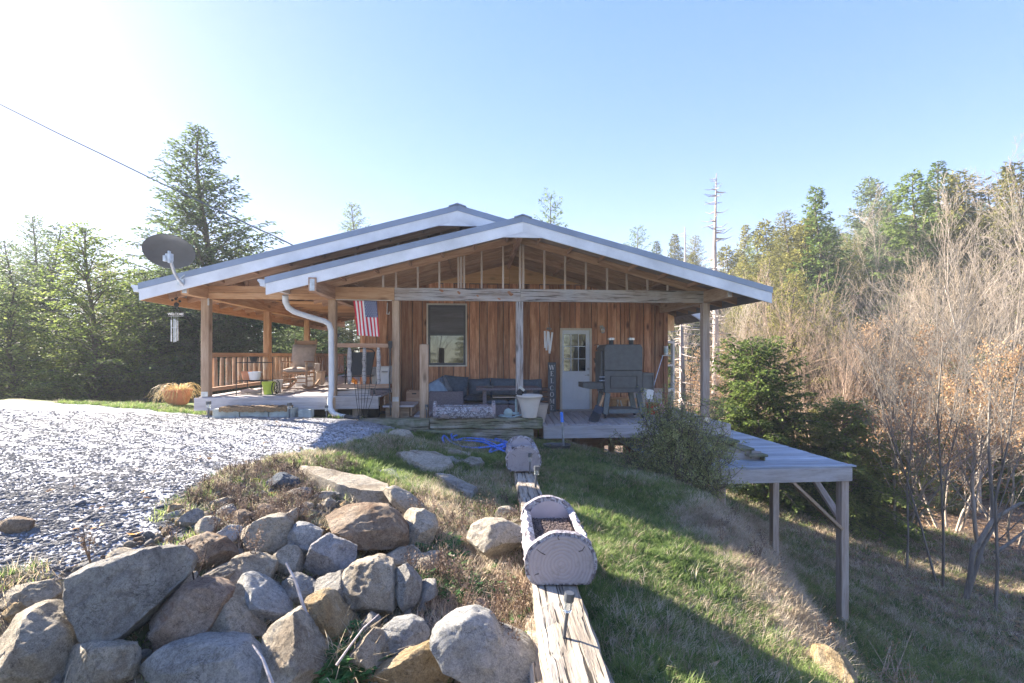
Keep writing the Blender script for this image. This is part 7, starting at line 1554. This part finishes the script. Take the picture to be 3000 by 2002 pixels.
T['sprB'] = conifer(5, 12.0, 3.2, 170, lambda f: (1 - f) ** .6 * (.45 + .55 * abs(math.sin(f * 19))), 1.0, .19, .050, .1, .7, .2, .08)
T['pine'] = conifer(6, 12.0, 2.6, 70, lambda f: (1 - f) ** .45 * (.5 + .5 * abs(math.sin(f * 31))), .9, .20, .032, .3, .8, 0, .35)
T['barA'] = bare(11, 9, 1, .2, (10, 6, 5, 4), .085, .75)
T['barB'] = bare(12, 7, 7, .55, (7, 5, 4), .055, .55)
T['barC'] = bare(13, 10, 2, .35, (11, 6, 5, 3), .08, .65)
T['barD'] = bare(14, 5.5, 5, .7, (7, 5, 4), .045, .75, 2600)
T['barE'] = bare(15, 6.5, 1, .3, (9, 6, 5, 3), .09, .9, 3200)
def tree(kind, x, y, top, name, label, mat1, mat2, group=None, rz=None, wide=1.0, base=None, cat='tree'):
    tm, fm, H = T[kind]; zb = h1(x, y) - .1 if base is None else base; s = (top - zb) / H
    t = thing(name, label, cat, (x, y, zb), random.uniform(0, 6.28) if rz is None else rz, group); t.scale = (s * wide, s * wide, s)
    W[t] = W[t] @ Matrix.Diagonal((s * wide, s * wide, s, 1))
    for me, nm, mt in ((tm, 'trunk', mat1), (fm, 'foliage', mat2)):
        if me is None: continue
        o = bpy.data.objects.new(nm, me); COL.objects.link(o); o.parent = t
        if not me.materials: me.materials.append(None)
        o.material_slots[0].link = 'OBJECT'; o.material_slots[0].material = mt
        if kind[:3] == 'bar' and nm == 'foliage': o.name = 'dry_leaves'
    return t
def ptree(kind, px, py, t, name, label, m1, m2, group=None, wide=1.0, rz=None, cat='tree'):
    d = ray(px, py) * t; return tree(kind, d.x, d.y, d.z, name, label, m1, m2, group, rz, wide, cat=cat)
# left side
ptree('hemA', 596, 380, 21, 'hemlock_tree', 'tallest lacy hemlock rising behind the porch roof on the left', barkM, hemM, wide=1.12, rz=.4)
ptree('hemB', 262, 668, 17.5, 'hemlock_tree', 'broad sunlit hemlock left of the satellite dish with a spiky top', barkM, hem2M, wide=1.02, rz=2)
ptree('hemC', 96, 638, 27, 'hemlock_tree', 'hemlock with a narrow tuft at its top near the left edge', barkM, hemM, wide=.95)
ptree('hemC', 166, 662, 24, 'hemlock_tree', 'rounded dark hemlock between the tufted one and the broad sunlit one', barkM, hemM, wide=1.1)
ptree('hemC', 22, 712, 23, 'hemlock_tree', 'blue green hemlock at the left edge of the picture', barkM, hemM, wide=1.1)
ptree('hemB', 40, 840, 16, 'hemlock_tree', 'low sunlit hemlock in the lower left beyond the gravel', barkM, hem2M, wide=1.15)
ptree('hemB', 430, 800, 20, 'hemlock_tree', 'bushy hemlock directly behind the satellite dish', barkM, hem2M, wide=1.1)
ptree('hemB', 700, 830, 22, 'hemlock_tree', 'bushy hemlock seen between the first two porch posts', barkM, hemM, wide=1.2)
ptree('hemB', 560, 860, 21, 'hemlock_tree', 'dark hemlock just behind the first porch post', barkM, hemM, wide=1.0)
ptree('hemB', 850, 880, 28, 'hemlock_tree', 'hemlock seen above the rocking chair', barkM, hemM, wide=1.4)
ptree('hemB', 985, 890, 34, 'hemlock_tree', 'pale green hemlock far behind the porch downspout', barkM, oliveM, wide=1.5)
ptree('hemC', 1037, 600, 40, 'hemlock_tree', 'thin see-through hemlock top just above the main roof', barkM, hemM, wide=.9)
ptree('hemB', -120, 700, 17, 'hemlock_tree', 'hemlock cut by the left picture edge', barkM, hemM, wide=1.2)
ptree('pine', 1617, 578, 38, 'pine_tree', 'small pine sticking up behind the porch roof ridge', barkM, pineM, wide=.8)
ptree('barA', 1390, 590, 40, 'bare_tree', 'few bare twig tips just above the roof between the ridges', paleM, None)
gl = 'evergreens filling the wood behind the porch'
for i in range(16):
    px_, tt = rng.uniform(-200, 1050), rng.uniform(24, 36); ptree(['hemB', 'hemC'][i % 2], px_, rng.uniform(790, 900) if px_ > 330 else rng.uniform(760, 850), tt, 'hemlock_tree', 'dense evergreen filling the shaded wood behind the left porch', barkM, hemM if i % 3 else oliveM, gl, wide=1.2)
# hill on the right
TL_ = [('pine', 1866, 668, 60, 'small blue green pine top on the skyline right of the roof', pineM), ('sprA', 1928, 708, 58, 'lowest little evergreen tip on the skyline right of the roof', hemM), ('sprA', 1976, 686, 52, 'pointed evergreen left of the dead snag', oliveM), ('hemC', 2035, 694, 50, 'rounded evergreen just left of the dead snag', oliveM),
       ('sprA', 2178, 662, 46, 'slim evergreen right of the dead snag', oliveM), ('sprB', 2247, 650, 33, 'tiered olive evergreen right of the snag', oliveM), ('hemC', 2300, 626, 30, 'olive evergreen with sagging tiers above the lower deck', oliveM), ('sprA', 2400, 548, 28, 'tall pointed green spruce in the middle of the right hill', pineM), ('sprB', 2365, 640, 29, 'shaggy evergreen left of the tall pointed spruce', oliveM),
       ('sprB', 2545, 522, 40, 'dark evergreen top behind bare branches on the right hill', hemM), ('sprA', 2604, 560, 38, 'dark evergreen right of the one behind bare branches', hemM), ('sprB', 2682, 510, 27, 'light green broken topped pine on the right hill', pineM), ('sprA', 2757, 478, 28, 'highest bright green evergreen on the right skyline', pineM), ('sprB', 2815, 505, 26, 'green evergreen right of the highest one', oliveM), ('sprB', 2975, 480, 24, 'dark olive evergreen at the upper right edge', oliveM), ('hemC', 2905, 560, 25, 'olive evergreen behind the white branched tree', oliveM),
       ('hemC', 2330, 800, 21, 'narrow dark olive cedar below the roof end', oliveM), ('hemC', 3080, 470, 26, 'evergreen cut by the right picture edge', oliveM)]
for k_, a, b, c_, lb, m_ in TL_: ptree(k_, a, b, c_, 'evergreen_tree', lb, barkM, m_, wide=1.05 if k_ != 'hemC' else 1.1)
def skyl(px_): return np.interp(px_, [1800, 1930, 2030, 2180, 2300, 2400, 2540, 2680, 2760, 2900, 3000], [760, 720, 700, 670, 640, 590, 560, 540, 510, 520, 500])
for i in range(34):
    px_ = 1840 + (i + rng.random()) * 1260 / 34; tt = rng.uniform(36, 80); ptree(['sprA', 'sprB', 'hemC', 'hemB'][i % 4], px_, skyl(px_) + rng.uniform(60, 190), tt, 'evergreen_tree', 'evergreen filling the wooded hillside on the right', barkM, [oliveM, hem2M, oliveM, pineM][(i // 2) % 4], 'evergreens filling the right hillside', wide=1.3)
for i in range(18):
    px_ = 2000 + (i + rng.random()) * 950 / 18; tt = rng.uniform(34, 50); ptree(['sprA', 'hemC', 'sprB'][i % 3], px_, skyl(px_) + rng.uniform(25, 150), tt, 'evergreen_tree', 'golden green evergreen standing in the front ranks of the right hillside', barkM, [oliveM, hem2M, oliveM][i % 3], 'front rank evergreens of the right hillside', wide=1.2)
for i in range(9):
    px_ = 1860 + (i + rng.random()) * 1200 / 9; tt = rng.uniform(34, 60); ptree(['barA', 'barC'][i % 2], px_, skyl(px_) + rng.uniform(60, 240), tt, 'bare_tree', 'pale leafless tree among the evergreens of the right hillside', paleM, None, 'bare trees on the right hillside', wide=1.15)
for i in range(12):                                    # woods behind the camera, seen mirrored in the panes
    tree(['sprA', 'hemC', 'barA'][i % 3], -14 + i * 2.6 + rng.uniform(-1, 1), -16 - rng.uniform(0, 12), rng.uniform(6, 11), 'evergreen_tree' if i % 3 < 2 else 'bare_tree', 'tree behind the viewer, mirrored in the cabin window', barkM, oliveM, 'trees behind the viewer')
for i in range(14):
    px_ = 3120 + i * 70; ptree(['sprA', 'hemC', 'barC'][i % 3], px_, rng.uniform(420, 620), rng.uniform(24, 48), 'evergreen_tree' if i % 3 < 2 else 'bare_tree', 'woodland tree on the hillside beyond the right picture edge', barkM if i % 3 < 2 else twigM, oliveM, 'woodland beyond the right picture edge', wide=1.2)
# the snag and its neighbours
d = ray(2094, 508) * 27; zb = h1(d.x, d.y) - .3; t = thing('dead_tree', 'tall dead spruce snag with bare stubby limbs above the roof end', 'dead tree', (d.x, d.y, zb)); rg = np.random.default_rng(4); Hs = d.z - zb
q = B(); q.tube([(0, 0, 0), (.08, 0, Hs * .4), (.02, .05, Hs * .75), (.1, 0, Hs)], [.26, .19, .09, .02], 10); q.obj('trunk', deadM, t, smooth=True)
q = B()
for k in range(95):
    fr = rg.uniform(.28, .985); h = Hs * fr; az = rg.uniform(0, 6.28); l_ = rg.uniform(.25, 1.0) * (1.75 * (1 - fr) ** .5 + .25) * (1.6 if fr < .6 else 1); c_, s_ = math.cos(az), math.sin(az); q.tube([(.05, 0, h), (.05 + c_*l_*.5, s_*l_*.5, h - .06*l_), (.05 + c_*l_, s_*l_, h + rg.uniform(-.1, .3)*l_)], [.03, .02, .008], 4)
q.obj('limbs', deadM, t, smooth=True)
for (x, yt, tt, lb) in ((2007, 665, 40, 'thin dead pole tree just left of the tall snag'), (1995, 880, 17, 'grey dead spruce trunk with many bare limbs between the wall and the right post')):
    d = ray(x, yt) * tt; zb = h1(d.x, d.y) - .3; Hs = d.z - zb; t = thing('dead_tree', lb, 'dead tree', (d.x, d.y, zb)); q = B(); q.tube([(0, 0, 0), (.05, 0, Hs * .5), (0, 0, Hs)], [.16, .12, .03], 8); q.obj('trunk', deadM, t, smooth=True); q = B()
    for k in range(110):
        fr = rg.uniform(.15, .98); h = Hs * fr; az = rg.uniform(0, 6.28); l_ = rg.uniform(.4, 1.6) * (.5 if tt > 30 else 1); c_, s_ = math.cos(az), math.sin(az); q.tube([(0, 0, h), (c_*l_*.5, s_*l_*.5, h - .05*l_), (c_*l_, s_*l_, h + rg.uniform(-.25, .1)*l_)], [.016, .011, .005], 3)
    q.obj('limbs', deadM, t, smooth=True)
# bright bush evergreens beside the lower deck
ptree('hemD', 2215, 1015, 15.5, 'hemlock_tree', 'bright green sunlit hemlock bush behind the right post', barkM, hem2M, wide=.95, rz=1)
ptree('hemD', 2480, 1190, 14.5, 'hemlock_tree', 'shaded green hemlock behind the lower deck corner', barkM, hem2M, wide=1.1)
ptree('hemC', 2620, 1260, 14.5, 'hemlock_tree', 'dark hemlock right of the tallest deck post', barkM, hemM, wide=1.3)
ptree('hemB', 2350, 1310, 14.8, 'hemlock_tree', 'dark young hemlock seen under the lower deck', barkM, hemM, wide=1.2)
ptree('hemB', 2120, 1250, 18, 'hemlock_tree', 'hemlock low behind the azalea bush', barkM, oliveM, wide=1.2)
ptree('hemB', 2780, 1380, 17, 'hemlock_tree', 'dark low hemlock between the grey trunks', barkM, hemM, wide=1.2)
ptree('hemC', 2960, 1210, 20, 'hemlock_tree', 'green hemlock at the right edge behind the leaning trunks', barkM, hem2M, wide=1.3)
ptree('hemC', 2560, 1000, 25, 'hemlock_tree', 'green evergreen in the middle of the bare thicket', barkM, hem2M, wide=1.3)
for k_, a, b, c_, lb, m_ in (('hemC', 2430, 860, 24, 'olive evergreen behind the reddish bare brush', oliveM), ('hemC', 2720, 930, 23, 'green evergreen showing through the beech brush', hem2M), ('hemD', 2860, 1060, 20, 'low green evergreen behind the beech at the right edge', hem2M), ('sprB', 2620, 780, 30, 'olive evergreen rising behind the middle of the thicket', oliveM), ('hemC', 2250, 760, 27, 'yellow green evergreen behind the roof end', oliveM), ('hemC', 2160, 880, 30, 'pale olive evergreen right of the right porch post', oliveM), ('sprB', 2790, 700, 26, 'tall olive evergreen in the upper right thicket', oliveM), ('hemC', 2500, 700, 32, 'olive evergreen below the dark skyline tree', oliveM)):
    ptree(k_, a, b, c_, 'evergreen_tree', lb, barkM, m_, wide=1.25)
# bare trees and thicket
BL = [('barB', 2330, 790, 20, 'pinkish fan of bare stems nearest the roof end', redtM), ('barB', 2470, 790, 20, 'pale fan of bare stems left of centre in the thicket', twigM), ('barB', 2560, 760, 19, 'pale many stemmed bare tree in the middle of the thicket', twigM), ('barC', 2640, 700, 22, 'slender bare tree with upright white stems', twigM),
      ('barA', 2870, 500, 17, 'tall white branched bare tree on the right', paleM), ('barC', 2960, 540, 19, 'white stemmed bare tree at the right edge', paleM), ('barB', 2720, 760, 22, 'bare many stemmed tree left of the tall white one', twigM), ('barA', 2530, 540, 30, 'crooked bare tree crown on the skyline', paleM), ('barA', 2975, 380, 21, 'bare crown reaching highest at the top right', paleM),
      ('barB', 2250, 900, 24, 'small pale bare tree above the bright hemlock bush', twigM), ('barB', 2400, 880, 17, 'reddish bare brush above the green bush', redtM), ('barB', 2840, 800, 26, 'tangle of pale stems behind the white branched tree', twigM), ('barC', 2200, 760, 30, 'pale bare tree right of the snag', paleM), ('barC', 2110, 800, 26, 'pale bare tree behind the right porch post', paleM)]
for k_, a, b, c_, lb, m_ in BL: ptree(k_, a, b, c_, 'bare_tree', lb, m_, None, wide=1.0)
DL = [('barE', 2890, 1000, 12.5, 'beech with tan dry leaves at the right edge'), ('barD', 2640, 1060, 14, 'beech brush with tan leaves above the dark hemlock'), ('barD', 2780, 1040, 15, 'beech brush with tan leaves left of the leaning trunks'), ('barE', 2700, 960, 18, 'beech holding pale dry leaves in mid thicket'), ('barD', 2960, 1090, 14, 'low beech brush with tan leaves at the right edge'), ('barD', 2480, 1080, 20, 'tan leaved brush behind the lower deck'), ('barE', 2560, 930, 22, 'tan leaved beech left in the thicket')]
for k_, a, b, c_, lb in DL: ptree(k_, a, b, c_, 'beech_tree', lb, paleM, dleafM, wide=1.25)
for i in range(10):
    px_ = rng.uniform(2180, 3080); tt = rng.uniform(18, 34); ptree(['barB', 'barD', 'barB', 'barE'][i % 4], px_, rng.uniform(860, 1130), tt, 'bare_tree', 'leafless sapling in the dense brush on the right', [twigM, paleM, redtM, twigM][i % 4], dleafM, 'saplings of the right thicket', wide=1.4)
for i in range(8):
    px_ = rng.uniform(1960, 2240); tt = rng.uniform(19, 34); ptree(['barB', 'barD'][i % 2], px_, rng.uniform(930, 1120), tt, 'bare_tree', 'leafless sapling in the brush behind the right porch post', [redtM, twigM][i % 2], dleafM, 'saplings behind the right porch post', wide=1.5)
# grey trunks standing on the lower lawn
for (x, yb, top, kd, lb) in ((2765, 1720, 700, 'barC', 'slim straight grey tree left of the leaning pair'), (2915, 1790, 760, 'barA', 'darker straight tree nearest at the lower right'), (2655, 1665, 900, 'barA', 'dark trunked tree right of the tallest deck post')):
    g = GH(x, yb); tree(kd, g.x, g.y, (CY - top) / F * g.y, 'bare_tree', lb, gbarkM, None, wide=.8)
g = GH(2835, 1755); t = thing('bare_tree', 'leaning forked grey tree with two curved trunks on the lower lawn', 'tree', g); k = g.y
for pts, rr in (([(2830,1760),(2842,1690),(2850,1620),(2880,1570),(2910,1520),(2990,1475),(3060,1470)], [.055,.05,.045,.045,.04,.03,.02]), ([(2832,1755),(2855,1680),(2880,1600),(2915,1540),(2905,1450),(2895,1300),(2900,1150)], [.045,.04,.035,.03,.03,.025,.02]), ([(2915,1620),(2960,1590),(3020,1540)], [.04,.03,.02])):
    q = B(); q.tube([ray(a, b) * k for a, b in pts], rr, 8); q.obj('trunk', gbarkM, t, Matrix(), smooth=True)
# azalea bush in front of the lower deck
def bush(label, base, rx, ry, rz_, seed, nst, nlf, mat, tw, name='azalea_bush', leafs=.03):
    rg = np.random.default_rng(seed); t = thing(name, label, 'bush', base); s0, s1, a0, a1, E = [], [], [], [], []
    for i in range(nst):
        az = rg.uniform(0, 6.28); el = rg.uniform(.25, 1.45); d = np.array([math.cos(az)*math.cos(el)*rx, math.sin(az)*math.cos(el)*ry, math.sin(el)*rz_]) * rg.uniform(.55, 1.15) * (1 + .18 * math.sin(az * 3)); p = np.array([0, 0, -.1]); pts = [p, p + d * .35 + rg.normal(0, .05, 3), p + d * .7 + rg.normal(0, .06, 3), p + d]
        for a, b, r_ in zip(pts[:-1], pts[1:], (.014, .009, .005)): s0.append(a); s1.append(b); a0.append(r_); a1.append(r_ * .7)
        for k in range(9):
            u = rg.uniform(.35, 1); q_ = pts[1] + (pts[3] - pts[1]) * u; e = q_ + rg.normal(0, .17, 3) + np.array([0, 0, .08]); s0.append(q_); s1.append(e); a0.append(.005); a1.append(.003); E.append((q_, e))
    v, f = tube_np(s0, s1, a0, a1, 3); o = put('stems', np_mesh('stems', v, f, True), t, None, tw)
    ii = rg.integers(0, len(E), nlf); Q = np.array([E[i][0] for i in ii]); Z = np.array([E[i][1] for i in ii]); P = Q + (Z - Q) * rg.uniform(.3, 1.1, (nlf, 1)) + rg.normal(0, .03, (nlf, 3)); D = rg.normal(0, .7, (nlf, 3)); D[:, 2] += .5; D /= np.linalg.norm(D, axis=1)[:, None]; S = np.cross(D, rg.normal(size=(nlf, 3))); S /= np.linalg.norm(S, axis=1)[:, None] + 1e-9; S *= leafs * .32; ln = leafs * rg.uniform(.8, 1.5, (nlf, 1))
    V = np.stack([P, P + D * ln * .5 + S, P + D * ln, P + D * ln * .5 - S], 1).reshape(-1, 3); put('leaves', np_mesh('leaves', V, np.arange(nlf * 4).reshape(-1, 4)), t, None, mat); return t
g = GH(1975, 1445); bush('olive green azalea bush growing in front of the deck corner', (ray(1988, 1400) * 7.9).xy.to_3d() + Vector((0, 0, h1(*(ray(1988, 1400) * 7.9).xy))), 1.05, .85, 1.55, 3, 170, 30000, azM, barkM)
b2 = ray(2560, 1900) * 5.2; bush('small bare shrub with pale seed heads at the lower right', (b2.x, b2.y, h1(b2.x, b2.y)), .75, .6, .7, 9, 22, 1300, dleafM, stalkM, 'seedhead_shrub', .022)
# scattered dead leaves
lp = [proto('dead_leaf', [(0,0,.004),(.03,.016,.02),(.07,0,.008),(.03,-.018,.016)], [(0,1,2,3)], dleafM), proto('dead_leaf', [(0,0,.004),(.025,.02,.006),(.06,0,.02),(.03,-.016,.004)], [(0,1,2,3)], weedM)]
x, y, z = sample(16000, (3.5, 22, 3, 24), lambda a, b: masks(a, b)[3] * (np.abs(a / b) < 1.3)); scatter('leaf_litter', 'brown leaf litter covering the ground under the trees on the right', np.stack([x, y, z + .006], -1), np.stack([rng.normal(0, .4, len(x)), rng.normal(0, .4, len(x)), rng.uniform(0, 6.28, len(x))], -1), rng.uniform(.8, 1.8, len(x)), rng.integers(0, 2, len(x)), lp)
x, y, z = sample(350, (-4, 4, 1.5, 8), lambda a, b: (np.abs(a / b) < 1.1) * .8); scatter('fallen_leaves', 'scattered fallen leaves on gravel and lawn', np.stack([x, y, z + .012], -1), np.stack([rng.normal(0, .4, len(x)), rng.normal(0, .4, len(x)), rng.uniform(0, 6.28, len(x))], -1), rng.uniform(.5, 1.0, len(x)), rng.integers(0, 2, len(x)), lp)

# added thin haze volume imitating the lens flare over the far trees
q = B(); q.box(-320, 320, -60, 480, -12.5, 42); hz = q.obj('veil'); hz['kind'] = 'stuff'; hz['label'] = 'added thin pale haze in the valley air'
hm = bpy.data.materials.new('flare_veil'); hm.use_nodes = True; hn = hm.node_tree; hn.nodes.remove(hn.nodes['Principled BSDF'])
pv = hn.nodes.new('ShaderNodeVolumePrincipled'); pv.inputs['Color'].default_value = (.86, .92, 1, 1); pv.inputs['Density'].default_value = .0016; pv.inputs['Anisotropy'].default_value = .05
hn.links.new(pv.outputs[0], hn.nodes['Material Output'].inputs['Volume']); hz.data.materials.append(hm)
